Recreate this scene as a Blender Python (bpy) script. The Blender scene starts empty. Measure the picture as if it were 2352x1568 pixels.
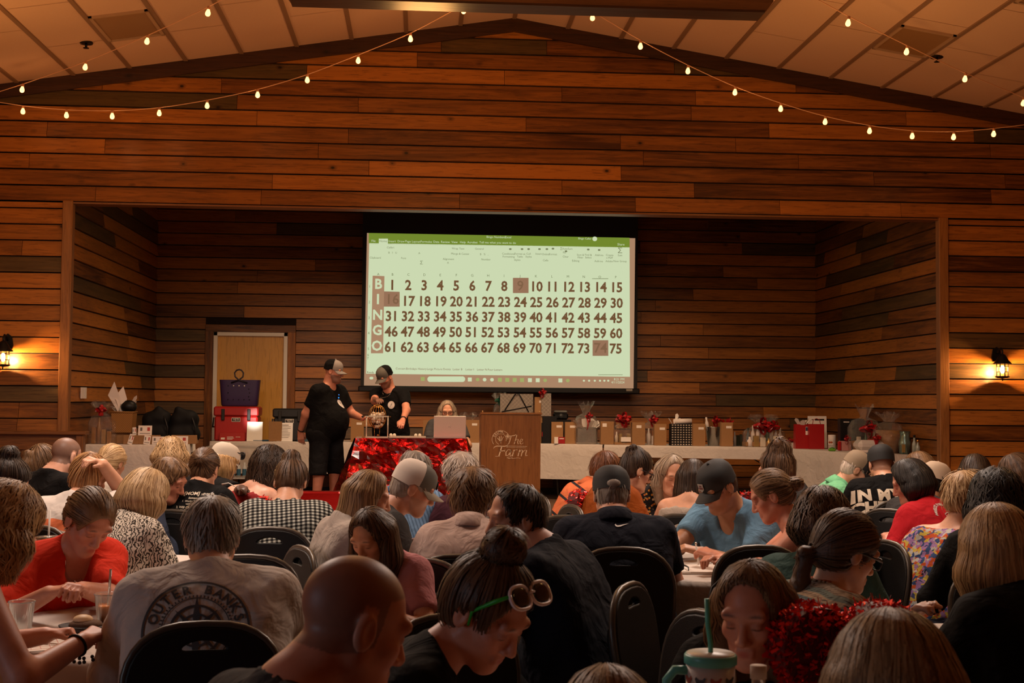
import bpy, bmesh, math, random
import numpy as np
from mathutils import Vector, Matrix, Euler
from mathutils.bvhtree import BVHTree
rnd = random.Random(7)
scene = bpy.context.scene
COL = scene.collection
rad = math.radians
def lin(r, g, b):
    f = lambda c: (c/255/12.92 if c/255 <= .04045 else ((c/255+.055)/1.055)**2.4)
    return (f(r), f(g), f(b), 1)
# ------------------------------------------------------------ camera
FPX, CAMZ, YAW, PIT, ROL = 2940.0, 1.58, rad(4.065), rad(2.586), rad(.50)
FW = Vector((math.sin(YAW)*math.cos(PIT), math.cos(YAW)*math.cos(PIT), math.sin(PIT)))
_r = Vector((math.cos(YAW), -math.sin(YAW), 0)); _u = _r.cross(FW)
RT = _r*math.cos(ROL)+_u*math.sin(ROL); UP = _u*math.cos(ROL)-_r*math.sin(ROL)
CAM = Vector((0, 0, CAMZ))
cd = bpy.data.cameras.new('camera'); cam = bpy.data.objects.new('camera', cd); COL.objects.link(cam)
cd.sensor_width = 36; cd.lens = FPX/2352*36; cd.clip_start = .05
cam.matrix_world = Matrix(((RT.x, UP.x, -FW.x, 0), (RT.y, UP.y, -FW.y, 0), (RT.z, UP.z, -FW.z, CAMZ), (0, 0, 0, 1)))
cd.dof.use_dof = True; cd.dof.focus_distance = 9.5; cd.dof.aperture_fstop = 11.0
scene.camera = cam
# ------------------------------------------------------------ light and exposure
scene.view_settings.view_transform = 'Standard'; scene.view_settings.look = 'None'
scene.view_settings.gamma = 1; scene.view_settings.use_curve_mapping = False
scene.view_settings.exposure = 0.0
w = bpy.data.worlds.new('world'); scene.world = w; w.use_nodes = True
w.node_tree.nodes['Background'].inputs[0].default_value = (.30, .16, .09, 1)
w.node_tree.nodes['Background'].inputs[1].default_value = .006
def lamp(name, kind, loc, energy, color, size=.2, rot=None, sizey=None, spread=None):
    d = bpy.data.lights.new(name, kind); d.energy = energy; d.color = color
    if kind == 'POINT': d.shadow_soft_size = size
    if kind == 'AREA':
        d.size = size
        if sizey: d.shape = 'RECTANGLE'; d.size_y = sizey
        if spread: d.spread = rad(spread)
    o = bpy.data.objects.new(name, d); o.location = loc
    if rot: o.rotation_euler = [rad(a) for a in rot]
    COL.objects.link(o); return o
WARM = (1, .48, .14)
for i, (x, y, z, e) in enumerate([(-3.6, 10.6, 3.55, 40), (0, 10.8, 4.3, 40), (3.6, 10.6, 3.55, 40), (-4.2, 7, 3.5, 36), (0, 7, 4.2, 36), (4.2, 7, 3.5, 36), (-3.8, 3.2, 3.5, 6), (3.8, 3.2, 3.5, 6)]):
    lamp('hall_string_lamp', 'POINT', (x, y, z), e, WARM, .25)
# added neutral fill over the tables (no fixtures there), and a daylight window behind on the left
for i, (x, y, e) in enumerate([(-2.0, 9.4, 95), (2.4, 9.4, 95), (-1.6, 6.4, 80), (2.2, 6.6, 66)]):
    lamp('table_fill_light', 'AREA', (x, y, 3.6), e, (1, .79, .65), .9)
lamp('stage_fill_light', 'AREA', (.6, 14.0, 4.25), 90, (1, .64, .38), 5.5, rot=(24, 0, 0), sizey=.25, spread=105)  # fill light added behind the header to brighten stage and back wall
lamp('window_daylight', 'AREA', (-6.2, .4, 1.9), 42, (.62, .80, 1), 1.6, rot=(84, 0, -62), sizey=1.6)
# ------------------------------------------------------------ pixel helpers (author's measuring tape)
def ray(px, py): return FW*FPX+RT*(px-1176)-UP*(py-784)
def at(px, py, s): return CAM+ray(px, py)/s                        # s: pixels per metre at that depth
def onY(px, py, Y):
    d = ray(px, py); return CAM+d*(Y/d.y)
def onZ(px, py, Z):
    d = ray(px, py); return CAM+d*((Z-CAMZ)/d.z)
def sY(Y): return FPX/(Y/math.cos(YAW))
# ------------------------------------------------------------ naming
def tag(o, label=None, cat=None, group=None, kind=None):
    if label: o['label'] = label
    if cat: o['category'] = cat
    if group: o['group'] = group
    if kind: o['kind'] = kind
    return o
def empty(name, loc, rz=0, label=None, cat=None, group=None):
    o = bpy.data.objects.new(name, None); COL.objects.link(o); o.location = loc; o.rotation_euler = (0, 0, rz)
    o.empty_display_size = .1
    return tag(o, label, cat, group)
def link(name, me, mats, parent=None, smooth=False):
    o = bpy.data.objects.new(name, me); COL.objects.link(o)
    if mats is not None:
        for m in (mats if isinstance(mats, (list, tuple)) else [mats]): me.materials.append(m)
    if smooth: me.polygons.foreach_set('use_smooth', [True]*len(me.polygons))
    if parent: o.parent = parent
    return o
def copy_tree(o, parent=None):
    c = o.copy(); COL.objects.link(c)
    if parent: c.parent = parent
    for ch in o.children: copy_tree(ch, c)
    return c
# ------------------------------------------------------------ mesh builder
class MB:
    def __init__(s): s.v = []; s.f = []; s.m = []; s.sm = []
    def add(s, vs, fs, mi=0, sm=False):
        b = len(s.v); s.v += [tuple(p) for p in vs]; s.f += [[i+b for i in f] for f in fs]; s.m += [mi]*len(fs); s.sm += [sm]*len(fs); return s
    def box(s, lo, hi, mi=0, M=None, bev=0):
        x0, y0, z0 = lo; x1, y1, z1 = hi
        if bev:
            b = min(bev, (x1-x0)/2.01, (y1-y0)/2.01, (z1-z0)/2.01)
            vs = []; idx = {}
            for i, x in enumerate((x0, x1)):
                for j, y in enumerate((y0, y1)):
                    for k, z in enumerate((z0, z1)):
                        sx, sy, sz = (b, -b)[i], (b, -b)[j], (b, -b)[k]
                        idx[i, j, k] = (len(vs), len(vs)+1, len(vs)+2)
                        vs += [(x, y+sy, z+sz), (x+sx, y, z+sz), (x+sx, y+sy, z)]
            fs = []
            def q(a, *c): fs.append([idx[k][a] for k in c])
            q(0, (0, 0, 0), (0, 0, 1), (0, 1, 1), (0, 1, 0)); q(0, (1, 0, 0), (1, 1, 0), (1, 1, 1), (1, 0, 1))
            q(1, (0, 0, 0), (1, 0, 0), (1, 0, 1), (0, 0, 1)); q(1, (0, 1, 0), (0, 1, 1), (1, 1, 1), (1, 1, 0))
            q(2, (0, 0, 0), (0, 1, 0), (1, 1, 0), (1, 0, 0)); q(2, (0, 0, 1), (1, 0, 1), (1, 1, 1), (0, 1, 1))
            for a, b2, ax in ((1, 2, 0), (0, 2, 1), (0, 1, 2)):
                for u in (0, 1):
                    for t in (0, 1):
                        c0 = [0, 0, 0]; c1 = [0, 0, 0]; o = [k for k in range(3) if k != ax]
                        c0[o[0]] = c1[o[0]] = u; c0[o[1]] = c1[o[1]] = t; c0[ax] = 0; c1[ax] = 1
                        c0, c1 = tuple(c0), tuple(c1); fs.append([idx[c0][a], idx[c1][a], idx[c1][b2], idx[c0][b2]])
            for k in idx: fs.append(list(idx[k]))
        else:
            vs = [(x0, y0, z0), (x1, y0, z0), (x1, y1, z0), (x0, y1, z0), (x0, y0, z1), (x1, y0, z1), (x1, y1, z1), (x0, y1, z1)]
            fs = [(0, 3, 2, 1), (4, 5, 6, 7), (0, 1, 5, 4), (1, 2, 6, 5), (2, 3, 7, 6), (3, 0, 4, 7)]
        if M is not None: vs = [M @ Vector(p) for p in vs]
        return s.add(vs, fs, mi)
    def tube(s, pts, r, n=8, mi=0, cap=True, sm=True):
        pts = [Vector(p) for p in pts]; rs = r if isinstance(r, (list, tuple)) else [r]*len(pts)
        t0 = (pts[1]-pts[0]).normalized(); a = t0.orthogonal().normalized(); vs = []
        for i, p in enumerate(pts):
            t = (pts[min(i+1, len(pts)-1)]-pts[max(i-1, 0)])
            t = t.normalized() if t.length > 1e-9 else t0
            a = a-t*a.dot(t); a = a.normalized() if a.length > 1e-6 else t.orthogonal().normalized()
            b = t.cross(a)
            for k in range(n):
                c = 2*math.pi*k/n; vs.append(p+(a*math.cos(c)+b*math.sin(c))*rs[i])
        fs = [(i*n+k, i*n+(k+1) % n, (i+1)*n+(k+1) % n, (i+1)*n+k) for i in range(len(pts)-1) for k in range(n)]
        if cap: fs += [list(range(n))[::-1], [(len(pts)-1)*n+k for k in range(n)]]
        return s.add(vs, fs, mi, sm)
    def lathe(s, prof, c=(0, 0, 0), n=24, mi=0, sm=True, cap=True, sx=1, sy=1, M=None, wob=None):
        vs = []
        for j, (r, z) in enumerate(prof):
            for k in range(n):
                a = 2*math.pi*k/n; q = r*(1+(wob(a, j) if wob else 0))
                vs.append(Vector((q*math.cos(a)*sx, q*math.sin(a)*sy, z)))
        vs = [(M @ v if M is not None else v)+Vector(c) for v in vs]
        fs = [(i*n+k, i*n+(k+1) % n, (i+1)*n+(k+1) % n, (i+1)*n+k) for i in range(len(prof)-1) for k in range(n)]
        if cap:
            if prof[0][0] > 1e-4: fs.append(list(range(n))[::-1])
            if prof[-1][0] > 1e-4: fs.append([(len(prof)-1)*n+k for k in range(n)])
        return s.add(vs, fs, mi, sm)
    def ball(s, c, r, n=12, m=8, mi=0, M=None):
        rr = r if isinstance(r, (list, tuple)) else (r, r, r)
        prof = [(max(math.sin(math.pi*i/m), 1e-5), -math.cos(math.pi*i/m)) for i in range(m+1)]
        vs = []; 
        for (q, z) in prof:
            for k in range(n):
                a = 2*math.pi*k/n; v = Vector((q*math.cos(a)*rr[0], q*math.sin(a)*rr[1], z*rr[2]))
                vs.append((M @ v if M is not None else v)+Vector(c))
        fs = [(i*n+k, i*n+(k+1) % n, (i+1)*n+(k+1) % n, (i+1)*n+k) for i in range(m) for k in range(n)]
        return s.add(vs, fs, mi, True)
    def grid(s, P, mi=0, sm=True, closed=False):
        P = np.asarray(P); a, b = P.shape[:2]; bb = b if closed else b-1
        fs = [(i*b+j, i*b+(j+1) % b, (i+1)*b+(j+1) % b, (i+1)*b+j) for i in range(a-1) for j in range(bb)]
        return s.add(P.reshape(-1, 3).tolist(), fs, mi, sm)
    def extr(s, pts, d0, d1, axis='y', mi=0, M=None):
        # prism of a 2D outline: axis y -> (u,w) = (x,z); axis z -> (x,y); axis x -> (y,z)
        def P(u, w, d): return {'y': (u, d, w), 'z': (u, w, d), 'x': (d, u, w)}[axis]
        n = len(pts); vs = [P(u, w, d0) for u, w in pts]+[P(u, w, d1) for u, w in pts]
        if M is not None: vs = [M @ Vector(p) for p in vs]
        return s.add(vs, [list(range(n)), list(range(2*n-1, n-1, -1))]+[(i, i+n, (i+1) % n+n, (i+1) % n) for i in range(n)], mi)
    def mesh(s, name):
        me = bpy.data.meshes.new(name); me.from_pydata(s.v, [], s.f)
        me.polygons.foreach_set('material_index', s.m); me.polygons.foreach_set('use_smooth', s.sm); me.validate()
        bm = bmesh.new(); bm.from_mesh(me); bmesh.ops.recalc_face_normals(bm, faces=bm.faces); bm.to_mesh(me); bm.free()
        return me
    def build(s, name, mats, parent=None): return link(name, s.mesh(name), mats, parent)
def outline(loops, depth, bevel=0, res=2):
    """mesh of a 2D outline with holes, extruded to +-depth/2 along Z"""
    c = bpy.data.curves.new('outline', 'CURVE'); c.dimensions = '2D'; c.fill_mode = 'BOTH'; c.extrude = depth/2-bevel; c.bevel_depth = bevel; c.bevel_resolution = res
    if bevel: c.offset = -bevel
    for L in loops:
        sp = c.splines.new('POLY'); sp.points.add(len(L)-1); sp.use_cyclic_u = True
        for p, q in zip(sp.points, L): p.co = (q[0], q[1], 0, 1)
    return curve_mesh(c)
def curve_mesh(c):
    o = bpy.data.objects.new('tmp', c); COL.objects.link(o); bpy.context.view_layer.update()
    me = bpy.data.meshes.new_from_object(o.evaluated_get(bpy.context.evaluated_depsgraph_get()))
    bpy.data.objects.remove(o); bpy.data.curves.remove(c); return me
def textmesh(t, size=1, extrude=.002, align='CENTER', offset=0, shear=0, space=1, res=2, yalign='CENTER', line=1):
    c = bpy.data.curves.new('text', 'FONT'); c.body = t; c.size = size; c.extrude = extrude; c.align_x = align; c.align_y = yalign
    c.offset = offset; c.shear = shear; c.space_character = space; c.resolution_u = res; c.space_line = line
    return curve_mesh(c)
def merge(parts):
    """[(mesh, Matrix, material index)] -> one mesh"""
    vs = []; fs = []; mi = []
    for me, M, k in parts:
        b = len(vs); n = len(me.vertices); co = np.empty(n*3); me.vertices.foreach_get('co', co); co = co.reshape(-1, 3)
        A = np.array(M); vs += (co @ A[:3, :3].T+A[:3, 3]).tolist()
        for p in me.polygons: fs.append([i+b for i in p.vertices]); mi.append(k)
        bpy.data.meshes.remove(me)
    me = bpy.data.meshes.new('merged'); me.from_pydata(vs, [], fs); me.polygons.foreach_set('material_index', mi); return me
def T(x, y, z): return Matrix.Translation((x, y, z))
def RX(a): return Matrix.Rotation(rad(a), 4, 'X')
def RY(a): return Matrix.Rotation(rad(a), 4, 'Y')
def RZ(a): return Matrix.Rotation(rad(a), 4, 'Z')
STAND = RX(90)                                                       # XY outline -> upright, facing -Y
# ------------------------------------------------------------ materials
MATS = {}
class NT:
    def __init__(s, name):
        s.mat = bpy.data.materials.new(name); s.mat.use_nodes = True; s.t = s.mat.node_tree; s.b = s.t.nodes['Principled BSDF']
    def n(s, typ, **kw):
        nd = s.t.nodes.new(typ)
        for k, v in kw.items():
            if k.startswith('i_'):
                k = k[2:]; k = int(k) if k.isdigit() else k.replace('_', ' ')
                if hasattr(v, 'links') or isinstance(v, bpy.types.NodeSocket): s.t.links.new(v, nd.inputs[k])
                else: nd.inputs[k].default_value = v
            else: setattr(nd, k, v)
        return nd
    def l(s, a, b): s.t.links.new(a, b)
    def ramp(s, fac, stops, interp='LINEAR'):
        r = s.n('ShaderNodeValToRGB'); e = r.color_ramp.elements; r.color_ramp.interpolation = interp
        while len(e) < len(stops): e.new(.5)
        for x, (p, c) in zip(e, stops): x.position = p; x.color = c if len(c) == 4 else (*c, 1)
        s.l(fac, r.inputs[0]); return r.outputs[0]
    def mix(s, fac, a, b, mode='MIX'):
        m = s.n('ShaderNodeMix', data_type='RGBA', blend_type=mode)
        for sock, v in ((m.inputs[0], fac), (m.inputs[6], a), (m.inputs[7], b)):
            if isinstance(v, bpy.types.NodeSocket): s.l(v, sock)
            else: sock.default_value = v
        return m.outputs[2]
    def math(s, op, a, b=0.0):
        m = s.n('ShaderNodeMath', operation=op)
        for sock, v in zip(m.inputs, (a, b)):
            if isinstance(v, bpy.types.NodeSocket): s.l(v, sock)
            else: sock.default_value = v
        return m.outputs[0]
    def coord(s, scale=(1, 1, 1), rot=(0, 0, 0), kind='Object'):
        c = s.n('ShaderNodeTexCoord'); m = s.n('ShaderNodeMapping'); s.l(c.outputs[kind], m.inputs[0])
        m.inputs['Scale'].default_value = scale; m.inputs['Rotation'].default_value = [rad(a) for a in rot]; return m.outputs[0]
    def bump(s, h, strength=.3, dist=.01):
        b = s.n('ShaderNodeBump', i_Strength=strength, i_Distance=dist); s.l(h, b.inputs['Height']); s.l(b.outputs[0], s.b.inputs['Normal'])
def mat(name, c, rough=.6, metal=0, bumpy=0, bscale=120, var=0, emit=None, es=0, alpha=None, trans=0, spec=.5, sheen=0):
    if name in MATS: return MATS[name]
    N = NT(name); b = N.b
    b.inputs['Roughness'].default_value = rough; b.inputs['Metallic'].default_value = metal; b.inputs['Base Color'].default_value = c
    b.inputs['Specular IOR Level'].default_value = spec
    if sheen: b.inputs['Sheen Weight'].default_value = sheen
    if var or bumpy:
        nz = N.n('ShaderNodeTexNoise', i_Scale=bscale, i_Detail=4.0); N.l(N.coord(), nz.inputs['Vector'])
        if var: N.l(N.mix(nz.outputs[0], tuple(x*(1-var) for x in c[:3])+(1,), tuple(min(x*(1+var), 1) for x in c[:3])+(1,)), b.inputs['Base Color'])
        if bumpy: N.bump(nz.outputs[0], bumpy, .004)
    if emit: b.inputs['Emission Color'].default_value = emit; b.inputs['Emission Strength'].default_value = es
    if alpha is not None: b.inputs['Alpha'].default_value = alpha
    if trans: b.inputs['Transmission Weight'].default_value = trans
    MATS[name] = N.mat; return N.mat
# ------------------------------------------------------------ implicit surfaces for bodies, hair and clothes
def _v(a): return np.asarray(a, dtype=np.float32)
def cone(a, b, ra, rb=None, flat=False):
    a = _v(a); b = _v(b); rb = ra if rb is None else rb; ba = b-a; L2 = float(ba @ ba)+1e-9; R = max(ra, rb)
    def fn(X, Y, Z):
        x, y, z = X-a[0], Y-a[1], Z-a[2]; q = (x*ba[0]+y*ba[1]+z*ba[2])/L2; t = np.clip(q, 0, 1)
        d = np.sqrt((x-ba[0]*t)**2+(y-ba[1]*t)**2+(z-ba[2]*t)**2)-(ra+(rb-ra)*t)
        return np.maximum(d, (q-1)*L2**.5) if flat else d
    return (np.minimum(a, b)-R, np.maximum(a, b)+R, fn)
def ell(c, r, R=None):
    c = _v(c); r = _v(r); m = float(r.max()) if R is not None else r
    def fn(X, Y, Z):
        x, y, z = X-c[0], Y-c[1], Z-c[2]
        if R is not None: x, y, z = (x*R[0, i]+y*R[1, i]+z*R[2, i] for i in range(3))
        k0 = np.sqrt((x/r[0])**2+(y/r[1])**2+(z/r[2])**2); k1 = np.sqrt((x/r[0]**2)**2+(y/r[1]**2)**2+(z/r[2]**2)**2)+1e-6
        return k0*(k0-1)/k1
    return (c-m, c+m, fn)
class Field:
    def __init__(s, ax): s.ax = [np.asarray(a, np.float32) for a in ax]; s.f = np.full([len(a) for a in ax], .2, np.float32)
    def sl(s, lo, hi, m):
        o = []
        for a, l, h in zip(s.ax, lo, hi): o.append(slice(max(int(np.searchsorted(a, l-m))-1, 0), int(np.searchsorted(a, h+m))+1))
        return tuple(o)
    def xyz(s, sl=(slice(None),)*3): return s.ax[0][sl[0]][:, None, None], s.ax[1][sl[1]][None, :, None], s.ax[2][sl[2]][None, None, :]
    def un(s, p, k=.02):
        sl = s.sl(p[0], p[1], k+.03)
        a = s.f[sl]
        if a.size:
            d = p[2](*s.xyz(sl)); h = np.maximum(k-np.abs(a-d), 0); s.f[sl] = np.minimum(a, d)-h*h/(4*k)
        return s
    def sub(s, p, k=.01):
        sl = s.sl(p[0], p[1], k+.03); a = s.f[sl]
        if a.size:
            d = -p[2](*s.xyz(sl)); h = np.maximum(k-np.abs(a-d), 0); s.f[sl] = np.maximum(a, d)+h*h/(4*k)
        return s
    def cut(s, p0, n):                                              # keep the side the normal points away from
        X, Y, Z = s.xyz(); s.f = np.maximum(s.f, (X-p0[0])*n[0]+(Y-p0[1])*n[1]+(Z-p0[2])*n[2]); return s
    def mesh(s, name):
        f, ax = s.f, s.ax; S = f < 0; nx, ny, nz = f.shape
        S[0] = S[-1] = False; S[:, 0] = S[:, -1] = False; S[:, :, 0] = S[:, :, -1] = False
        f = np.where(S, f, np.maximum(f, 1e-5))
        c = sum(S[i:nx-1+i, j:ny-1+j, k:nz-1+k].astype(np.int8) for i in (0, 1) for j in (0, 1) for k in (0, 1))
        act = (c > 0) & (c < 8); I, J, K = np.nonzero(act); idx = np.full(act.shape, -1, np.int32); idx[act] = np.arange(len(I))
        pos = np.zeros((len(I), 3)); cnt = np.zeros(len(I))
        for e in range(3):
            o = [q for q in range(3) if q != e]
            for u in (0, 1):
                for v in (0, 1):
                    d0 = [0, 0, 0]; d0[o[0]] = u; d0[o[1]] = v; d1 = list(d0); d1[e] = 1
                    a = f[I+d0[0], J+d0[1], K+d0[2]]; b = f[I+d1[0], J+d1[1], K+d1[2]]; m = (a < 0) != (b < 0)
                    t = np.where(m, a/np.where(m, a-b, 1), 0)
                    P0 = [ax[0][I+d0[0]], ax[1][J+d0[1]], ax[2][K+d0[2]]]; P1 = ax[e][(I, J, K)[e]+1]
                    for q in range(3): pos[:, q] += m*(P0[q] if q != e else P0[q]+t*(P1-P0[q]))
                    cnt += m
        pos /= np.maximum(cnt, 1)[:, None]
        Q = []
        for e in range(3):
            o = [q for q in range(3) if q != e]
            lo = [slice(1, -1)]*3; hi = [slice(1, -1)]*3; lo[e] = slice(0, -1); hi[e] = slice(1, None)
            A = S[tuple(lo)]; B = S[tuple(hi)]; w = np.nonzero(A != B); flip = A[w]
            g = list(w); g[o[0]] = g[o[0]]+1; g[o[1]] = g[o[1]]+1
            def cell(u, v):
                q = list(g); q[o[0]] = q[o[0]]-1+u; q[o[1]] = q[o[1]]-1+v; return idx[tuple(q)]
            q = np.stack([cell(0, 0), cell(1, 0), cell(1, 1), cell(0, 1)], 1)
            if e == 1: flip = ~flip
            q[~flip] = q[~flip][:, ::-1]; Q.append(q)
        Q = np.concatenate(Q); Q = Q[(Q >= 0).all(1)]
        return npmesh(name, pos, Q)
def npmesh(name, pos, Q):
    me = bpy.data.meshes.new(name); me.vertices.add(len(pos)); me.vertices.foreach_set('co', np.asarray(pos, np.float32).ravel())
    me.loops.add(Q.size); me.loops.foreach_set('vertex_index', Q.ravel().astype(np.int32))
    me.polygons.add(len(Q)); me.polygons.foreach_set('loop_start', np.arange(len(Q), dtype=np.int32)*Q.shape[1])
    me.polygons.foreach_set('use_smooth', np.ones(len(Q), bool)); me.update(calc_edges=True); me.validate(); return me
def axis(lo, hi, h, fine=()):
    """sample positions lo..hi at step h, finer inside the (a, b, step) ranges"""
    x = lo; out = [x]
    while x < hi:
        st = h
        for a, b, q in fine:
            if a-1e-6 <= x < b: st = min(st, q)
            elif x < a: st = min(st, max(a-x, q))
        x += st; out.append(x)
    return np.array(out)
def wob(f, A, fr, seed=0.):
    X, Y, Z = f.xyz(); a = fr
    n = np.sin(X*a+1.7*np.sin(Y*a*.6+seed)+seed)*np.sin(Y*a*.9+1.3*np.sin(Z*a*.7))*np.sin(Z*a+1.1*np.sin(X*a*.8)+2*seed)
    f.f = f.f+A*n.astype(np.float32)
# ------------------------------------------------------------ fabrics
def skin_mat():
    if 'skin' in MATS: return MATS['skin']
    N = NT('skin'); a = N.n('ShaderNodeAttribute', attribute_name='tint')
    nz = N.n('ShaderNodeTexNoise', i_Scale=38.0, i_Detail=5.0); N.l(N.coord(), nz.inputs['Vector'])
    N.l(N.mix(nz.outputs[0], N.mix(1.0, a.outputs[0], (.82, .78, .76, 1), 'MULTIPLY'), N.mix(1.0, a.outputs[0], (1.12, 1.08, 1.05, 1), 'MULTIPLY')), N.b.inputs['Base Color'])
    N.b.inputs['Roughness'].default_value = .48; N.b.inputs['Specular IOR Level'].default_value = .4
    n2 = N.n('ShaderNodeTexNoise', i_Scale=420.0, i_Detail=2.0); N.l(N.coord(), n2.inputs['Vector']); N.bump(n2.outputs[0], .12, .002)
    MATS['skin'] = N.mat; return N.mat
SKIN = {'f': (.62, .33, .21), 'm': (.55, .27, .17), 'r': (.58, .25, .16), 't': (.40, .20, .11), 'd': (.09, .042, .025), 'p': (.68, .38, .27)}
def cloth(name, c, rough=.85, wr=.5): return _cloth(name, c, rough, wr)
def _cloth(name, c, rough=.85, wr=.5, pattern=None):
    if name in MATS: return MATS[name]
    N = NT(name); b = N.b; b.inputs['Roughness'].default_value = rough; b.inputs['Specular IOR Level'].default_value = .12
    co = N.coord(); nz = N.n('ShaderNodeTexNoise', i_Scale=9.0, i_Detail=3.0, i_Distortion=.8); N.l(co, nz.inputs['Vector'])
    n2 = N.n('ShaderNodeTexNoise', i_Scale=600.0, i_Detail=1.0); N.l(co, n2.inputs['Vector'])
    h = N.math('ADD', N.math('MULTIPLY', nz.outputs[0], 1.0), N.math('MULTIPLY', n2.outputs[0], .03))
    N.bump(h, wr, .05)
    base = pattern(N) if pattern else N.mix(n2.outputs[0], tuple(x*.85 for x in c[:3])+(1,), tuple(min(1, x*1.1) for x in c[:3])+(1,))
    N.l(base, b.inputs['Base Color']); MATS[name] = N.mat; return N.mat
def sep(N, v):
    s = N.n('ShaderNodeSeparateXYZ'); N.l(v, s.inputs[0]); return s.outputs
def band(N, x, period, duty, off=0.):
    f = N.math('FRACT', N.math('ADD', N.math('DIVIDE', x, period), off)); return N.math('LESS_THAN', f, duty)
def gingham(N):
    x, y, z = sep(N, N.coord(rot=(0, 0, -8)))
    d = N.math('ADD', z, N.math('MULTIPLY', y, .75))
    a = band(N, x, .024, .5); b = band(N, d, .024, .5)
    s = N.math('MULTIPLY', N.math('ADD', a, b), .5)
    return N.ramp(s, [(0, (.50, .52, .47)), (.25, (.10, .10, .09)), (.75, (.006, .006, .007))], 'CONSTANT')
def paisley(N):
    nz = N.n('ShaderNodeTexNoise', i_Scale=55.0, i_Detail=2.0, i_Distortion=2.2); N.l(N.coord(), nz.inputs['Vector'])
    v = N.n('ShaderNodeTexWave', i_Scale=20.0, i_Distortion=14.0, i_Detail=2.0, i_Detail_Scale=1.6); N.l(N.coord(), v.inputs['Vector'])
    s = N.math('ADD', N.math('MULTIPLY', v.outputs['Fac'], .6), N.math('MULTIPLY', nz.outputs[0], .4))
    return N.ramp(s, [(0, (.035, .028, .022)), (.40, (.05, .04, .033)), (.47, (.52, .46, .38)), (1, (.62, .55, .47))])
def floral(N):
    v = N.n('ShaderNodeTexVoronoi', i_Scale=48.0); nz = N.n('ShaderNodeTexNoise', i_Scale=30.0, i_Detail=3.0); m = N.n('ShaderNodeVectorMath', operation='ADD')
    N.l(N.coord(), nz.inputs['Vector']); sc = N.n('ShaderNodeVectorMath', operation='SCALE', i_Scale=.05); N.l(nz.outputs[1], sc.inputs[0]); N.l(N.coord(), m.inputs[0]); N.l(sc.outputs[0], m.inputs[1])
    N.l(m.outputs[0], v.inputs['Vector']); x, y, z = sep(N, v.outputs['Color'])
    big = N.n('ShaderNodeTexNoise', i_Scale=8.5, i_Detail=1.0); N.l(N.coord(), big.inputs['Vector'])
    k = N.math('ADD', N.math('MULTIPLY', x, .55), N.math('MULTIPLY', big.outputs[0], .5))
    return N.ramp(k, [(0, (.01, .012, .03)), (.22, (.03, .06, .16)), (.34, (.30, .16, .34)), (.46, (.42, .40, .36)), (.54, (.45, .07, .015)), (.66, (.50, .36, .06)), (.76, (.05, .06, .14)), (.9, (.42, .11, .08))], 'CONSTANT')
def darkfloral(N):
    v = N.n('ShaderNodeTexVoronoi', i_Scale=55.0); N.l(N.coord(), v.inputs['Vector']); x, y, z = sep(N, v.outputs['Color'])
    k = N.math('MULTIPLY', x, N.math('LESS_THAN', v.outputs['Distance'], .42))
    return N.ramp(k, [(0, (.012, .01, .01)), (.35, (.45, .19, .03)), (.6, (.35, .10, .03)), (.8, (.5, .36, .2))], 'CONSTANT')
def knit(N):
    nz = N.n('ShaderNodeTexNoise', i_Scale=7.0, i_Detail=1.0); N.l(N.coord(), nz.inputs['Vector'])
    x, y, z = sep(N, N.coord()); d = N.math('ADD', N.math('ADD', z, N.math('MULTIPLY', nz.outputs[0], .03)), N.math('MULTIPLY', N.math('MULTIPLY', x, x), .45))
    f = N.math('FRACT', N.math('ADD', N.math('DIVIDE', d, .16), .5))
    b = N.ramp(f, [(0, (.36, .29, .21)), (.14, (.33, .08, .03)), (.26, (.40, .22, .08)), (.34, (.32, .07, .03)), (.42, (.38, .32, .24)), (.50, (.12, .19, .21)), (.64, (.055, .07, .08)), (.70, (.14, .21, .22)), (.80, (.44, .33, .22)), (.90, (.20, .24, .20))], 'CONSTANT')
    dots = N.math('MULTIPLY', band(N, N.math('ADD', x, y), .016, .3), band(N, d, .013, .4))
    return N.mix(dots, b, (.06, .05, .05, 1))
def sunset(N):
    x, y, z = sep(N, N.coord()); r = N.math('ADD', N.math('MULTIPLY', N.math('ABSOLUTE', x), .12), z)
    return N.ramp(N.math('DIVIDE', N.math('SUBTRACT', r, .72), .30), [(0, (.03, .13, .09)), (.06, (.62, .56, .48)), (.12, (.62, .25, .03)), (.38, (.6, .5, .42)), (.42, (.66, .30, .22)), (.60, (.6, .5, .42)), (.63, (.66, .17, .07)), (.80, (.63, .57, .52))], 'CONSTANT')
def stripes(c1, c2, period, duty, ax='d'):
    def f(N):
        x, y, z = sep(N, N.coord()); q = {'d': N.math('ADD', N.math('MULTIPLY', x, .8), N.math('MULTIPLY', z, .9)), 'z': z, 'x': N.math('ADD', x, N.math('MULTIPLY', z, .35))}[ax]
        return N.mix(band(N, q, period, duty, .2), c1, c2)
    return f
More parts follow.
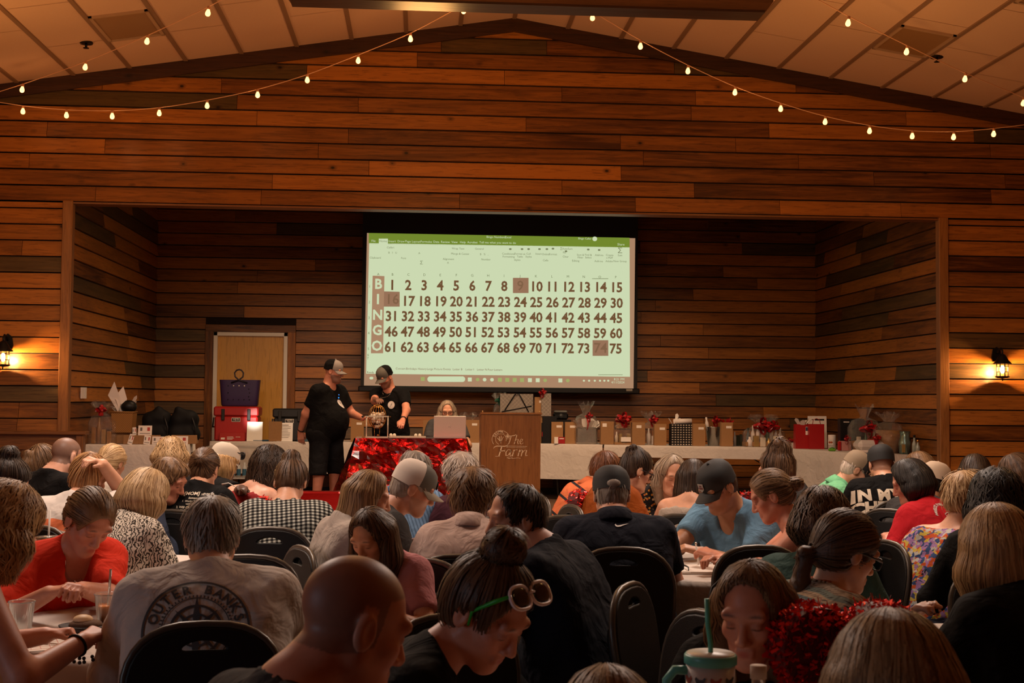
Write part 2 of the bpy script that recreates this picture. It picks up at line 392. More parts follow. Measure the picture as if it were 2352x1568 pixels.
# ------------------------------------------------------------ hair
HAIRC = {'blond': ((.30, .17, .07), (.62, .42, .22)), 'gold': ((.24, .12, .04), (.55, .33, .14)), 'dkblond': ((.13, .07, .03), (.34, .20, .09)), 'brown': ((.035, .017, .009), (.12, .06, .028)),
         'ltbrown': ((.07, .034, .016), (.22, .12, .055)), 'black': ((.006, .005, .005), (.03, .024, .02)), 'dark': ((.014, .008, .006), (.05, .027, .015)), 'red': ((.06, .018, .008), (.17, .06, .02)),
         'grey': ((.10, .08, .062), (.36, .30, .25)), 'silver': ((.22, .17, .13), (.55, .46, .38)), 'greyblond': ((.17, .12, .075), (.48, .37, .26)), 'strawberry': ((.20, .09, .035), (.52, .27, .11))}
def hair_mat(c):
    n = 'hair_'+c
    if n in MATS: return MATS[n]
    N = NT(n); lo, hi = HAIRC[c]; g = N.n('ShaderNodeNewGeometry')
    nz = N.n('ShaderNodeTexNoise', i_Scale=26.0, i_Detail=6.0, i_Roughness=.7); N.l(N.coord((1, 1, .25)), nz.inputs['Vector'])
    k = N.math('ADD', N.math('MULTIPLY', g.outputs['Random Per Island'], .75), N.math('MULTIPLY', nz.outputs[0], .42))
    N.l(N.ramp(k, [(.15, lo), (.85, hi)]), N.b.inputs['Base Color']); N.b.inputs['Roughness'].default_value = .46; N.b.inputs['Specular IOR Level'].default_value = .32
    N.bump(nz.outputs[0], .5, .008)
    MATS[n] = N.mat; return N.mat
def make_hair(H, R, G, res, seed, sc):
    """H head centre, R head axes (columns right, face, up); G: the style"""
    kind, c = G['k'], G['c']; rg = random.Random(seed); th = G.get('th', .012); L = G.get('len', 0)
    W = lambda x, y, z: H+(R @ _v((x, y, z)))*sc
    lo = H-.2*sc; hi = H+.2*sc; lo[2] -= max(L-.05, 0)
    if kind in ('bun', 'pony', 'clip'): lo -= .07; hi += .07
    F = Field([axis(lo[i], hi[i], res) for i in range(3)])
    F.un(ell(W(0, -.012, .036), _v((.076+th, .096+th, .083+th*1.15))*sc, R))
    F.un(ell(W(0, -.045, -.01), _v((.066+th*.7, .064+th*.8, .085))*sc, R), .02*sc)
    fr = G.get('fringe', 0)                                         # + lowers the hairline, - raises it
    F.sub(ell(W(0, .118, -.040-fr), _v((.085-.2*max(fr, 0), .099, .125))*sc, R), .012*sc)
    if kind in ('short', 'bun', 'pony', 'clip', 'updo') and not G.get('ears'):
        for q in (-1, 1): F.sub(ell(W(.085*q, .006, -.03), _v((.035, .032, .048))*sc, R), .01*sc)
    if kind in ('short', 'bun', 'pony', 'clip', 'updo', 'bob'):
        zc = G.get('nape', -.075); n = R @ _v((0, .35, -1)); n = n/np.linalg.norm(n); F.cut(W(0, -.07, zc), n)
    if G.get('top'):
        F.un(ell(W(0, .01, .085), _v((.066, .085, .02+G['top']))*sc, R), .03*sc)
    if G.get('bald'):                                               # bare crown with hair round the sides
        F.sub(ell(W(0, .02, .105), _v((.062, .10, .055))*sc, R), .01)
    if kind in ('long', 'curly', 'bob'):
        down = _v((0, 0, -1)); hz = G.get('hang', .6); d = down*hz+(R @ _v((0, 0, -1)))*(1-hz); d /= np.linalg.norm(d)
        for a in np.linspace(-G.get('wrap', 105), G.get('wrap', 105), 11):
            s_, c_ = math.sin(rad(a)), math.cos(rad(a)); A = W(.074*s_, -.012-.088*c_, .015)
            rd = R @ _v((s_, -c_, 0)); ln = L*(1-.12*abs(a)/105)
            B = A+rd*.012*sc+d*ln*.45; C = A+rd*G.get('flare', .0)*sc+d*ln; fl = G.get('full', 1)
            F.un(cone(A, B, .03*sc, .031*fl*sc), .03); F.un(cone(B, C, .031*fl*sc, .017*fl*sc), .03)
    buns = []
    if kind in ('bun', 'clip', 'updo'):
        b = G.get('at', (0, -.085, .10)); r = G.get('r', .04)*sc; B = W(*b); F.un(ell(B, (r*1.1, r*1.05, r*.9)), .015); buns.append((B, r))
        if kind == 'updo':
            for _ in range(9):
                q = B+_v([rg.uniform(-1, 1) for _ in range(3)])*r*.9; F.un(ell(q, (r*.45,)*3), .01)
    if kind == 'pony':
        b = G.get('at', (0, -.10, .03)); A = W(*b); out = R @ _v(G.get('dir', (0, -1, -.1))); B = A+out*.04*sc; C = B+_v((0, 0, -1))*L*.5+out*.015; D = C+_v((0, 0, -1))*L*.5
        F.un(cone(W(b[0]*.8, b[1]*.75, b[2]), B, .024*sc, .022*sc), .02); F.un(cone(B, C, .024*sc, .032*sc), .02); F.un(cone(C, D, .032*sc, .012*sc), .02)
    if G.get('cap'): F.cut(W(0, 0, .040), R @ _v((0, -.05, 1)))
    cu = G.get('curl', 0)
    if cu: wob(F, cu, 150, seed); wob(F, cu*.7, 260, seed+1)
    else: wob(F, .0025, 120, seed)
    me = F.mesh('hair'); nv = len(me.vertices); P = np.empty(nv*3, np.float32); me.vertices.foreach_get('co', P); P = P.reshape(-1, 3)
    Q = np.empty(len(me.loops), np.int32); me.loops.foreach_get('vertex_index', Q); Q = Q.reshape(-1, 4); bpy.data.meshes.remove(me)
    bvh = BVHTree.FromPolygons([Vector(p) for p in P], Q.tolist())
    # ribbons of strands following the surface
    n = int(G.get('n', 380)*1.5); V = []; FQ = []; C0 = Vector(W(0, -.012, .02)); Rm = Matrix(R.tolist())
    def hit(dirn, org=None):
        o = (C0 if org is None else org); h = bvh.ray_cast(o+dirn*.42, -dirn, .42); return h
    def ribbon(pts, nrm, w):
        if len(pts) < 3: return
        b = len(V)
        for i, p in enumerate(pts):
            t = (pts[min(i+1, len(pts)-1)]-pts[max(i-1, 0)]); sd = t.cross(nrm[i]); sd = sd.normalized() if sd.length > 1e-9 else Vector((1, 0, 0))
            ww = w*(1-.75*abs(2*i/(len(pts)-1)-1)**3); V.append(p-sd*ww); V.append(p+sd*ww)
        for i in range(len(pts)-1): FQ.append((b+2*i, b+2*i+1, b+2*i+3, b+2*i+2))
    wd = G.get('w', .0027)
    for _ in range(n):
        pts = []; nr = []; lift = rg.uniform(.0005, .0065)*(2.2 if cu else 1)*G.get('mess', 1); prev = None
        if kind in ('long', 'curly', 'bob', 'updo') and kind != 'updo':
            az = rg.uniform(-math.pi, math.pi); tw = rg.uniform(-.25, .25); st = rg.uniform(4, 40)
            seq = [('t', x) for x in np.linspace(st, 96, 9)]+[('h', x) for x in np.linspace(.02, max(L, .03)+.05, 10)]
            for kk, x in seq:
                a = az+tw*len(pts)/12+(rg.uniform(-.10, .10) if cu else 0)
                if kk == 't':
                    x = rad(x); d = Rm @ Vector((math.sin(x)*math.sin(a), -math.sin(x)*math.cos(a), math.cos(x))); h = hit(d)
                else:
                    d = Rm @ Vector((math.sin(a), -math.cos(a), 0)); d.z = 0; d.normalize(); h = hit(d, C0+Vector((0, 0, -x)))
                if h[0] is None: break
                rr = (h[0]-C0).xy.length if kk == 'h' else (h[0]-C0).length
                if prev is not None and prev-rr > .022: break
                prev = rr; pts.append(h[0]+h[1]*lift); nr.append(h[1])
        else:
            if kind == 'short': A = Vector((0, -.45, .9)).normalized()
            else: A = Vector(G.get('at', (0, -.085, .10))); A = (A-Vector((0, -.012, .02))).normalized()
            s0 = Vector((rg.gauss(0, 1), rg.gauss(0, 1), rg.gauss(0, .8)+.35)).normalized()
            ang = A.angle(s0, 0.01)
            if kind == 'short': ts = np.linspace(0, G.get('sl', .55), 6)
            else: ts = np.linspace(0, -ang*.93, 9)
            ax = A.cross(s0)
            if ax.length < 1e-4: continue
            sw = rg.uniform(-.3, .3)*G.get('mess', 1)
            for j, t in enumerate(ts):
                d = Matrix.Rotation(t, 3, ax) @ s0
                if kind == 'short': d = Matrix.Rotation(sw*j/6, 3, 'Z') @ d
                h = hit(Rm @ d)
                if h[0] is None: break
                rr = (h[0]-C0).length
                if prev is not None and abs(prev-rr) > .02: break
                if rr < .055*sc: break
                prev = rr; pts.append(h[0]+h[1]*(lift*(1+(j*.35 if kind == 'short' else 0)))); nr.append(h[1])
        ribbon(pts, nr, wd*rg.uniform(.6, 1.3))
    for B, r in buns:
        for _ in range(int(n*.18)):
            a = Vector([rg.gauss(0, 1) for _ in range(3)]).normalized(); b = a.orthogonal().normalized(); c2 = a.cross(b); o = rg.uniform(0, 6.28); pts = []; nr = []
            for j in range(9):
                q = o+j*.36; d = (b*math.cos(q)+c2*math.sin(q)); h = hit(d, Vector(B))
                if h[0] is None or (h[0]-Vector(B)).length > r*1.7: break
                pts.append(h[0]+h[1]*rg.uniform(.001, .004)); nr.append(h[1])
            ribbon(pts, nr, wd*1.1)
    if V:
        P = np.concatenate([P, np.array([list(v) for v in V], np.float32)]); Q = np.concatenate([Q, np.array(FQ, np.int32)+nv])
    return npmesh('hair', P, Q)
# ------------------------------------------------------------ the figure
def ik(S, Wr, l1, l2, pole):
    d = Wr-S; D = np.linalg.norm(d)
    if D > (l1+l2)*.985: Wr = S+d/D*(l1+l2)*.985; d = Wr-S; D = np.linalg.norm(d)
    u = d/D; a = (l1*l1-l2*l2+D*D)/(2*D); h = math.sqrt(max(l1*l1-a*a, 1e-6)); p = pole-u*(pole @ u); p /= np.linalg.norm(p)+1e-9
    return S+u*a+p*h, Wr
def hand_prims(Wr, d, n, right, curl, sc=1.):
    d = d/np.linalg.norm(d); n = n-d*(n @ d); n /= np.linalg.norm(n)+1e-9; t = np.cross(d, n) if right else np.cross(n, d); o = []
    for i, (off, ln) in enumerate(zip((.029, .010, -.010, -.028), (.070, .078, .073, .058))):
        K = Wr+(d*.086+t*off)*sc; o.append((cone(Wr+(d*.004+t*off*.45)*sc, K, .0155*sc, .0125*sc), .014))
        c1, c2 = rad(curl[0]+i*4), rad(curl[1]+i*6); e1 = d*math.cos(c1)+n*math.sin(c1); e2 = d*math.cos(c1+c2)+n*math.sin(c1+c2)
        e1 = e1+t*off*1.6; M = K+e1*ln*.55*sc; E = M+e2*ln*.45*sc
        o += [(cone(K, M, .0105*sc, .0092*sc), .004), (cone(M, E, .0092*sc, .0078*sc), .003)]
    a = Wr+(d*.028+t*.020)*sc; b = Wr+(d*.060+t*.046+n*.014)*sc; c = Wr+(d*.088+t*.042+n*.03)*sc
    return o+[(cone(a, b, .0145*sc, .0115*sc), .01), (cone(b, c, .0112*sc, .009*sc), .003)]
PEOPLE = {}
def person(key, px, py, s, th, label, hy=0, hp=15, hr=0, sex='f', skin='f', build=1.0, sc=1.0, hair=None, top=None, bottom=('black', (.012, .012, .013, 1), 'long'), hands=None,
           fine=False, stand=None, lean=None, cap=None, glasses=None, beard=0, buzz=None, group=None, look=None, H=None, face=None, shoes=True, wristd=None, bust=1.0, curl=(28, 42), stz=0., ch=True, hunch=1.):
    Hc = _v(at(px, py, s) if H is None else H)
    hd = rad(th); fwd = _v((math.sin(hd), math.cos(hd), 0)); lat = _v((math.cos(hd), -math.sin(hd), 0)); up = _v((0, 0, 1))
    hh = rad(th+hy); hf = _v((math.sin(hh), math.cos(hh), 0)); hl = _v((math.cos(hh), -math.sin(hh), 0)); p = rad(hp)
    fy = hf*math.cos(p)-up*math.sin(p); fz = hf*math.sin(p)+up*math.cos(p)
    r = rad(hr); R = np.stack([hl*math.cos(r)-fz*math.sin(r), fy, fz*math.cos(r)+hl*math.sin(r)], 1)
    N = Hc-fz*.085*sc-fy*.030*sc-up*.085*sc-fwd*.02*sc
    if stand is None: N = Hc-fwd*(.05+.06*hunch)*sc-up*(.165-.045*hunch)*sc-fy*.015*sc
    L = .52*sc; hz = (.545+stz if stand is None else stz+.93*sc)
    if stand is None:
        q = (N[2]-hz)/L
        if q > .99: L = (N[2]-hz)/.99; q = .99
        ln = math.acos(max(q, .62)) if lean is None else rad(lean)
    else: ln = rad(lean or 3)
    u = fwd*math.sin(ln)+up*math.cos(ln); fr = fwd*math.cos(ln)-up*math.sin(ln)
    P = N-u*L
    if stand is None: P[2] = hz
    base = _v((P[0], P[1], stz)); O = base.copy()
    Hc, N, P = Hc-O, N-O, P-O; hz -= O[2]
    fem = sex == 'f'; sw = (.90 if fem else 1.06)*(.55+.45*build)*sc; b = build*sc
    S = [N-u*.060*sc+lat*q*.170*sw for q in (-1, 1)]                # left, right
    # default: both hands on the table in front
    Wd = []
    for i, q in enumerate((-1, 1)):
        w = (hands or {}).get('LR'[i])
        if w is None: W_ = P+fwd*.44*sc+lat*q*.12; W_[2] = .80
        elif w[0] == 'px': W_ = _v(at(*w[1:4]))-O
        else: W_ = P+fwd*w[0]+lat*w[1]; W_[2] = w[2]-O[2]
        Wd.append(W_)
    E = []; l1, l2 = .285*sc, .25*sc
    for i, q in enumerate((-1, 1)):
        e, w = ik(S[i], Wd[i], l1, l2, (lat*q*.7-up*.8-fwd*.25) if Wd[i][2] < S[i][2]-.05 or stand is not None else (fwd*1.-up*.5+lat*q*.1)); E.append(e); Wd[i] = w
    # ---- torso and limbs (shared by skin and clothes)
    def torso(o):
        st = []
        for t, hw, rr, off in ((.02, .095, .118, .0), (.28, .075 if fem else .09, .102, .015), (.52, .085 if fem else .10, .100, .0), (.76, .105, .090, -.012)):
            c = P+u*L*t+fr*off*sc; hw = hw*b*(.95 if fem else 1); rr = rr*(.35*b+.65*sc*(.96 if fem else 1)); st.append((cone(c-lat*hw, c+lat*hw, rr+o), .07))
        if build > 1.12: st.append((ell(P+u*L*.26+fr*.05*b, (.13*b+o, .13*b+o, .14*b+o)), .06))
        c = N-u*.058*sc; st.append((cone(c-lat*.125*sw, c+lat*.125*sw, .056*sc*(.6+.4*build)+o), .05))
        for q in (-1, 1): st.append((cone(N+u*.012*sc, c+lat*q*.135*sw, .046*sc+o*.6, .05*sc+o), .04))
        if fem and bust:
            for q in (-1, 1): st.append((ell(P+u*L*.66+fr*.085*b+lat*q*.068*b, _v((.062, .062, .062))*b*bust+o), .04))
        return st
    def arm(i, o, t0=0., t1=2.):                                    # t 0..1 upper arm, 1..2 forearm
        k = .55+.45*build; a = []
        if t0 < 1:
            e = S[i]+(E[i]-S[i])*min(t1, 1); a.append((cone(S[i], e, .056*k*sc+o, (.056-.015*min(t1, 1))*k*sc+o, flat=t1 < 1), .03))
        if t1 > 1:
            e = E[i]+(Wd[i]-E[i])*(t1-1); a.append((cone(E[i], e, .043*k*sc+o, (.043-.016*(t1-1))*k*sc+o, flat=t1 < 2 and o > 0), .025))
        return a
    hip = [P+lat*q*.088*min(b, 1.2) for q in (-1, 1)]
    if stand is None: kn = [P+fwd*.43*sc+lat*q*.11+up*(.50-hz) for q in (-1, 1)]; an = [k-fwd*.03+up*(.085-k[2]) for k in kn]
    else:
        kn = [P+lat*q*.105*b+fwd*.02+up*(-.44*sc) for q in (-1, 1)]; an = [P+lat*q*.12*b-fwd*.01+up*(.085-P[2]) for q in (-1, 1)]
    def leg(i, o, t1=2.):
        k = .5+.5*build; a = [(cone(hip[i], kn[i], .088*k*sc+o, .060*k*sc+o), .04)]
        if t1 > 1: a.append((cone(kn[i], kn[i]+(an[i]-kn[i])*(t1-1), .060*k*sc+o, .040*sc+o), .03))
        return a
    def foot(i): return [(cone(an[i]+up*(.045-an[i][2])-fwd*.03, an[i]+up*(.035-an[i][2])+fwd*.14, .04*sc, .032*sc), .02)]
    Wl = lambda x, y, z: Hc+(R @ _v((x, y, z)))*sc
    hs = sc*(.97 if fem else 1.0); El = lambda c, r: ell(Wl(*c), _v(r)*hs, R)
    # ---- body: one continuous skin
    pts = np.array([P, N, Hc]+kn+an+E+Wd+S); lo = pts.min(0)-.2; hi = pts.max(0)+.2; lo[2] = -.02; hi[2] = Hc[2]+.17
    big = s > 430
    h = .011 if s > 650 else .014 if s > 300 else .017; hf_ = .0045 if s > 560 else .0055 if s > 330 else .0065
    if stand is not None: hf_ = .0055
    fx = [[(Hc[i]-.125*sc, Hc[i]+.125*sc, hf_)] for i in range(3)]
    if fine:
        for i in ((0, 1) if fine is True else fine):
            for j in range(3): fx[j].append((Wd[i][j]-.12, Wd[i][j]+.12, .0055))
    F = Field([axis(lo[i], hi[i], h, fx[i]) for i in range(3)])
    for pr, k in torso(-.004): F.un(pr, k)
    for i in (0, 1):
        for pr, k in arm(i, 0)+leg(i, -.006)+foot(i): F.un(pr, k)
        d = Wd[i]-E[i]; d = d/np.linalg.norm(d); d[2] = max(min(d[2], .25), -.35)
        if wristd and 'LR'[i] in wristd: d = fwd*wristd['LR'[i]][0]+lat*wristd['LR'[i]][1]+up*wristd['LR'[i]][2]
        for pr, k in hand_prims(Wd[i], d, -up+lat*(-.25 if i else .25), i == 1, curl, sc*(.92 if fem else 1.02)): F.un(pr, k)
    F.un(cone(Wl(0, -.03, -.06), N-u*.01, .052*sc*(.92 if fem else 1.08)*(.6+.4*build), .058*sc*(.9 if fem else 1.08)*(.6+.4*build)), .03)
    F.un(El((0, -.012, .036), (.075, .096, .083)), .02)
    jw = .98 if fem else 1.09
    F.un(El((0, .022, -.038), (.056*jw, .068, .078)), .03); F.un(El((0, .066, -.098), (.022*jw, .022, .02)), .03)
    for q in (-1, 1):
        F.un(cone(Wl(q*.046*jw, -.002, -.052), Wl(q*.016*jw, .06, -.1), .019*hs), .025); F.un(El((q*.040, .056, -.022), (.018, .018, .016)), .03)
    if build > 1.15: F.un(El((0, .035, -.10), (.055, .05, .03)), .03)
    F.un(cone(Wl(-.042, .078, .024), Wl(.042, .078, .024), .013*hs), .02)
    for q in (-1, 1): F.sub(El((q*.032, .100, .001), (.020, .013, .0115)), .010)
    for q in (-1, 1): F.un(El((q*.032, .0755, .0), (.0135, .0125, .0115)), .003)
    nl = 1 if fem else 1.12
    F.un(cone(Wl(0, .083, .012), Wl(0, .106*(.98 if fem else 1), -.034), .0085*hs, .0125*hs*nl), .010)
    for q in (-1, 1): F.un(El((q*.0125*nl, .093, -.039), (.0085, .011, .008)), .006)
    F.un(cone(Wl(-.017, .0835, -.0635), Wl(.017, .0835, -.0635), .0065*hs), .008); F.un(cone(Wl(-.013, .083, -.0745), Wl(.013, .083, -.0745), .0078*hs), .008)
    F.sub(cone(Wl(-.022, .093, -.0685), Wl(.022, .093, -.0685), .0026*hs), .004)
    for q in (-1, 1):
        F.un(El((q*.079, -.014, -.006), (.010, .021, .034)), .008); F.sub(El((q*.091, -.008, -.004), (.009, .011, .020)), .006)
    me = F.mesh('body'); nv = len(me.vertices); V = np.empty(nv*3, np.float32); me.vertices.foreach_get('co', V); V = V.reshape(-1, 3)
    q = ((V-Hc) @ R)/sc; x, y, z = np.abs(q[:, 0]), q[:, 1], q[:, 2]; base_c = _v(SKIN[skin]); colr = np.tile(base_c, (nv, 1)); front = y > .04
    def paint(m, c, k=1.):
        m = np.clip(m, 0, 1)[:, None]*k; colr[:] = colr*(1-m)+_v(c)*m
    inhead = (np.abs(q) < .14).all(1)
    if inhead.any():
        paint(inhead & front & (z > -.06) & (z < -.01) & (x > .02), base_c*_v((1.1, .80, .78)), .22)
        lips = np.clip(1.5-np.hypot(x/.024, (z+.069)/.0125)*1.5, 0, 1)*(y > .07); paint(lips, base_c*_v((.85, .42, .42)) if fem else base_c*_v((.85, .6, .58)), .9)
        paint(np.clip(1.6-np.hypot((x-.034)/.024, (z-.0235-.004*np.sin((x-.01)*60))/.0055)*1.6, 0, 1)*(y > .05), base_c*.16, .85)
        paint(np.clip(1.6-np.hypot((x-.032)/.017, (z+.0075)/.0042)*1.6, 0, 1)*(y > .05), base_c*.10, .9)
        paint(np.clip(1.4-np.hypot((x-.033)/.022, (z-.004)/.012)*1.4, 0, 1)*(y > .05), base_c*_v((.62, .5, .48)), .6 if fem else .3)
        if beard: paint(((z < -.035) & (y > -.005) & (z > -.125) & (y+z*.4 > -.03)) & ~((np.hypot(x/.02, (z+.068)/.008)) < 1), _v(beard if not np.isscalar(beard) else base_c*.25), .75)
        if buzz is not None:
            hl_ = (z > .055-np.clip(y-.02, -1, .06)*(-.4)) | ((y < .02) & (z > -.055+.4*np.clip(y+.05, 0, 1)))
            ear = (x > .074) & (np.hypot(y+.012, z+.005) < .045); paint(hl_ & inhead & (y < .082-.0*z) & ~ear, buzz, .72)
    at_ = me.attributes.new('tint', 'FLOAT_COLOR', 'POINT'); at_.data.foreach_set('color', np.concatenate([colr, np.ones((nv, 1))], 1).astype(np.float32).ravel())
    if stand is None and ch is not None: chair(O[0]+fwd[0]*.03, O[1]+fwd[1]*.03, th if ch is True else ch, CHL(label), z=0 if not stz else stz)
    root = empty('person', O.tolist(), 0, label, 'person', group)
    body = link('body', me, skin_mat(), root)
    out = dict(root=root, body=body, H=Hc, R=R, N=N, u=u, fr=fr, lat=lat, fwd=fwd, P=P, O=O, W=Wd, E=E, S=S, sc=sc, s=s, L=L, th=th, stand=stand)
    # ---- clothes
    hc = .010 if s > 600 else .013
    if top:
        m, sl, nk = top[:3]; o = .010 if len(top) < 4 else top[3]
        pt = np.array([P, N]+S+E+(Wd if sl == 'long' else [])); lo = pt.min(0)-.24; hi = pt.max(0)+.24
        if sl in ('none', 'tank'): pt = np.array([P, N]+S); lo = pt.min(0)-.22; hi = pt.max(0)+.2
        C = Field([axis(lo[i], hi[i], hc) for i in range(3)])
        for pr, k in torso(o): C.un(pr, k+.01)
        nn = u*.9-fr*(-.45); nn = u+fr*.42; nn = nn/np.linalg.norm(nn)
        nr_ = (.92 if fem else 1.08)*(.6+.4*build)*sc
        if sl in ('none', 'tank'):
            C.cut(N-u*(.105 if nk != 'wide' else .07)*sc, u*.95+fr*.3)
            for q_ in (-1, 1):
                a = N-u*.10*sc-fr*.08*b+lat*q_*.09*sw; bb = N-u*.030*sc+lat*q_*.085*sw; c = N-u*.11*sc+fr*.07*b+lat*q_*.09*sw; wr_ = .024 if nk == 'wide' else .016
                C.un(cone(a, bb, wr_+.01, wr_+.012), .02); C.un(cone(bb, c, wr_+.012, wr_+.01), .02)
            for i in (0, 1): C.sub(cone(S[i]+(S[i]-N)*.18, E[i], .062*sc), .012)
        else:
            C.cut(N+u*.035*sc, nn)
            a = {'crew': .056, 'collar': .060, 'boat': .092, 'v': .062}[nk]*nr_; C.sub(cone(N+u*.012*sc+fr*.034*sc, N+u*.2*sc+fr*.03*sc, a, a*1.25), .012)
            if nk == 'v': C.sub(ell(N-u*.05*sc+fr*.07*sc, (.052*sc, .052*sc, .075*sc)), .015)
            if nk == 'boat':
                for q_ in (-1, 1): C.sub(cone(N+u*.01*sc, N+u*.012*sc+lat*q_*.085*sw, .062*sc, .050*sc), .015)
            for i in (0, 1):
                for pr, k in arm(i, o+.006, 0, {'short': .68, 'elbow': .95, 'long': 1.93, 'cap': .3}[sl]): C.un(pr, k)
        wob(C, .004, 30, s*.01); wob(C, .0022, 62, s*.02)
        if stand is None: C.cut((0, 0, .465), (0, 0, -1))
        else: C.cut(P-u*.13, -u)
        out['top'] = link('shirt', C.mesh('shirt'), m, root)
        if nk == 'collar':
            M = MB(); ca = np.linspace(0, 2*math.pi, 25); g = []
            for dr, dz in ((.062, .052), (.067, .058), (.080, .036), (.102, -.010), (.097, -.016)):
                g.append([list(N-u*.004+(lat*math.cos(t)*dr*1.05+fr*math.sin(t)*dr)*sc*(.92 if fem else 1.08)+u*(dz-.018*max(math.sin(t), 0)*1.3)*sc) for t in ca[:-1]])
            M.grid(np.array(g), closed=True); out['collar'] = M.build('collar', top[4] if len(top) > 4 else m, root)
    if bottom:
        n_, c_, ty = bottom; m = cloth('trousers_'+n_, c_)
        pt = np.array([P]+hip+kn+an); lo = pt.min(0)-.2; hi = pt.max(0)+.2; lo[2] = -.02
        C = Field([axis(lo[i], hi[i], .016) for i in range(3)])
        C.un(cone(P-lat*.10*b, P+lat*.10*b, .122*(.4*b+.6*sc)), .05)
        t1 = {'long': 1.93, 'shorts': 1.0}[ty]
        for i in (0, 1):
            for pr, k in leg(i, .014, t1 if ty == 'long' else 1.): C.un(pr, k)
        if ty == 'shorts':
            C2 = C
            for i in (0, 1): C.un(cone(hip[i]+lat*(.015 if i else -.015), kn[i]-up*.02+lat*(.03 if i else -.03), .112, .098), .012)
            C.cut((0, 0, kn[0][2]-.03), (0, 0, -1))
        wob(C, .004, 28, 2.)
        out['legs'] = link('trousers', C.mesh('trousers'), m, root)
    if shoes:
        for i in (0, 1):
            C = Field([axis(an[i][j]-.22, an[i][j]+.22, .015) for j in range(2)]+[axis(-.02, .16, .012)])
            a = an[i]
            C.un(cone(a+up*(.06-a[2])-fwd*.035, a+up*(.048-a[2])+fwd*.15, .052, .042), .02).un(cone(a+up*(.09-a[2]), a+up*(.05-a[2]), .05, .05), .02).cut((0, 0, .004), (0, 0, -1))
            link('shoe', C.mesh('shoe'), mat('shoe_dark', (.02, .018, .017, 1), .5), root)
    if hair:
        hr_ = .0062 if s > 600 else .0075 if s > 330 else .009
        me = make_hair(Hc.copy(), R, hair, hr_, hash_(key), sc*(.99 if fem else 1.0)); out['hair'] = link('hair', me, hair_mat(hair['c']), root)
    M4 = Matrix([[*R[0]*sc, Hc[0]], [*R[1]*sc, Hc[1]], [*R[2]*sc, Hc[2]], [0, 0, 0, 1]]); out['M'] = M4
    if cap: make_cap(M4, root, *cap)
    if glasses: make_glasses(M4, root, glasses)
    PEOPLE[key] = out; return out
def hash_(k): return sum(ord(c)*(i+3) for i, c in enumerate(str(k))) % 997
def make_cap(M, root, front, back, brim, mode='fwd', logo=None, tilt=-6):
    Q = M @ T(0, -.012, .036) @ RX(tilt) @ (RZ(180) if mode == 'back' else Matrix())
    b = MB(); n = 28; prof = [(1.0, -.012), (1.015, .02), (.97, .045), (.85, .07), (.62, .089), (.32, .098), (.001, .101)]
    vs = [Q @ Vector((r*.089*math.cos(2*math.pi*k/n), r*.108*math.sin(2*math.pi*k/n), z-(.018 if j == 0 and math.sin(2*math.pi*k/n) < 0 else 0))) for j, (r, z) in enumerate(prof) for k in range(n)]
    fs, mi = [], []
    for j in range(len(prof)-1):
        for k in range(n):
            fs.append((j*n+k, j*n+(k+1) % n, (j+1)*n+(k+1) % n, (j+1)*n+k)); mi.append(0 if 1 <= k*28/n < 13 else 1)
    for f, m in zip(fs, mi): pass
    b.v = [tuple(v) for v in vs]; b.f = [list(f) for f in fs]; b.m = mi; b.sm = [True]*len(fs)
    b.ball(Q @ Vector((0, 0, .102)), .008, 8, 6, 0)
    c = b.build('cap', [front, back], root)
    if mode != 'none':
        g = MB(); P = []
        for t in np.linspace(0, 1, 7):
            P.append([Q @ Vector(((.086+.004*t)*math.sin(a)*(1-.12*t*abs(math.sin(a))), .100*math.cos(a)+.074*t*math.cos(a*.75), -.008-.016*t-.030*math.sin(a)**2*(.4+.6*t))) for a in np.linspace(-1.12, 1.12, 17)])
        g.grid(np.array(P)); up = [[Vector(p)+(M.to_3x3() @ Vector((0, 0, .004))) for p in r] for r in P]; g.grid(np.array(up)[::-1])
        rim = [P[-1], up[-1]]; g.grid(np.array(rim)); g.build('brim', brim, c)
    if logo:
        kind, col, txt = logo; parts = []
        if kind == 'disc':
            d = MB(); d.lathe([(.001, .003), (.022, .003), (.022, 0)], n=20); parts.append((d.mesh('d'), RX(-78), 0)); t = MB()
            for a in range(5): t.box((-.002, .0045, -.012+a*.005), (.002+.010*(1-abs(a-2)/3), .006, -.010+a*.005))
            parts.append((t.mesh('t'), RX(12), 1))
        if kind == 'shield':
            d = MB(); d.extr([(-.018, .022), (.018, .022), (.018, -.008), (0, -.024), (-.018, -.008)], 0, .003); parts.append((d.mesh('d'), RX(12), 0))
            t = MB(); t.box((-.013, .003, -.006), (.013, .0045, .004)).box((-.008, .003, .008), (.008, .0045, .015)); parts.append((t.mesh('t'), RX(12), 1))
        if kind == 'text':
            for j, q in enumerate(txt): parts.append((textmesh(q, .022-.006*j, .001, offset=.0012), RZ(180) @ STAND @ RX(-14) @ T(0, .012-j*.024, 0), 0))
        me = merge(parts); o = link('logo', me, col, c); o.matrix_local = Q @ T(0, .109, .030)
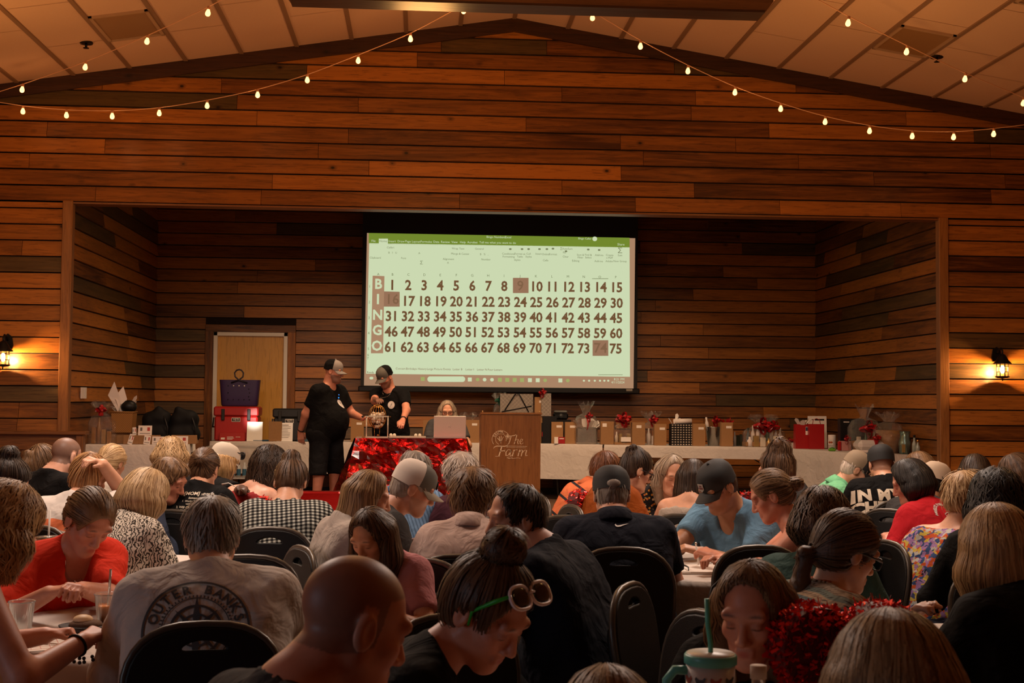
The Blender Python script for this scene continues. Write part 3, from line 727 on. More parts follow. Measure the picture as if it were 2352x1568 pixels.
def make_glasses(M, root, m, lens=None, name='glasses', L=Matrix(), big=1.0, temple=None):
    b = MB(); Q = M @ L
    for q in (-1, 1):
        pts = []
        for k in range(20):
            a = 2*math.pi*k/20; ex = 2.6; c, s_ = math.cos(a), math.sin(a)
            pts.append(Q @ Vector((q*.034*big**.5+.026*big*math.copysign(abs(c)**(2/ex), c), .100-.004*abs(c), -.004+.020*big*math.copysign(abs(s_)**(2/ex), s_))))
        b.tube(pts+pts[:2], .0022 if big < 1.1 else .0042, 6, 0)
    b.tube([Q @ Vector((-.010, .102, .002)), Q @ Vector((0, .104, .004)), Q @ Vector((.010, .102, .002))], .0022*big, 6, 0)
    g = b.build(name, m, root)
    for q in (-1, 1):
        t = MB(); t.tube([Q @ Vector((q*.062*big**.6, .095, .004)), Q @ Vector((q*.080, .06, .006)), Q @ Vector((q*.082, -.005, .006)), Q @ Vector((q*.078, -.03, -.018))], [.003*big, .004*big, .003*big, .002*big], 6); t.build('temple', temple or m, g)
        if lens:
            l_ = MB(); l_.ball(Q @ Vector((q*.034*big**.5, .099, -.004)), (.024*big, .002, .018*big), 16, 8, 0, Q.to_3x3().normalized().to_4x4()); l_.build('lens', lens, g)
    return g
def decal(pr, me, target, org, rt, upv, m, name='print', off=.0035, sub=True, parent=None):
    """lay flat lettering (XY mesh) on a garment by casting it along the print's normal"""
    rt = Vector(rt).normalized(); upv = Vector(upv); upv = (upv-rt*upv.dot(rt)).normalized(); n = rt.cross(upv)
    bm = bmesh.new(); bm.from_mesh(me); bpy.data.meshes.remove(me)
    low = min((v.co.z for v in bm.verts), default=0)
    bmesh.ops.delete(bm, geom=[f for f in bm.faces if f.normal.z < .5], context='FACES_ONLY'); bmesh.ops.triangulate(bm, faces=bm.faces)
    if sub:
        for _ in range(2):
            es = [e for e in bm.edges if e.calc_length() > .022]
            if es: bmesh.ops.subdivide_edges(bm, edges=es, cuts=1); bmesh.ops.triangulate(bm, faces=bm.faces)
    bvh = BVHTree.FromPolygons([v.co.copy() for v in target.data.vertices], [p.vertices[:] for p in target.data.polygons]); bad = []
    for v in bm.verts:
        o = Vector(org)+rt*v.co.x+upv*v.co.y+n*.35; h = bvh.ray_cast(o, -n, .7)
        if h[0] is None: bad.append(v)
        else: v.co = h[0]+n*off
    bmesh.ops.delete(bm, geom=bad, context='VERTS')
    out = bpy.data.meshes.new(name); bm.to_mesh(out); bm.free()
    return link(name, out, m, parent or pr['root'])

def CHL(l):
    q = l[len('person '):]; q = q.split(',')[0]
    for a in ('showing only ', 'standing ', 'with ', 'in '):
        if q.startswith(a): q = q[len(a):]; break
    w = q.split()[:9]
    while w and w[-1] in ('with', 'and', 'in', 'the', 'a', 'on', 'of', 'to', 'beside', 'from', 'his', 'its', 'behind', 'before', 'at', 'between', 'below', 'beyond', 'by'): w.pop()
    return 'black banquet chair under the person with '+' '.join(w)
# ------------------------------------------------------------ the hall
YF, YB, XC, ST = 13.5, 18.0, .95, .26                              # front wall, alcove back wall, ridge line, stage height
XL, XR, ZH, ZA, SL = -3.66, 5.64, 3.58, 5.64, .16                  # alcove opening, header height, ridge height, roof slope
def zc(x): return ZA-SL*abs(x-XC)
def onC(px, py):                                                    # pixel -> ceiling
    d = ray(px, py); sg = 1 if px > 1180 else -1
    t = (ZA+SL*sg*XC-CAMZ)/(d.z+SL*sg*d.x); return CAM+d*t
def wood(name, along, lo=(.060, .017, .004), hi=(.44, .155, .024), knots=True, rough=.42):
    if name in MATS: return MATS[name]
    N = NT(name); g = N.n('ShaderNodeNewGeometry').outputs['Random Per Island']
    sc = {'x': (.55, 5, 9), 'y': (5, .55, 9), 'z': (9, 9, .6)}[along]; kx = {'x': (2.6, .01, 4), 'y': (.01, 2.6, 4), 'z': (4, .01, 2.6)}[along]
    w = N.n('ShaderNodeCombineXYZ'); 
    for i, m in enumerate((17., 31., 11.)): N.l(N.math('MULTIPLY', g, m), w.inputs[i])
    def off(v):
        a = N.n('ShaderNodeVectorMath', operation='ADD'); N.l(v, a.inputs[0]); N.l(w.outputs[0], a.inputs[1]); return a.outputs[0]
    n1 = N.n('ShaderNodeTexNoise', i_Scale=1.6, i_Detail=7.0, i_Roughness=.62, i_Distortion=1.6); N.l(off(N.coord(sc)), n1.inputs['Vector'])
    n2 = N.n('ShaderNodeTexNoise', i_Scale=1.0, i_Detail=2.0); N.l(off(N.coord(tuple(min(q, 1.6)*.8 for q in sc))), n2.inputs['Vector'])
    n3 = N.n('ShaderNodeTexNoise', i_Scale=9.0, i_Detail=3.0); N.l(off(N.coord(sc)), n3.inputs['Vector'])
    k = N.math('ADD', N.math('MULTIPLY', n1.outputs[0], .55), N.math('ADD', N.math('MULTIPLY', g, .42), N.math('MULTIPLY', n2.outputs[0], .35)))
    k = N.math('SUBTRACT', k, .12)
    mid = tuple((a+b)*.5 for a, b in zip(lo, hi)); c = N.ramp(k, [(.34, lo), (.55, mid), (.78, hi)])
    c = N.mix(N.ramp(g, [(0, (.75, .75, .75)), (.13, (.6, .6, .6)), (.15, (0, 0, 0))]), c, N.mix(n1.outputs[0], (.035, .026, .010, 1), (.17, .105, .035, 1)))
    c = N.mix(N.math('MULTIPLY', N.math('GREATER_THAN', n3.outputs[0], .60), .35), c, tuple(x*.5 for x in lo)+(1,))
    if knots:
        v = N.n('ShaderNodeTexVoronoi', i_Scale=1.5); N.l(off(N.coord(kx)), v.inputs['Vector'])
        vx = sep(N, v.outputs['Color'])[0]; pick = N.math('GREATER_THAN', vx, .80)
        c = N.mix(N.math('MULTIPLY', pick, N.ramp(v.outputs['Distance'], [(.10, (.5, .5, .5)), (.22, (0, 0, 0))])), c, tuple(q*.55 for q in lo)+(1,))
        c = N.mix(N.math('MULTIPLY', pick, N.ramp(v.outputs['Distance'], [(.055, (.95, .95, .95)), (.095, (0, 0, 0))])), c, (.012, .005, .002, 1))
    N.l(c, N.b.inputs['Base Color']); N.b.inputs['Roughness'].default_value = rough; N.b.inputs['Specular IOR Level'].default_value = .35
    N.bump(N.math('ADD', n1.outputs[0], N.math('MULTIPLY', n3.outputs[0], .4)), .22, .012)
    MATS[name] = N.mat; return N.mat
WX, WY, WZ = wood('pine_boards_x', 'x'), wood('pine_boards_y', 'y'), wood('pine_boards_z', 'z', knots=True)
PIT_ = .167
def boards(mb, u0, u1, z0, z1, place, rows_from=0.0, seed=1, gap=None):
    """clapboards between u0..u1, z0..z1; place(u, d, z) maps along / out of the wall / up"""
    rg = random.Random(seed); r = 0; z = rows_from
    while z < z1-.01:
        a, b = max(z, z0), min(z+PIT_, z1)
        if b > a+.01:
            spans = [(u0, u1)]
            if gap and a < gap[3] and b > gap[2]: spans = [(u0, gap[0]), (gap[1], u1)]
            for s0, s1 in spans:
                u = s0
                while u < s1-.02:
                    e = min(u+rg.uniform(1.1, 3.6), s1)
                    if s1-e < .35: e = s1
                    a = min(a+.012, b-.004) if a == z else a; f0 = (a-z)/PIT_; f1 = (b-z)/PIT_; d0 = .036-.024*f0; d1 = .036-.024*f1; q = .0022; a, a0 = a, a
                    P = [place(x, d, zz) for x, d, zz in ((u+q, 0, a), (e-q, 0, a), (e-q, 0, b), (u+q, 0, b), (u+q, d0, a), (e-q, d0, a), (e-q, d1, b-.001), (u+q, d1, b-.001))]
                    mb.add(P, [(0, 1, 2, 3), (4, 5, 6, 7), (0, 1, 5, 4), (1, 2, 6, 5), (2, 3, 7, 6), (3, 0, 4, 7)]); u = e; a = max(z, z0)
        z += PIT_; r += 1
def structure(o): o['kind'] = 'structure'; return o
# front gable wall
m = MB(); pf = lambda u, d, z: (u, YF-d, z)
boards(m, -6.4, XL-.05, 0, ZH-.005, pf, seed=3); boards(m, XR+.06, 8.4, 0, ZH-.005, pf, seed=4)
z = ZH; rg = random.Random(11)
while z < ZA:
    hw = min((ZA-z)/SL, 7.4)
    boards(m, max(XC-hw, -6.4), min(XC+hw, 8.4), z, z+PIT_, pf, rows_from=z, seed=int(z*100)); z += PIT_
m.add([(-6.4, YF, 0), (XL-.05, YF, 0), (XL-.05, YF, 4.7), (-6.4, YF, 4.7)], [(0, 1, 2, 3)]); m.add([(XR+.06, YF, 0), (8.4, YF, 0), (8.4, YF, 4.7), (XR+.06, YF, 4.7)], [(0, 1, 2, 3)])
m.add([(-6.4, YF, ZH), (8.4, YF, ZH), (8.4, YF, zc(8.4)), (XC, YF, ZA), (-6.4, YF, zc(-6.4))], [(0, 1, 2, 3, 4)])
BACK = mat('groove_shadow', (.012, .005, .002, 1), .95); m.m[-3:] = [1]*3; structure(m.build('wall_front', [WX, BACK]))  # near-black backing paints the shadow lines into the gaps between boards
# alcove
DX0, DX1, DZ = -2.98, -1.74, 2.58
m = MB(); boards(m, XL-.05, XR+.06, ST, 4.4, lambda u, d, z: (u, YB-d, z), seed=7, gap=(DX0, DX1, ST, DZ)); m.box((XL-.1, YB, 0), (DX0, YB+.1, 4.5)); m.box((DX1, YB, 0), (XR+.1, YB+.1, 4.5)); m.box((DX0, YB, DZ), (DX1, YB+.1, 4.5)); m.m[-18:] = [1]*18; structure(m.build('wall_back', [WX, BACK]))
m = MB(); boards(m, YF+.02, YB, ST, 4.4, lambda u, d, z: (XL+d-.02, u, z), seed=8); m.box((XL-.12, YF+.02, 0), (XL-.02, YB, 4.5)); m.m[-6:] = [1]*6; structure(m.build('wall_left', [WY, BACK]))
m = MB(); boards(m, YF+.02, YB, ST, 4.4, lambda u, d, z: (XR-d+.02, u, z), seed=9); m.box((XR+.02, YF+.02, 0), (XR+.12, YB, 4.5)); m.m[-6:] = [1]*6; structure(m.build('wall_right', [WY, BACK]))
m = MB(); m.box((XL-.1, YF+.02, 4.38), (XR+.1, YB, 4.46)); structure(m.build('ceiling_alcove', mat('alcove_soffit', (.10, .045, .018, 1), .8)))
# hall sides and rear, out of the frame
pl = wood('hall_side_boards', 'y')
m = MB(); m.box((-6.5, -5, 0), (-6.4, YF, 4.6)); structure(m.build('wall_west', pl)); m = MB(); m.box((8.4, -5, 0), (8.5, YF, 4.6)); structure(m.build('wall_east', pl))
m = MB(); m.extr([(-6.5, 0), (8.5, 0), (8.5, zc(8.5)), (XC, ZA), (-6.5, zc(-6.5))], -5.1, -5); structure(m.build('wall_rear', WX))
# floors
def plank_floor(name, lo, hi):
    return wood(name, 'x', lo, hi, knots=False, rough=.35)
m = MB(); y = -5; rg = random.Random(5)
while y < YF+.5:
    x = -6.4-rg.random()*2
    while x < 8.4: e = x+rg.uniform(.9, 2.2); m.box((max(x, -6.4)+.001, y+.001, -.02), (min(e, 8.4)-.001, y+.18-.001, 0)); x = e
    y += .18
m.box((-6.5, -5.1, -.1), (8.5, YB, -.012)); structure(m.build('floor', plank_floor('floor_planks', (.16, .075, .03), (.42, .22, .10))))
m = MB(); m.box((XL-.02, YF-.35, 0), (XR+.02, YB, ST-.001)); structure(m.build('stage_floor', mat('stage_carpet', (.10, .05, .026, 1), .9, bumpy=.3, bscale=300, var=.3)))
m = MB(); m.box((XL-.05, YB-.028, ST), (DX0, YB-.0, ST+.09)); m.box((DX1, YB-.028, ST), (XR+.05, YB, ST+.09)); structure(m.build('baseboard_back', mat('dark_base', (.03, .016, .008, 1), .5)))
# trim: rake boards, posts, header ledge
dk = wood('dark_rake_wood', 'x', (.018, .007, .003), (.075, .026, .009), knots=True)
for i, q in enumerate((-1, 1)):
    m = MB(); x1 = XC+q*7.3; m.add([(XC, YF-.06, ZA), (x1, YF-.06, zc(x1)), (x1, YF-.06, zc(x1)-.145), (XC, YF-.06, ZA-.145), (XC, YF-.01, ZA), (x1, YF-.01, zc(x1)), (x1, YF-.01, zc(x1)-.145), (XC, YF-.01, ZA-.145)],
        [(0, 1, 2, 3), (4, 7, 6, 5), (3, 2, 6, 7), (0, 4, 5, 1), (1, 5, 6, 2), (0, 3, 7, 4)]); structure(m.build('trim_%d' % (i+1), dk))
for i, x in enumerate((XL, XR)):
    m = MB(); m.box((x-.052, YF-.055, ST if 0 else 0), (x+.052, YF+.05, ZH+.012), bev=.006); structure(m.build('trim_%d' % (i+3), wood('post_pine', 'z', (.22, .085, .022), (.42, .18, .05))))
m = MB(); m.box((XL+.052, YF-.045, ZH-.018), (XR-.052, YF+.14, ZH+.0)); structure(m.build('trim_5', wood('header_pine', 'x', (.10, .035, .01), (.30, .11, .03))))
# ceiling
m = MB(); tile, bar = mat('ceiling_tile', (.66, .42, .27, 1), .9, bumpy=.15, bscale=60, var=.05), mat('tee_bar', (.26, .145, .08, 1), .7)
for q in (-1, 1):
    x1 = XC+q*7.6; m.add([(XC, -5, ZA), (x1, -5, zc(x1)), (x1, YF-.005, zc(x1)), (XC, YF-.005, ZA), (XC, -5, ZA+.1), (x1, -5, zc(x1)+.1), (x1, YF-.005, zc(x1)+.1), (XC, YF-.005, ZA+.1)], [(0, 1, 2, 3), (4, 5, 6, 7), (1, 5, 6, 2), (0, 3, 7, 4), (2, 6, 7, 3), (0, 4, 5, 1)], 0)
PX = .573
for k in range(-12, 13):
    x = XC+k*PX; z = zc(x)
    if abs(x-XC) < 7.4: m.box((x-.022, -5, z-.012), (x+.022, YF-.01, z+.01), 1)
for k in range(-12, 12):
    y0 = 12.42-1.2*((k*7) % 2)*.5
    while y0 > 4:
        x0, x1 = XC+k*PX+.02, XC+(k+1)*PX-.02
        m.add([(x0, y0-.006, zc(x0)-.003), (x1, y0-.006, zc(x1)-.003), (x1, y0+.006, zc(x1)-.003), (x0, y0+.006, zc(x0)-.003)], [(0, 1, 2, 3)], 0); y0 -= 1.2
structure(m.build('ceiling', [tile, bar]))
lens = mat('unlit_lens', (.30, .155, .06, 1), .5, bumpy=.2, bscale=200); fr = mat('troffer_frame', (.42, .26, .15, 1), .6)
for k, y0, y1, lb in ((-7, 11.67, 12.45, 'unlit square ceiling light panel below the string of bulbs at the west eave'), (6, 11.45, 12.22, 'unlit square ceiling light panel crossed by the short eastern string of bulbs'),
                      (-4, 10.6, 11.45, 'unlit ceiling light panel beside the west end of the hanging beam'), (2, 10.6, 11.4, 'unlit ceiling light panel half hidden behind the hanging beam'), (7, 9.6, 10.4, 'unlit ceiling light panel at the top edge near the east eave')):
    x0, x1 = XC+k*PX, XC+(k+1)*PX; c = Vector(((x0+x1)/2, (y0+y1)/2, zc((x0+x1)/2))); a = math.atan(-SL if k >= 0 else SL)
    t = empty('ceiling_light', c, 0, lb, 'ceiling light', 'ceiling light panels'); t.rotation_euler = (0, -a, 0); hx, hy = (x1-x0)/2-.02, (y1-y0)/2
    m = MB(); m.box((-hx, -hy, -.02), (hx, -hy+.03, .0)).box((-hx, hy-.03, -.02), (hx, hy, 0)).box((-hx, -hy, -.02), (-hx+.03, hy, 0)).box((hx-.03, -hy, -.02), (hx, hy, 0)); m.build('frame', fr, t)
    m = MB(); m.box((-hx+.03, -hy+.03, -.008), (hx-.03, hy-.03, -.002)); m.build('diffuser', lens, t)
for px, py, lb in ((198, 98, 'small dark sprinkler head on the ceiling above the west string of bulbs'), (2152, 130, 'small dark sprinkler head on the ceiling beside the eastern light panel')):
    p = onC(px, py); t = empty('sprinkler_head', p, 0, lb, 'sprinkler', 'ceiling sprinklers'); d = mat('dark_bronze', (.02, .014, .01, 1), .4, .8)
    m = MB(); m.lathe([(.001, -.004), (.06, -.012), (.065, -.004), (.06, .012)], n=16); m.build('escutcheon', d, t)
    m = MB(); m.tube([(0, 0, 0), (0, 0, -.05)], .012).lathe([(.001, -.055), (.028, -.055), (.028, -.05), (.001, -.05)], n=12); m.build('deflector', d, t)
# hanging timber beam at the very top of the frame
s0 = 300.; p0, p1 = at(668, 0, s0), at(1772, 14, s0); zb = (p0.z+p1.z)/2; t = empty('hanging_beam', ((p0.x+p1.x)/2, p0.y, zb), 0, 'dark timber beam hanging from the ceiling ridge at the top edge', 'beam')
hx = (p1.x-p0.x)/2; m = MB(); m.extr([(-hx, 0), (hx, 0), (hx+.06, .08), (hx+.06, .22), (-hx-.06, .22), (-hx-.06, .08)], -.10, .10); m.build('timber', wood('beam_pine', 'x', (.07, .028, .008), (.22, .09, .03)), t)
m = MB(); m.box((-hx, -.112, -.012), (hx-.01, .112, .006)); m.build('lower_strip', dk, t)
for q in (-1, 1): m = MB(); m.tube([(q*hx*.7, 0, .2), (q*hx*.7, 0, zc(p0.x+hx*(1+q*.7))-zb)], .012); m.build('hanger_rod', mat('dark_bronze', (.02, .014, .01, 1), .4, .8), t)
# low boarded railing beside the stage
p = at(195, 990, 224); t = empty('stage_railing', (p.x, p.y, 0), 0, 'low boarded wooden railing with flat cap beside the gift table', 'railing'); zt = p.z
rw = wood('rail_pine', 'x', (.12, .045, .013), (.34, .13, .035)); rz = wood('rail_pine_upright', 'z', (.12, .045, .013), (.36, .14, .04))
m = MB(); m.box((-2.2, -.09, zt-.035), (.03, .07, zt), bev=.006); m.build('cap_rail', rw, t)
m = MB(); m.box((-2.2, -.03, zt-.19), (-.07, .0, zt-.035), bev=.004); m.build('top_board', rw, t)
m = MB(); m.box((-.075, -.06, 0), (.0, .04, zt-.035), bev=.005); m.build('post', rz, t)
m = MB()
for i in range(12): m.box((-2.15+i*.172, -.012, .08), (-2.15+i*.172+.166, .012, zt-.17))
m.build('panel', rz, t)
# door in the back wall
t = empty('door_1', ((DX0+DX1)/2, YB, ST)); t['kind'] = 'structure'; W2 = (DX1-DX0)/2; DH = DZ-ST
m = MB(); cs = WZ; m.box((-W2, -.05, 0), (-W2+.11, .02, DH), bev=.004).box((W2-.11, -.05, 0), (W2, .02, DH), bev=.004); m.build('casing', cs, t)
m = MB(); m.box((-W2, -.052, DH-.10), (W2, .02, DH), bev=.004); m.build('casing_head', WX, t)
m = MB(); f = .11; wf = mat('door_frame_paint', (.86, .80, .70, 1), .5); m.box((-W2+f, -.035, 0), (-W2+f+.055, .05, DH-.10), bev=.004).box((W2-f-.055, -.035, 0), (W2-f, .05, DH-.10), bev=.004).box((-W2+f, -.035, DH-.155), (W2-f, .05, DH-.10), bev=.004); m.build('frame', wf, t)
m = MB(); m.box((-W2+f+.055, .012, .01), (W2-f-.055, .05, DH-.155)); m.build('slab', wood('door_veneer', 'z', (.62, .31, .055), (.72, .38, .08), knots=False, rough=.3), t)
m = MB(); m.lathe([(.001, -.06), (.024, -.055), (.026, -.03), (.012, -.02), (.03, .0)], c=(W2-f-.13, .012, .95), M=RX(-90), n=14); m.build('door_handle', mat('brass', (.5, .3, .1, 1), .3, 1), t)
# ------------------------------------------------------------ wall lanterns
def sconce(px, py, lb):
    p = onY(px, py, YF-.03); t = empty('wall_lantern', p, 0, lb, 'wall lamp', 'wall lanterns'); bk = mat('lantern_black', (.012, .01, .009, 1), .45, .6)
    m = MB(); m.extr([(-.045, .06), (.045, .06), (.055, .10), (.04, .19), (.0, .22), (-.04, .19), (-.055, .10)], -.02, 0); m.build('backplate', bk, t)
    m = MB(); m.tube([(0, -.02, .15), (0, -.06, .19), (0, -.12, .20), (0, -.15, .17), (0, -.15, .12)], .011, 8); m.build('arm', bk, t)
    c = (0, -.15, 0); m = MB(); m.lathe([(.012, .14), (.03, .13), (.05, .10), (.062, .075), (.095, .04), (.098, .03), (.06, .034)], c=c, n=20); m.build('hood', bk, t)
    m = MB(); R_ = .062
    for k in range(8): a = k*math.pi/4; m.tube([(R_*math.cos(a), R_*math.sin(a)-.15, .035), (R_*math.cos(a), R_*math.sin(a)-.15, -.105)], .0035, 6)
    for z in (.0, -.055): m.lathe([(R_-.003, z-.003), (R_+.003, z-.003), (R_+.003, z+.003), (R_-.003, z+.003)], c=c, n=20)
    m.lathe([(.001, -.125), (.05, -.12), (.075, -.108), (.07, -.10), (.001, -.10)], c=c, n=20); m.tube([(0, -.15, -.12), (0, -.15, -.15)], .008); m.build('cage', bk, t)
    b = MB(); b.lathe([(.001, -.07), (.014, -.06), (.019, -.04), (.016, -.015), (.010, .01), (.001, .012)], c=c, n=14); b.build('bulb', mat('lantern_flame', (1, .6, .25, 1), emit=(1, .52, .17, 1), es=3200), t)
sconce(18, 815, 'black lantern lamp glowing on the boards above the wooden railing'); sconce(2288, 843, 'black lantern lamp glowing on the boards right of the alcove post')
# ------------------------------------------------------------ strings of bulbs
def bulb_string(lb, pts, ends, drop=.035):
    t = empty('string_of_lights', pts[0][0], 0, lb, 'string lights', 'strings of warm bulbs'); o = pts[0][0]; wire = mat('string_wire', (.75, .42, .25, 1), .6); gl = mat('warm_bulb', (1, .62, .35, 1), .3, emit=(1, .47, .15, 1), es=3.6); sk = mat('bulb_socket', (.55, .26, .14, 1), .5)
    P = [ends[0]]+[p for p, _ in pts]+[ends[1]]; path = []
    for i in range(len(P)-1):
        a = P[max(i-1, 0)]; b, c = P[i], P[i+1]; d = P[min(i+2, len(P)-1)]
        for k in range(6):
            u = k/6; path.append((b*2+(c-a)*u+(a*2-b*5+c*4-d)*u*u+(b*3-a-c*3+d)*u**3)*.5-o)
    path.append(P[-1]-o); m = MB(); m.tube(path, .0045, 5); m.build('cable', wire, t)
    for p, tilt in pts:
        q = p-o; M = T(*q) @ RY(tilt); m = MB(); m.lathe([(.009, .004), (.014, -.002), (.014, -.022), (.012, -.026)], n=10, M=M); sb = m.build('socket', sk, t)
        m = MB(); m.lathe([(.011, -.024), (.013, -.032), (.021, -.050), (.0235, -.064), (.019, -.078), (.010, -.085), (.001, -.087)], n=12, M=M); m.build('bulb', gl, t)
        if hash_(str(p.x)) % 2 == 0: lamp('bulb_glow', 'POINT', p+Vector((0, -.0, -.14)), .9, (1, .45, .15), .03)
S1 = [(53, 243, 228), (153, 252, 228), (258, 254, 228), (366, 247, 228), (476, 230, 229), (592, 205, 230), (706, 171, 232), (823, 126, 235), (943, 76, 239), (1065, 11, 246)]
bulb_string('long string of glowing bulbs sagging across the gable to the west of the ridge', [(at(*q), 0) for q in S1], (at(-80, 222, 227), at(1110, -14, 249)))
S2 = [(53, 193, 232), (198, 141, 240), (340, 81, 252), (480, 15, 268)]
bulb_string('string of glowing bulbs running up under the ceiling tiles at the west eave', [(at(*q), 8) for q in S2], (at(-60, 228, 228), at(560, -30, 280)))
S3 = [(1362, 27, 246), (1472, 93, 240), (1581, 150, 236), (1689, 199, 233), (1794, 237, 231), (1896, 267, 229), (1998, 288, 228), (2096, 300, 227), (2191, 302, 227), (2283, 295, 227)]
bulb_string('long string of glowing bulbs sagging across the gable to the east of the ridge', [(at(*q), 4) for q in S3], (at(1335, 8, 248), at(2380, 283, 226)))
S4 = [(1950, 38, 268), (2084, 105, 254), (2218, 168, 243), (2352, 224, 234)]
bulb_string('string of glowing bulbs under the ceiling tiles beside the eastern light panel', [(at(*q), 8) for q in S4], (at(1880, 0, 275), at(2420, 250, 230)))
# ------------------------------------------------------------ projection screen
def em(name, c, s=1.0):
    if name in MATS: return MATS[name]
    N = NT(name); N.b.inputs['Base Color'].default_value = (0, 0, 0, 1); N.b.inputs['Specular IOR Level'].default_value = 0; N.b.inputs['Emission Color'].default_value = c; N.b.inputs['Emission Strength'].default_value = s; MATS[name] = N.mat; return N.mat
YS = 17.55
A, B, C_, D_ = (onY(*q, YS) for q in ((836, 489), (1468, 499), (1461, 900), (826, 893)))
X0, X1, Z0 = (A.x+D_.x)/2, (B.x+C_.x)/2, (C_.z+D_.z)/2; Z1 = 4.26; SW = X1-X0
t = empty('projection_screen', ((X0+X1)/2, YS, Z0), 0, 'pull-down projection screen glowing with a number board in the alcove', 'projector screen')
def px2(px, py):                                                    # photo pixel -> screen plane, local
    q = onY(px, py, YS); return q.x-(X0+X1)/2, q.z-Z0
black = mat('screen_black', (.006, .006, .006, 1), .7); hw = SW/2
m = MB(); m.box((-hw, .0, .03), (hw, .012, Z1-Z0)); m.build('black_border', black, t)
m = MB(); m.box((-hw-.03, -.03, -.03), (hw+.03, .03, .045), bev=.012); m.build('weight_bar', mat('screen_bar', (.012, .011, .01, 1), .35, .5), t)
m = MB(); m.box((-hw-.05, -.08, Z1-Z0-.06), (hw+.05, .08, Z1-Z0+.06), bev=.02); m.build('roller_case', black, t)
for q_ in (-1, 1): m = MB(); m.tube([(q_*hw*.8, 0, Z1-Z0), (q_*hw*.8, 0, 4.385-Z0)], .012); m.build('ceiling_bracket', black, t)
m = MB(); x, z = px2(1445, 893); m.box((x-.045, -.034, z-.03), (x+.04, -.03, z+.0)); m.build('badge', mat('badge_grey', (.3, .27, .22, 1), .4, .6), t)
e1, e2 = px2(843, 535), px2(1459, 547); e3, e4 = px2(1455, 893), px2(836, 885)
def quad(mb, P, d, mi=0): mb.add([(x, d, z) for x, z in P], [(0, 1, 2, 3)], mi)
MAUVE, PALE, GREEN, BROWN, CELL = em('projected_mauve', lin(168, 130, 100)), em('projected_pale_green', lin(203, 216, 176)), em('projected_ribbon_green', lin(113, 135, 45)), em('projected_brown', lin(112, 80, 52)), em('projected_cell', lin(150, 112, 86))
m = MB(); quad(m, (e4, e3, e2, e1), -.002); m.build('image_margin', MAUVE, t)
q = [px2(*a) for a in ((841, 858), (1447, 865), (1446, 568), (848, 558))]; m = MB(); quad(m, q, -.004); m.build('spreadsheet', PALE, t)
q = [px2(*a) for a in ((847, 560), (1446, 568), (1446, 546), (847, 535))]; m = MB(); quad(m, q, -.004); q = [px2(*a) for a in ((870, 561), (891, 561), (891, 548), (870, 548))]; quad(m, q, -.006, 1); m.build('ribbon', [GREEN, PALE], t)
# letter column and marked cells
m = MB(); quad(m, [px2(*a) for a in ((852, 811), (880, 811), (883, 634), (856, 633))], -.006); m.build('letter_column', MAUVE, t)
for a in (((1178, 673), (1214, 673), (1214, 638), (1178, 638)), ((881, 704), (918, 704), (918, 670), (882, 669)), ((1361, 817), (1397, 817), (1397, 781), (1361, 781))): m = MB(); quad(m, [px2(*b) for b in a], -.006); m.build('called_number_cell', CELL, t)
parts = []; 
def put(txt, px, py, hpx, mi, off=.0, d=-.009, w=1.0, al='CENTER'):
    x, z = px2(px, py); sz = hpx/sY(YS)*1.38; parts.append((textmesh(txt, sz, .0004, al, offset=sz*off), T(x, d, z) @ STAND @ Matrix.Diagonal((w, 1, 1, 1)), mi))
def rowy(r, c): return (653.5, 690, 725, 760.5, 796)[r]+c*.42*(.93-.08*r)*1.0
for r in range(5):
    for c in range(15):
        x = (901, 901, 900, 899, 898)[r]+c*(36.75+.03*r); y = rowy(r, c)+2; n = str(r*15+c+1)
        if n not in ('9', '16', '74'): put(n, x, y, 23, 0, .028, w=.93)
    
put('9', 1195, 657, 23, 3, .012); put('16', 901, 688, 23, 3, .012); put('74', 1379, 800, 23, 3, .012)
for r, (l, y) in enumerate(zip('BINGO', (653, 688, 724, 759, 795))): put(l, 869-r*.8, y, 23, 1, .03, w=.95)
for k, l in enumerate('ABCDEFGHIJKLMNOP'): put(l, 869+(k*36.6 if k else 0)-(4 if k else 0), 630+k*.45, 6, 2)
for k, y in enumerate((658, 694, 730, 765, 801, 815, 823)): put(str(k+1), 849-k*.7, y, 6, 2)
for w_, x in zip(('File', 'Home', 'Insert', 'Draw', 'Page Layout', 'Formulas', 'Data', 'Review', 'View', 'Help', 'Acrobat', 'Tell me what you want to do'), (858, 880, 901, 921, 948, 979, 1002, 1023, 1044, 1063, 1085, 1143)): put(w_, x, 553.5+(x-858)*.014, 5.2, 2 if w_ == 'Home' else 1)
put('Bingo Numbers', 1139, 544.5, 5, 1); put('- Excel', 1165, 545, 5, 1); put('Share', 1426, 561.5, 5.5, 1); put('Bingo Caller', 1343, 548, 4.5, 1)
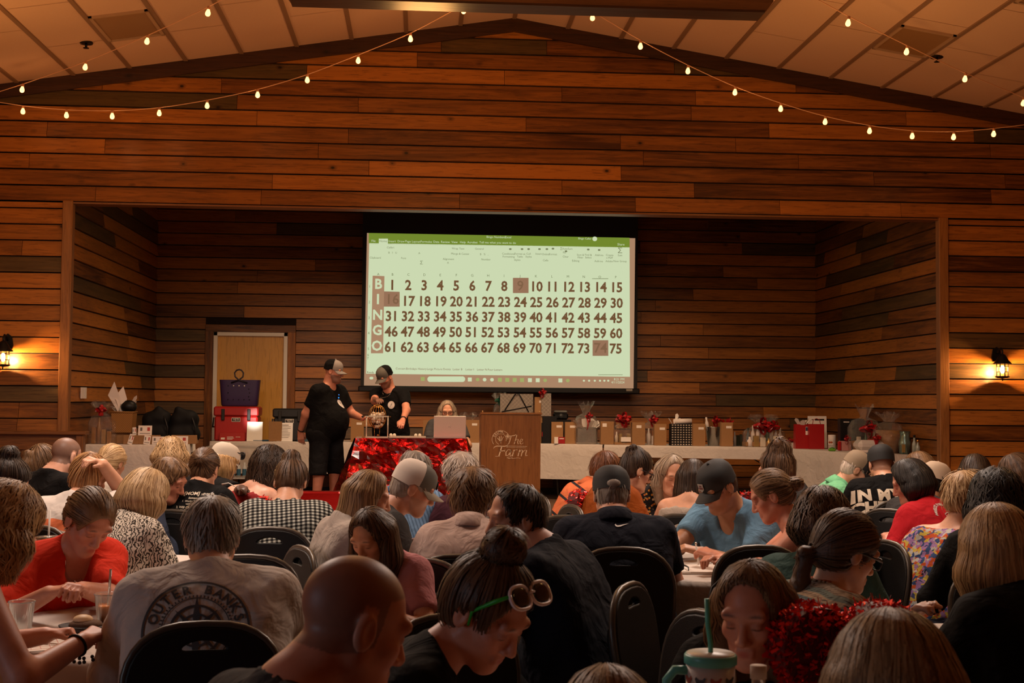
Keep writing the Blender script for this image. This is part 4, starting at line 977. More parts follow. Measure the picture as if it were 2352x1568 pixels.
for w_, x, y in (('Calibri', 897, 568.5), ('B   I   U', 902, 580.5), ('A', 963, 581.5), ('Wrap Text', 1052, 571), ('Merge & Center', 1057, 583), ('General', 1101, 571.5), ('$   %   ,', 1112, 584), ('Clipboard', 862, 592), ('Font', 927, 593), ('Alignment', 1030, 595), ('Number', 1116, 596), ('A', 1029, 603.5), ('Conditional', 1168, 583), ('Formatting', 1168, 589.5), ('Format as', 1194, 583), ('Table', 1194, 589.5), ('Cell', 1214, 583), ('Styles', 1214, 589.5), ('Insert', 1237, 583), ('Delete', 1254, 584), ('Format', 1270, 584), ('Styles', 1188, 597), ('Cells', 1253, 598), ('AutoSum', 1303, 571.5), ('Fill', 1296, 580), ('Clear', 1299, 589.5), ('Sort &', 1333, 585.5), ('Filter', 1333, 591.5), ('Find &', 1351, 585.5), ('Select', 1351, 591.5), ('Editing', 1322, 599), ('Add-ins', 1376, 586), ('Create', 1400, 586), ('a PDF', 1400, 592), ('Sum', 1424, 586.5), ('Add-ins', 1375, 600), ('Adobe', 1399, 600), ('New Group', 1424, 600)): put(w_, x, y, 4.6, 2)
put('Σ', 968, 603.5, 8, 2); put('Σ', 1424, 576, 13, 2); put('Σ', 1289, 571.5, 6, 2)
for w_, x in zip(('Concert', 'Birthdays History', 'Large Picture Events', 'Letter B', 'Letter I', 'Letter N', 'Four Letters'), (920, 956, 1008, 1051, 1079, 1107, 1137)): put(w_, x, 846.5+(x-920)*.012, 4.8, 3)
put('Ready', 851, 855, 4.8, 3); put('8:21 PM', 1422, 871, 5.5, 1); put('4/11/2024', 1419, 878, 5.5, 1)
me = merge(parts); link('lettering', me, [BROWN, PALE, em('projected_grey', lin(118, 125, 88)), em('projected_dim', lin(128, 96, 70))], t)
# taskbar icons and search box
ICM = [PALE, em('projected_icon_green', lin(160, 168, 100)), em('projected_grey', lin(118, 125, 88))]
def rrect(px, py, w_, h_, mi, d=-.006):
    pts = []
    for k in range(16): a = 2*math.pi*(k+.5)/16; pts.append((px+(w_/2-h_/2)*(1 if math.cos(a) > 0 else -1)+h_/2*math.cos(a), py-h_/2*math.sin(a)))
    P = [px2(*p) for p in pts]; m = MB(); m.add([(x, d, z) for x, z in P], [list(range(16))]); m.build('search_box' if w_ > 50 else 'screen_icon', ICM[mi], t)
rrect(1025, 870.5, 87, 13, 0)
for x, c in zip((971, 1079, 1097, 1113, 1130, 1148, 1165, 1182, 1199, 1217, 1235, 1252, 1287, 1304), (1, 0, 1, 0, 0, 1, 1, 1, 1, 0, 0, 1, 0, 1)):
    y = 870+(x-971)*.011; a = [px2(x-4.5, y+4.5), px2(x+4.5, y+4.5), px2(x+4.5, y-4.5), px2(x-4.5, y-4.5)]
    if x in (1097, 1113, 1130, 1252, 1304): rrect(x, y, 8.5, 8, c)
    else: m = MB(); quad(m, a, -.006); m.build('screen_icon', ICM[c], t)
rrect(853, 868, 9, 6, 0); rrect(1366, 548.5, 11, 10.5, 0)
for x in (1341, 1353, 1366, 1378, 1388, 1397): rrect(x, 874, 5, 4.5, 0)
for x, y, w_ in ((1300, 579, 1), (1172, 574, 3), (1199, 574, 3), (1214, 574, 3), (1239, 574, 3), (1256, 574, 3), (1270, 573, 3), (1351, 575, 4), (1376, 576, 3)): rrect(x, y-2, 6, 4, 2)
m = MB(); quad(m, [px2(*a) for a in ((1360, 640.5), (1397, 640.5), (1397, 639.3), (1360, 639.3))], -.008); m.build('column_marker', ICM[2], t); m = MB(); quad(m, [px2(*a) for a in ((1374, 861), (1430, 861), (1430, 860), (1374, 860))], -.008); m.build('slider_line', em('projected_grey', lin(118, 125, 88)), t)
lamp('screen_bounce', 'AREA', ((X0+X1)/2, YS-.12, (Z0+3.4)/2), 7, (.85, 1, .68), 2.8, rot=(90, 0, 0), sizey=1.5)
# ------------------------------------------------------------ banquet chairs
VIN, CHF, CHR = mat('black_vinyl', (.0045, .004, .004, 1), .5, bumpy=.2, bscale=260, spec=.25), mat('chair_frame_bronze', (.018, .014, .011, 1), .38, .6), mat('chair_back_rim', (.07, .058, .045, 1), .36, .35)
def make_chair():
    t = empty('banquet_chair', (0, 0, 0)); hw, hb, sh = .215, .49, .10
    L = [(-hw*.90, 0), (hw*.90, 0)]; up = []
    for k in range(17):
        a = math.pi*k/16; up.append((hw*math.copysign(abs(math.cos(a))**.72, math.cos(a)), .315+.175*math.sin(a)**.9))
    out_ = L+up; hole = [(.062*math.cos(a)*(1), .430+.013*math.sin(a)+.010*(1-math.cos(a)**2)) for a in np.linspace(0, 2*math.pi, 21)[:-1]]
    B = T(0, -.225, .44) @ RX(-9) @ STAND                           # back panel leans away from the sitter, sitter faces +Y
    me = outline([out_, hole], .030, .006); me.transform(B @ T(0, 0, 0)); link('backrest', me, VIN, t)
    cush = [(x*.86, .02+y*.86) for x, y in out_ if True]; cush = [(x, min(y, .375)) for x, y in cush]
    me = outline([cush], .035, .012); me.transform(B @ T(0, 0, -.022)); link('back_cushion', me, VIN, t)
    m = MB(); path = [B @ Vector((x*1.02, y*1.015, 0)) for x, y in [(hw*.9, -.0)]+up+[(-hw*.9, -.0)]]; m.tube(path, .0125, 8); m.build('back_frame', CHR, t)
    g = []
    for z, k in ((.415, .97), (.425, 1.0), (.452, 1.0), (.468, .93), (.474, .75)):
        r = []
        for a in np.linspace(0, 2*math.pi, 33)[:-1]:
            c, s_ = math.cos(a), math.sin(a); r.append(((.220 if s_ < 0 else .232)*k*math.copysign(abs(c)**.42, c), .0+.222*k*math.copysign(abs(s_)**.42, s_), z))
        g.append(r)
    m = MB(); m.grid(np.array(g), closed=True); n = len(m.v); m.f += [list(range(32))[::-1], list(range(n-32, n))]; m.m += [0, 0]; m.sm += [False, True]; m.build('seat', VIN, t)
    m = MB(); sf = [(-.205, -.205, .405), (.205, -.205, .405), (.215, .20, .405), (-.215, .20, .405), (-.205, -.205, .405), (.205, -.205, .405)]; m.tube(sf, .0115, 6, sm=False); m.build('seat_frame', CHF, t)
    for q in (-1, 1):
        m = MB(); m.tube([(q*.205, .19, .41), (q*.218, .215, .0)], [.0125, .011], 8); m.build('leg', CHF, t)
        m = MB(); m.tube([B @ Vector((q*hw*.9, .02, 0)), (q*.196, -.215, .40), (q*.205, -.285, 0)], [.0125, .0125, .011], 8); m.build('leg', CHF, t)
        m = MB(); m.tube([(q*.21, .205, .16), (q*.203, -.258, .16)], .008, 6); m.build('stretcher', CHF, t)
    return t
PROTO = [None]; NCH = [0]
def chair(x, y, rot, label, group='black banquet chairs', z=0):
    """rot: heading of the sitter in degrees, 0 = away from the camera, 90 = to the right"""
    if PROTO[0] is None: PROTO[0] = make_chair(); t = PROTO[0]
    else: t = copy_tree(PROTO[0])
    t.location = (x, y, z); t.rotation_euler = (0, 0, -rad(rot)); return tag(t, label, 'chair', group)
# ------------------------------------------------------------ tables
LINEN = _cloth('white_linen', (.60, .54, .49, 1), .8, .35); PLT = mat('table_laminate', (.30, .17, .08, 1), .5); STL = mat('table_leg_grey', (.06, .055, .05, 1), .4, .5)
def round_table(x, y, label, cl, r=.76, drop=.30, seed=0, group='round dining tables'):
    t = empty('round_table', (x, y, 0), 0, label, 'table', group)
    m = MB(); m.lathe([(.001, .715), (r-.01, .715), (r, .72), (r, .738), (r-.01, .743), (.001, .743)], n=40); m.build('table_top', PLT, t)
    for a in (0, 1, 2, 3): m = MB(); c, s_ = math.cos(a*math.pi/2+.6), math.sin(a*math.pi/2+.6); m.tube([(c*.42, s_*.42, .715), (c*.50, s_*.50, 0)], .014, 8); m.build('leg', STL, t)
    rg = random.Random(seed); ph = rg.random()*6; n = 112; g = []
    for j, (rr, z) in enumerate([(.01, .747), (.4, .7475), (r-.02, .7475), (r+.004, .742), (r+.012, .72)]+[(r+.016, .72-drop*k/5) for k in range(1, 6)]):
        row = []
        for k in range(n):
            a = 2*math.pi*k/n; f = max(0, j-4)/5; w = (math.sin(a*11+ph)*.55+math.sin(a*17+ph*2)*.35+math.sin(a*5+ph)*.3)*.05*f; sq = .10*f*abs(math.sin(2*a+ph*.3))
            row.append(((rr+w)*math.cos(a), (rr+w)*math.sin(a), z-sq*(1 if j > 4 else 0)))
        g.append(row)
    m = MB(); m.grid(np.array(g), closed=True); o = m.build('tablecloth', LINEN); o.location = (x, y, 0); tag(o, cl, 'tablecloth', 'white cloths on the round tables'); return t
def long_table(p0, p1, depth, zt, drop, label, cl, overhang=.02, corner=.0, seed=0, sides=(1, 1), M_=None, h=None):
    """front edge p0->p1 (x, y), cloth dropping to the front"""
    a = Vector((p0[0], p0[1], 0)); b = Vector((p1[0], p1[1], 0)); d = (b-a); L = d.length; rz = math.atan2(d.y, d.x); h = h or zt-ST
    t = empty('folding_table', (a.x, a.y, zt-h), rz, label, 'table', 'long folding tables on the stage')
    m = MB(); m.box((.02, .02, h-.045), (L-.02, depth, h-.008), bev=.006); m.build('table_top', PLT, t)
    for u in (.25, L-.25):
        for v in (.1, depth-.08): m = MB(); m.tube([(u, v, h-.05), (u+(.05 if u < 1 else -.05), v, .0)], .013, 8); m.build('leg', STL, t)
        m = MB(); m.tube([(u, .1, h-.25), (u+(.35 if u < 1 else -.35), .3, h-.05)], .008, 6); m.build('brace', STL, t)
    # cloth: one sheet, top + front + two ends
    nx = max(int(L/.05), 8); U = np.concatenate([[-drop*.98*sides[0], -drop*.5*sides[0]] if sides[0] else [], np.linspace(0, L, nx), [L+drop*.5*sides[1], L+drop*.98*sides[1]] if sides[1] else []]); Vv = [-drop, -drop*.75, -drop*.5, -drop*.25, -.02, 0, .03, depth*.5, depth]
    rg = random.Random(seed); ph = rg.random()*9; g = []
    for v in Vv:
        r = []
        for u in U:
            du = (-u if u < 0 else max(u-L, 0)); dv = max(-v, 0); x = min(max(u, 0), L); fl = max(du, dv)
            w = (math.sin(x*9+ph)*.5+math.sin(x*21+ph*2)*.3)*.020*min(dv/.3, 1); z = h-fl*(1-.03*fl)+.001
            yy = max(v, 0) if dv == 0 else -.012-w-.03*dv; xx = x
            if du > 0: s_ = -1 if u < 0 else 1; xx = x+s_*(.012+.03*du+abs(w)); 
            if du > 0 and dv > 0: xx = x+(-1 if u < 0 else 1)*(.012*min(du, dv)/.2+.01); z = h-max(du, dv)*(1+corner*.2)
            r.append((xx, yy, z))
        g.append(r)
    m = MB(); m.grid(np.array(g)); o = m.build('tablecloth', M_ or LINEN); o.location = (a.x, a.y, zt-h); o.rotation_euler = (0, 0, rz); tag(o, cl, 'tablecloth', None); return t
ZT = 1.0
def tp(px, py, z=ZT): q = onZ(px, py, z); return q.x, q.y
a1, a2 = tp(1236, 1018), tp(1386, 1021); a3 = tp(1808, 1028)
long_table((1.52, a1[1]), (a2[0]-.01, a2[1]), .76, ZT, .47, 'folding table behind the lectern under a long white cloth', 'long white cloth dropping low behind the lectern', seed=1, sides=(0, 0))
long_table((a2[0]+.01, a2[1]), (a3[0]-.01, a3[1]), .76, ZT, .155, 'folding table carrying the long row of gift bags', 'short white cloth under the row of brown gift bags', seed=2, sides=(0, 1))
b1, b2 = tp(1812, 1029), tp(2128, 1050); 
b1 = (4.50, 16.0); b2 = (5.08, 13.85); long_table(b1, b2, .44, ZT, .55, 'folding table of wrapped baskets at the alcove side wall', 'white cloth under the cellophane baskets at the side wall', seed=3, sides=(1, 1))
ZL = 1.06; l0, l1 = (-3.56, 14.0), (-2.50, 14.05)
long_table(l0, l1, .66, ZL, .60, 'folding table of boxes beside the wooden railing', 'white cloth draped over the box table beside the railing', seed=4, sides=(0, 1), corner=1)
c0, c1 = tp(482, 1013), tp(835, 1016)
long_table(c0, (c1[0], c0[1]), .76, ZT, .42, 'folding table holding the coolers before the door', 'white cloth on the cooler table before the door', seed=5, sides=(1, 0))
# ------------------------------------------------------------ foil-covered caller's table
ZR = 1.14; r0, r1 = (at(816, 1006, 209), at(1072, 1009, 209)); RW = r1.x-r0.x; RY0 = (r0.y+r1.y)/2
def foil_mat():
    N = NT('red_foil'); b = N.b; b.inputs['Base Color'].default_value = (.34, .006, .005, 1); b.inputs['Metallic'].default_value = 1; b.inputs['Roughness'].default_value = .17; b.inputs['Coat Weight'].default_value = 1; b.inputs['Coat Roughness'].default_value = .07; b.inputs['Coat IOR'].default_value = 1.7
    v = N.n('ShaderNodeTexVoronoi', i_Scale=6.5); nz = N.n('ShaderNodeTexNoise', i_Scale=4.0, i_Detail=5.0, i_Distortion=1.5); N.l(N.coord((1, 1, 1)), v.inputs['Vector']); N.l(N.coord(), nz.inputs['Vector'])
    x, y, z = sep(N, N.coord()); fx = N.math('ABSOLUTE', N.math('SUBTRACT', N.math('FRACT', N.math('DIVIDE', x, .21)), .5)); fz = N.math('ABSOLUTE', N.math('SUBTRACT', N.math('FRACT', N.math('DIVIDE', z, .205)), .5))
    cr = N.math('MULTIPLY', N.math('LESS_THAN', N.math('MINIMUM', fx, fz), .03), .35)
    N.bump(N.math('ADD', N.math('ADD', N.math('MULTIPLY', v.outputs['Distance'], 1.2), N.math('MULTIPLY', nz.outputs[0], .7)), cr), .6, .05); MATS['red_foil'] = N.mat; return N.mat
FOIL = foil_mat()
t = empty('callers_table', (r0.x, RY0, ST), 0, 'caller table under a crinkled red foil cover beside the lectern', 'table')
m = MB(); m.box((.02, .02, ZR-ST-.05), (RW-.02, .74, ZR-ST-.01), bev=.005); m.build('table_top', PLT, t)
for u in (.12, RW-.12):
    for v in (.1, .66): m = MB(); m.tube([(u, v, ZR-ST-.05), (u, v, 0)], .014); m.build('leg', STL, t)
g = []; rg = random.Random(4); nU = 56
peri = []                                                           # walk left end, front, right end
for k in range(nU+1):
    f = k/nU*(RW+1.2)
    if f < .6: peri.append((0, .6-f, -1, 0))
    elif f < .6+RW: peri.append((f-.6, 0, 0, -1))
    else: peri.append((RW, f-.6-RW, 1, 0))
for j in range(17):
    h_ = j/16; row = []
    for k, (x, y, nx_, ny_) in enumerate(peri):
        corner = math.exp(-((x-0)**2+y**2)/.02)+math.exp(-((x-RW)**2+y**2)/.02); q = (math.sin(x*27+y*19)*.5+math.sin(x*13+1.3+y*31)*.5)*.022*h_+rg.uniform(-.0042, .0042)*min(h_*6, 1)
        e = .012+.015*h_+q+corner*.10*h_; dx = nx_*e+(-.16*h_ if x < .02 else (.13*h_ if x > RW-.02 else 0)); dy = ny_*e-corner*.03*h_
        row.append((x+dx, y+dy, (ZR-ST+.002)-h_*.74))
    g.append(row)
m = MB(); m.grid(np.array(g), sm=False); top = [(0, .6), (0, 0), (RW, 0), (RW, .6)]; m.add([(x, y, ZR-ST+.003) for x, y in ((-.01, .62), (-.01, -.012), (RW+.01, -.012), (RW+.01, .62))], [(0, 1, 2, 3)])
o = m.build('foil_tablecloth', FOIL); o.location = (r0.x, RY0, ST); tag(o, 'crinkled shiny red foil sheet draped over the caller table', 'tablecloth')
# ball cage
CHROME, GOLD, BALLM = mat('white_wire', (.75, .68, .55, 1), .3, .4), mat('brass_wire', (.55, .28, .08, 1), .25, 1), mat('ball_ivory', (.78, .70, .58, 1), .35)
cz = ZR+.004; c = at(866, 1000, 207); t = empty('ball_cage', (c.x, c.y, cz), 0, 'brass wire number cage full of white balls on the red foil table', 'bingo cage'); w2, d2, hh = .118, .09, .235
m = MB()
for q in (-1, 1):
    m.box((q*w2-.006, -d2, 0), (q*w2+.006, d2, .012)); m.tube([(q*w2, -d2+.01, .01), (q*w2, -d2+.01, hh)], .005).tube([(q*w2, d2-.01, .01), (q*w2, d2-.01, hh)], .005); m.box((q*w2-.006, -d2, hh-.008), (q*w2+.006, d2, hh+.004))
m.box((-w2-.012, -d2-.006, hh-.006), (w2+.012, -d2+.006, hh+.006)).box((-w2, -d2-.005, 0), (w2, -d2+.008, .010)).box((-w2, d2-.008, 0), (w2, d2+.005, .010)); m.build('stand', CHROME, t)
R_ = .098; zc_ = .232; m = MB()
def cg(a, ph): return (R_*math.cos(ph)*math.cos(a), R_*math.cos(ph)*math.sin(a)*.9, zc_+.135*math.sin(ph))
for k in range(18): a = 2*math.pi*k/18; m.tube([cg(a, ph) for ph in np.linspace(-1.5, 1.5, 13)], .0022, 5)
for ph in (-.9, -.3, .0, .3, .9, 1.25): m.tube([cg(a, ph) for a in np.linspace(0, 2*math.pi, 25)], .0026, 5)
m.tube([(-w2-.03, 0, zc_), (w2+.03, 0, zc_)], .004); m.build('cage', GOLD, t)
m = MB()
for x in (-.03, .03): m.tube([(x, 0, .105), (x*.9, 0, .01)], .003)
m.tube([(0, -.0, .03), (.02, -.0, .02)], .012); m.build('chute', GOLD, t)
m = MB(); m.tube([(-w2-.03, 0, zc_), (-w2-.035, -.05, zc_)], .005).ball((-w2-.04, -.06, zc_), .014); m.build('crank', mat('crank_black', (.02, .02, .02, 1), .4), t)
rg = random.Random(3); k = 0; B0 = None
for _ in range(900):
    if k >= 46: break
    p = (rg.uniform(-.08, .08), rg.uniform(-.07, .07), rg.uniform(-.115, .04))
    if (p[0]/.08)**2+(p[1]/.07)**2+(p[2]/.118)**2 > 1: continue
    if B0 is None: B0 = MB().ball((0, 0, 0), .0185, 12, 8).build('bingo_ball', BALLM); o = B0
    else: o = B0.copy(); COL.objects.link(o)
    o.location = (c.x+p[0], c.y+p[1], cz+zc_+p[2]); tag(o, 'white numbered ball lying inside the brass wire cage', 'ball', 'white balls inside the wire cage'); k += 1
tr = empty('ball_tray', (0, 0, 0), 0, 'narrow white tray on the foil table between cage and laptop', 'tray'); p0, p1 = at(893, 1005, 209), at(978, 1006, 209)
m = MB(); m.box((p0.x, p0.y, cz), (p1.x, p0.y+.12, cz+.012), bev=.003).box((p0.x, p0.y, cz+.012), (p1.x, p0.y+.006, cz+.020)).box((p0.x, p0.y+.114, cz+.012), (p1.x, p0.y+.12, cz+.020)); m.build('tray_board', CHROME, tr)
for px in (898, 906, 955, 964): o = B0.copy(); COL.objects.link(o); q = at(px, 1000, 208); o.location = (q.x, p0.y+.05, cz+.012+.0185); tag(o, 'white ball resting on the %s end of the white tray' % ('cage' if px < 930 else 'laptop'), 'ball', 'white balls on the %s end of the tray' % ('cage' if px < 930 else 'laptop'))
# laptop
p0, p1 = at(996, 1007, 207), at(1070, 1007, 207); lw = p1.x-p0.x; t = empty('laptop', ((p0.x+p1.x)/2, p0.y, cz), 0, 'silver laptop with its lid toward the room on the red foil table', 'laptop'); al = mat('laptop_silver', (.78, .66, .60, 1), .32, .35)
m = MB(); m.box((-lw/2, .0, .0), (lw/2, .24, .016), bev=.004); m.build('keyboard_base', al, t)
m = MB(); M = T(0, .005, .016) @ RX(8); m.box((-lw/2, -.008, 0), (lw/2, 0, .232), M=M, bev=.004); m.build('lid', al, t)
lg = mat('laptop_mark', (.85, .8, .75, 1), .2, .6); parts = []
mk = MB(); 
for s_ in ((-.012, -.014, -.004, .016), (-.004, .002, .0, -.008), (.004, -.016, .012, .010), (.004, .010, .012, .004)): mk.tube([(s_[0], -.0095, .118+s_[1]), (s_[2], -.0095, .118+s_[3])], .0016, 5)
o = mk.build('logo', lg, t); o.data.transform(M)
# lectern
p0, p1 = at(1106, 953, 208), at(1243, 955, 208); lw = p1.x-p0.x; LZ = 1.17; t = empty('lectern', ((p0.x+p1.x)/2, p0.y, ST), 0, 'oak veneer lectern with a carved cream farm logo on its front', 'lectern'); oak = wood('lectern_oak', 'z', (.20, .075, .02), (.36, .15, .045), knots=False, rough=.35)
m = MB(); m.box((-lw/2, 0, 0), (lw/2, .022, LZ-.02), bev=.003); m.build('front_panel', oak, t)
for q in (-1, 1): m = MB(); m.box((min(q*lw/2, q*(lw/2-.022)), .022, 0), (max(q*lw/2, q*(lw/2-.022)), .45, LZ-.02)); m.build('side_panel', oak, t)
m = MB(); m.extr([(-.02, LZ-.015), (.48, LZ+.06-.12), (.48, LZ+.08-.12), (-.02, LZ+.005)], -lw/2-.012, lw/2+.012, 'x'); m.build('reading_top', oak, t)
m = MB(); m.box((-lw/2+.02, .03, .55), (lw/2-.02, .43, .57)); m.build('shelf', oak, t)
for q in (-1, 1): m = MB(); m.tube([(q*(lw/2-.012), -.001, LZ-.02), (q*(lw/2-.012), -.001, LZ+.012)], .006); m.ball((q*(lw/2-.012), 0, LZ+.014), .008); m.build('corner_pin', mat('pin_brass', (.6, .38, .15, 1), .3, .9), t)
def stroke(mb, pts, wmin, wmax, ang=35, d=-.004):                   # broad-nib pen stroke in the panel plane (x, z)
    P = [Vector((x, 0, z)) for x, z in pts]; n = Vector((math.cos(rad(ang)), 0, math.sin(rad(ang)))); L = []; Rr = []
    for i, p in enumerate(P):
        tt = (P[min(i+1, len(P)-1)]-P[max(i-1, 0)]).normalized(); w_ = wmin+(wmax-wmin)*abs(tt.x*n.z-tt.z*n.x); s_ = Vector((tt.z, 0, -tt.x)); L.append(p-s_*w_/2); Rr.append(p+s_*w_/2)
    vs = [(v.x, d, v.z) for v in L+Rr]; k = len(P); mb.add(vs, [(i, i+1, k+i+1, k+i) for i in range(k-1)])
def arc(cx, cz, rx, rz_, a0, a1, n=14): return [(cx+rx*math.cos(rad(a)), cz+rz_*math.sin(rad(a))) for a in np.linspace(a0, a1, n)]
u = lw/138.; X = lambda px: (px-1174.5)*u; Z = lambda py: LZ-(py-953-(px_y-1174.5)*.009)*u if False else LZ-.01-(py-953)*u
logo = MB()
def st(pts, a=.4, b=2.6, ang=35): stroke(logo, [(X(x), Z(y)) for x, y in pts], a*u*.8, b*u*.72, ang)
st(arc(1151, 1012, 20.5, -20, 12, 215, 28), 1.0, 1.3, 0); st(arc(1151, 1012, 12.5, -12.5, -20, 250, 28), .9, 1.2, 0)
# "The"
st([(1161, 1006), (1166, 1004.5), (1174, 1004.5), (1183, 1003), (1186, 1001)], .6, 2.2, 80); st([(1175, 1004), (1172, 1015), (1169, 1023), (1165, 1024)], .6, 2.6, 10)
st([(1188, 1002), (1185, 1013), (1182, 1023)], .5, 2.4, 10); st([(1183, 1018), (1188, 1011.5), (1191.5, 1012), (1190, 1019), (1191, 1023), (1193, 1022)], .5, 2.2, 20); st([(1195, 1018), (1200, 1016.5), (1201.5, 1012), (1198, 1011), (1195, 1016), (1196, 1022), (1200, 1023), (1203, 1020)], .5, 2.2, 20)
st([(1166, 1027.5), (1212, 1028.5)], .9, 1.1); st([(1164, 1030.5), (1209, 1031.5)], .5, .7)
# "Farm"
st([(1134, 1033.5), (1136, 1030), (1142, 1027.8), (1152, 1028), (1160, 1028.3), (1167, 1026.5)], .8, 2.6, 75); st([(1153.5, 1028), (1150.5, 1038), (1146.5, 1051.5)], .8, 3.8, 5); st([(1149, 1039.3), (1156, 1038.9), (1161, 1037.8)], .8, 2.4, 80); st([(1161, 1036), (1160, 1041)], .6, 1.4, 10); st([(1167, 1026), (1165.5, 1031)], .6, 1.6, 10); st([(1138, 1051.5), (1149, 1051.5)], .8, 1.4)
st([(1175, 1037), (1168, 1035.5), (1163, 1042), (1163, 1050), (1167, 1050), (1173, 1042), (1175, 1036.5), (1172, 1048), (1174, 1051), (1177, 1048)], .7, 3.0, 15)
st([(1182, 1036), (1180, 1043), (1178, 1051)], .6, 3.0, 10); st([(1180, 1042), (1185, 1036), (1190, 1036.5)], .7, 2.6, 30)
st([(1195, 1036), (1193, 1043), (1191, 1051)], .6, 2.8, 10); st([(1193, 1043), (1199, 1036), (1202, 1037.5), (1200, 1044), (1198.5, 1051)], .6, 2.8, 15); st([(1201, 1043), (1207, 1036.5), (1211, 1037.5), (1209, 1045), (1209, 1050), (1214, 1049)], .6, 2.8, 15)
st(arc(1172, 1054.5, 6, 2, 0, 360, 20), .5, .9); st([(1165, 1055), (1178, 1056.5), (1190, 1055), (1197, 1056)], .6, 1.2)
for a in (-60, -25, 10, 45): st([(1151, 1018), (1151+9*math.sin(rad(a-5)), 1013-9*math.cos(rad(a-5)))], .6, 2.2)
st([(1151, 1022), (1151, 1008)], .8, 1.2)
parts = [(logo.mesh('l'), Matrix(), 0)]
for i, ch in enumerate('SELMA, NC'):
    a = 158-i*19; parts.append((textmesh(ch, 8.5*u, .0003, offset=.0006), T(X(1151+16.4*math.cos(rad(a))), -.0045, Z(1011-16.4*math.sin(rad(a)))) @ STAND @ RZ(a-90), 0))
link('carved_logo', merge(parts), mat('logo_cream', (.82, .62, .40, 1), .6), t)
# ------------------------------------------------------------ gifts
KR, KR2, CARDM = mat('kraft_paper', (.33, .17, .065, 1), .85, bumpy=.1, bscale=80, var=.12), mat('brown_cardboard', (.30, .155, .06, 1), .85, var=.12, bscale=30), mat('white_card', (.80, .72, .64, 1), .7)
REDM, BLK, TISS = mat('gift_red', (.36, .008, .010, 1), .35), mat('gift_black', (.005, .0045, .0045, 1), .45, spec=.3), mat('tissue_white', (.74, .66, .60, 1), .8)
def cello():
    if 'cellophane' in MATS: return MATS['cellophane']
    N = NT('cellophane'); t_ = N.t; g = N.n('ShaderNodeBsdfGlossy', i_Roughness=.12); g.inputs[0].default_value = (.9, .85, .8, 1); tr = N.n('ShaderNodeBsdfTransparent'); tr.inputs[0].default_value = (.96, .95, .94, 1); lw_ = N.n('ShaderNodeLayerWeight', i_Blend=.25); mx = N.n('ShaderNodeMixShader')
    nz = N.n('ShaderNodeTexNoise', i_Scale=30.0, i_Detail=4.0, i_Distortion=2.0); N.l(N.coord(), nz.inputs['Vector']); b = N.n('ShaderNodeBump', i_Strength=.9, i_Distance=.03); N.l(nz.outputs[0], b.inputs['Height']); N.l(b.outputs[0], g.inputs['Normal'])
    f = N.math('ADD', N.math('MULTIPLY', lw_.outputs['Facing'], .5), .10); N.l(f, mx.inputs[0]); N.l(tr.outputs[0], mx.inputs[1]); N.l(g.outputs[0], mx.inputs[2]); N.l(mx.outputs[0], t_.nodes['Material Output'].inputs[0]); MATS['cellophane'] = N.mat; return N.mat
CELLO = cello(); SILV = mat('silver_bag', (.5, .48, .44, 1), .22, .9, bumpy=.5, bscale=25)
def place(name, px, py, s, lb, cat, grp=None, z=ZT, rz=0): x, y = pl(px, s); return empty(name, (x, y, z+.003), rz, lb, cat, grp)
def pl(px, s, py=1020):
    p0, p1 = (b1, b2) if px > 1809 else (a2, a3) if px > 1386 else ((1.5, a1[1]), a2) if px > 1105 else (c0, (1.4, c0[1])) if px > 470 else (l0, l1)
    d = ray(px, py); A = Vector((p0[0], p0[1])); D = Vector((p1[0]-p0[0], p1[1]-p0[1])).normalized(); n = Vector((-D.y, D.x))
    k = A.dot(n)/(d.x*n.x+d.y*n.y); y0 = d.y*k; off = min(max(.06+(sY(y0)-s)*.035, .03), .42); k = (A.dot(n)+off)/(d.x*n.x+d.y*n.y); return d.x*k, d.y*k
def gbag(px, s, w, h, d, lb, m_=None, label_=True, grp='brown gift bags on the long table', name='gift_bag', tilt=0, tissue=None, handles=None, z=ZT):
    t = place(name, px, 1020, s, lb, 'gift bag', grp, z); k = MB(); hw = w/2; tp_ = .03
    k.add([(-hw, 0, 0), (hw, 0, 0), (hw, d, 0), (-hw, d, 0), (-hw, .0, h), (hw, .0, h), (hw, d-.02, h), (-hw, d-.02, h), (-hw, d/2, h*.25), (hw, d/2, h*.25)], [(0, 3, 2, 1), (0, 1, 5, 4), (2, 3, 7, 6), (1, 2, 9), (2, 6, 9), (6, 5, 9), (5, 1, 9), (3, 0, 8), (0, 4, 8), (4, 7, 8), (7, 3, 8)])
    k.add([(-hw+.004, .006, h-.01), (hw-.004, .006, h-.01), (hw-.004, d-.026, h-.01), (-hw+.004, d-.026, h-.01)], [(0, 1, 2, 3)]); k.build('bag', m_ or KR, t)
    if label_: l = MB(); l.box((-.035+hw*.3, -.003, h-.075), (.035+hw*.3, -.0005, h-.045), M=T(0, 0, 0)); l.build('tag_label', CARDM, t)
    if handles: l = MB(); l.tube([(-.05, .01, h), (-.04, .01, h+.05), (0, .01, h+.07), (.04, .01, h+.05), (.05, .01, h)], .004, 6); l.build('handle', handles, t)
    if tissue: tuft(t, (0, d*.4, h), w*.45, .09, tissue, 'tissue_paper', int(px))
    return t
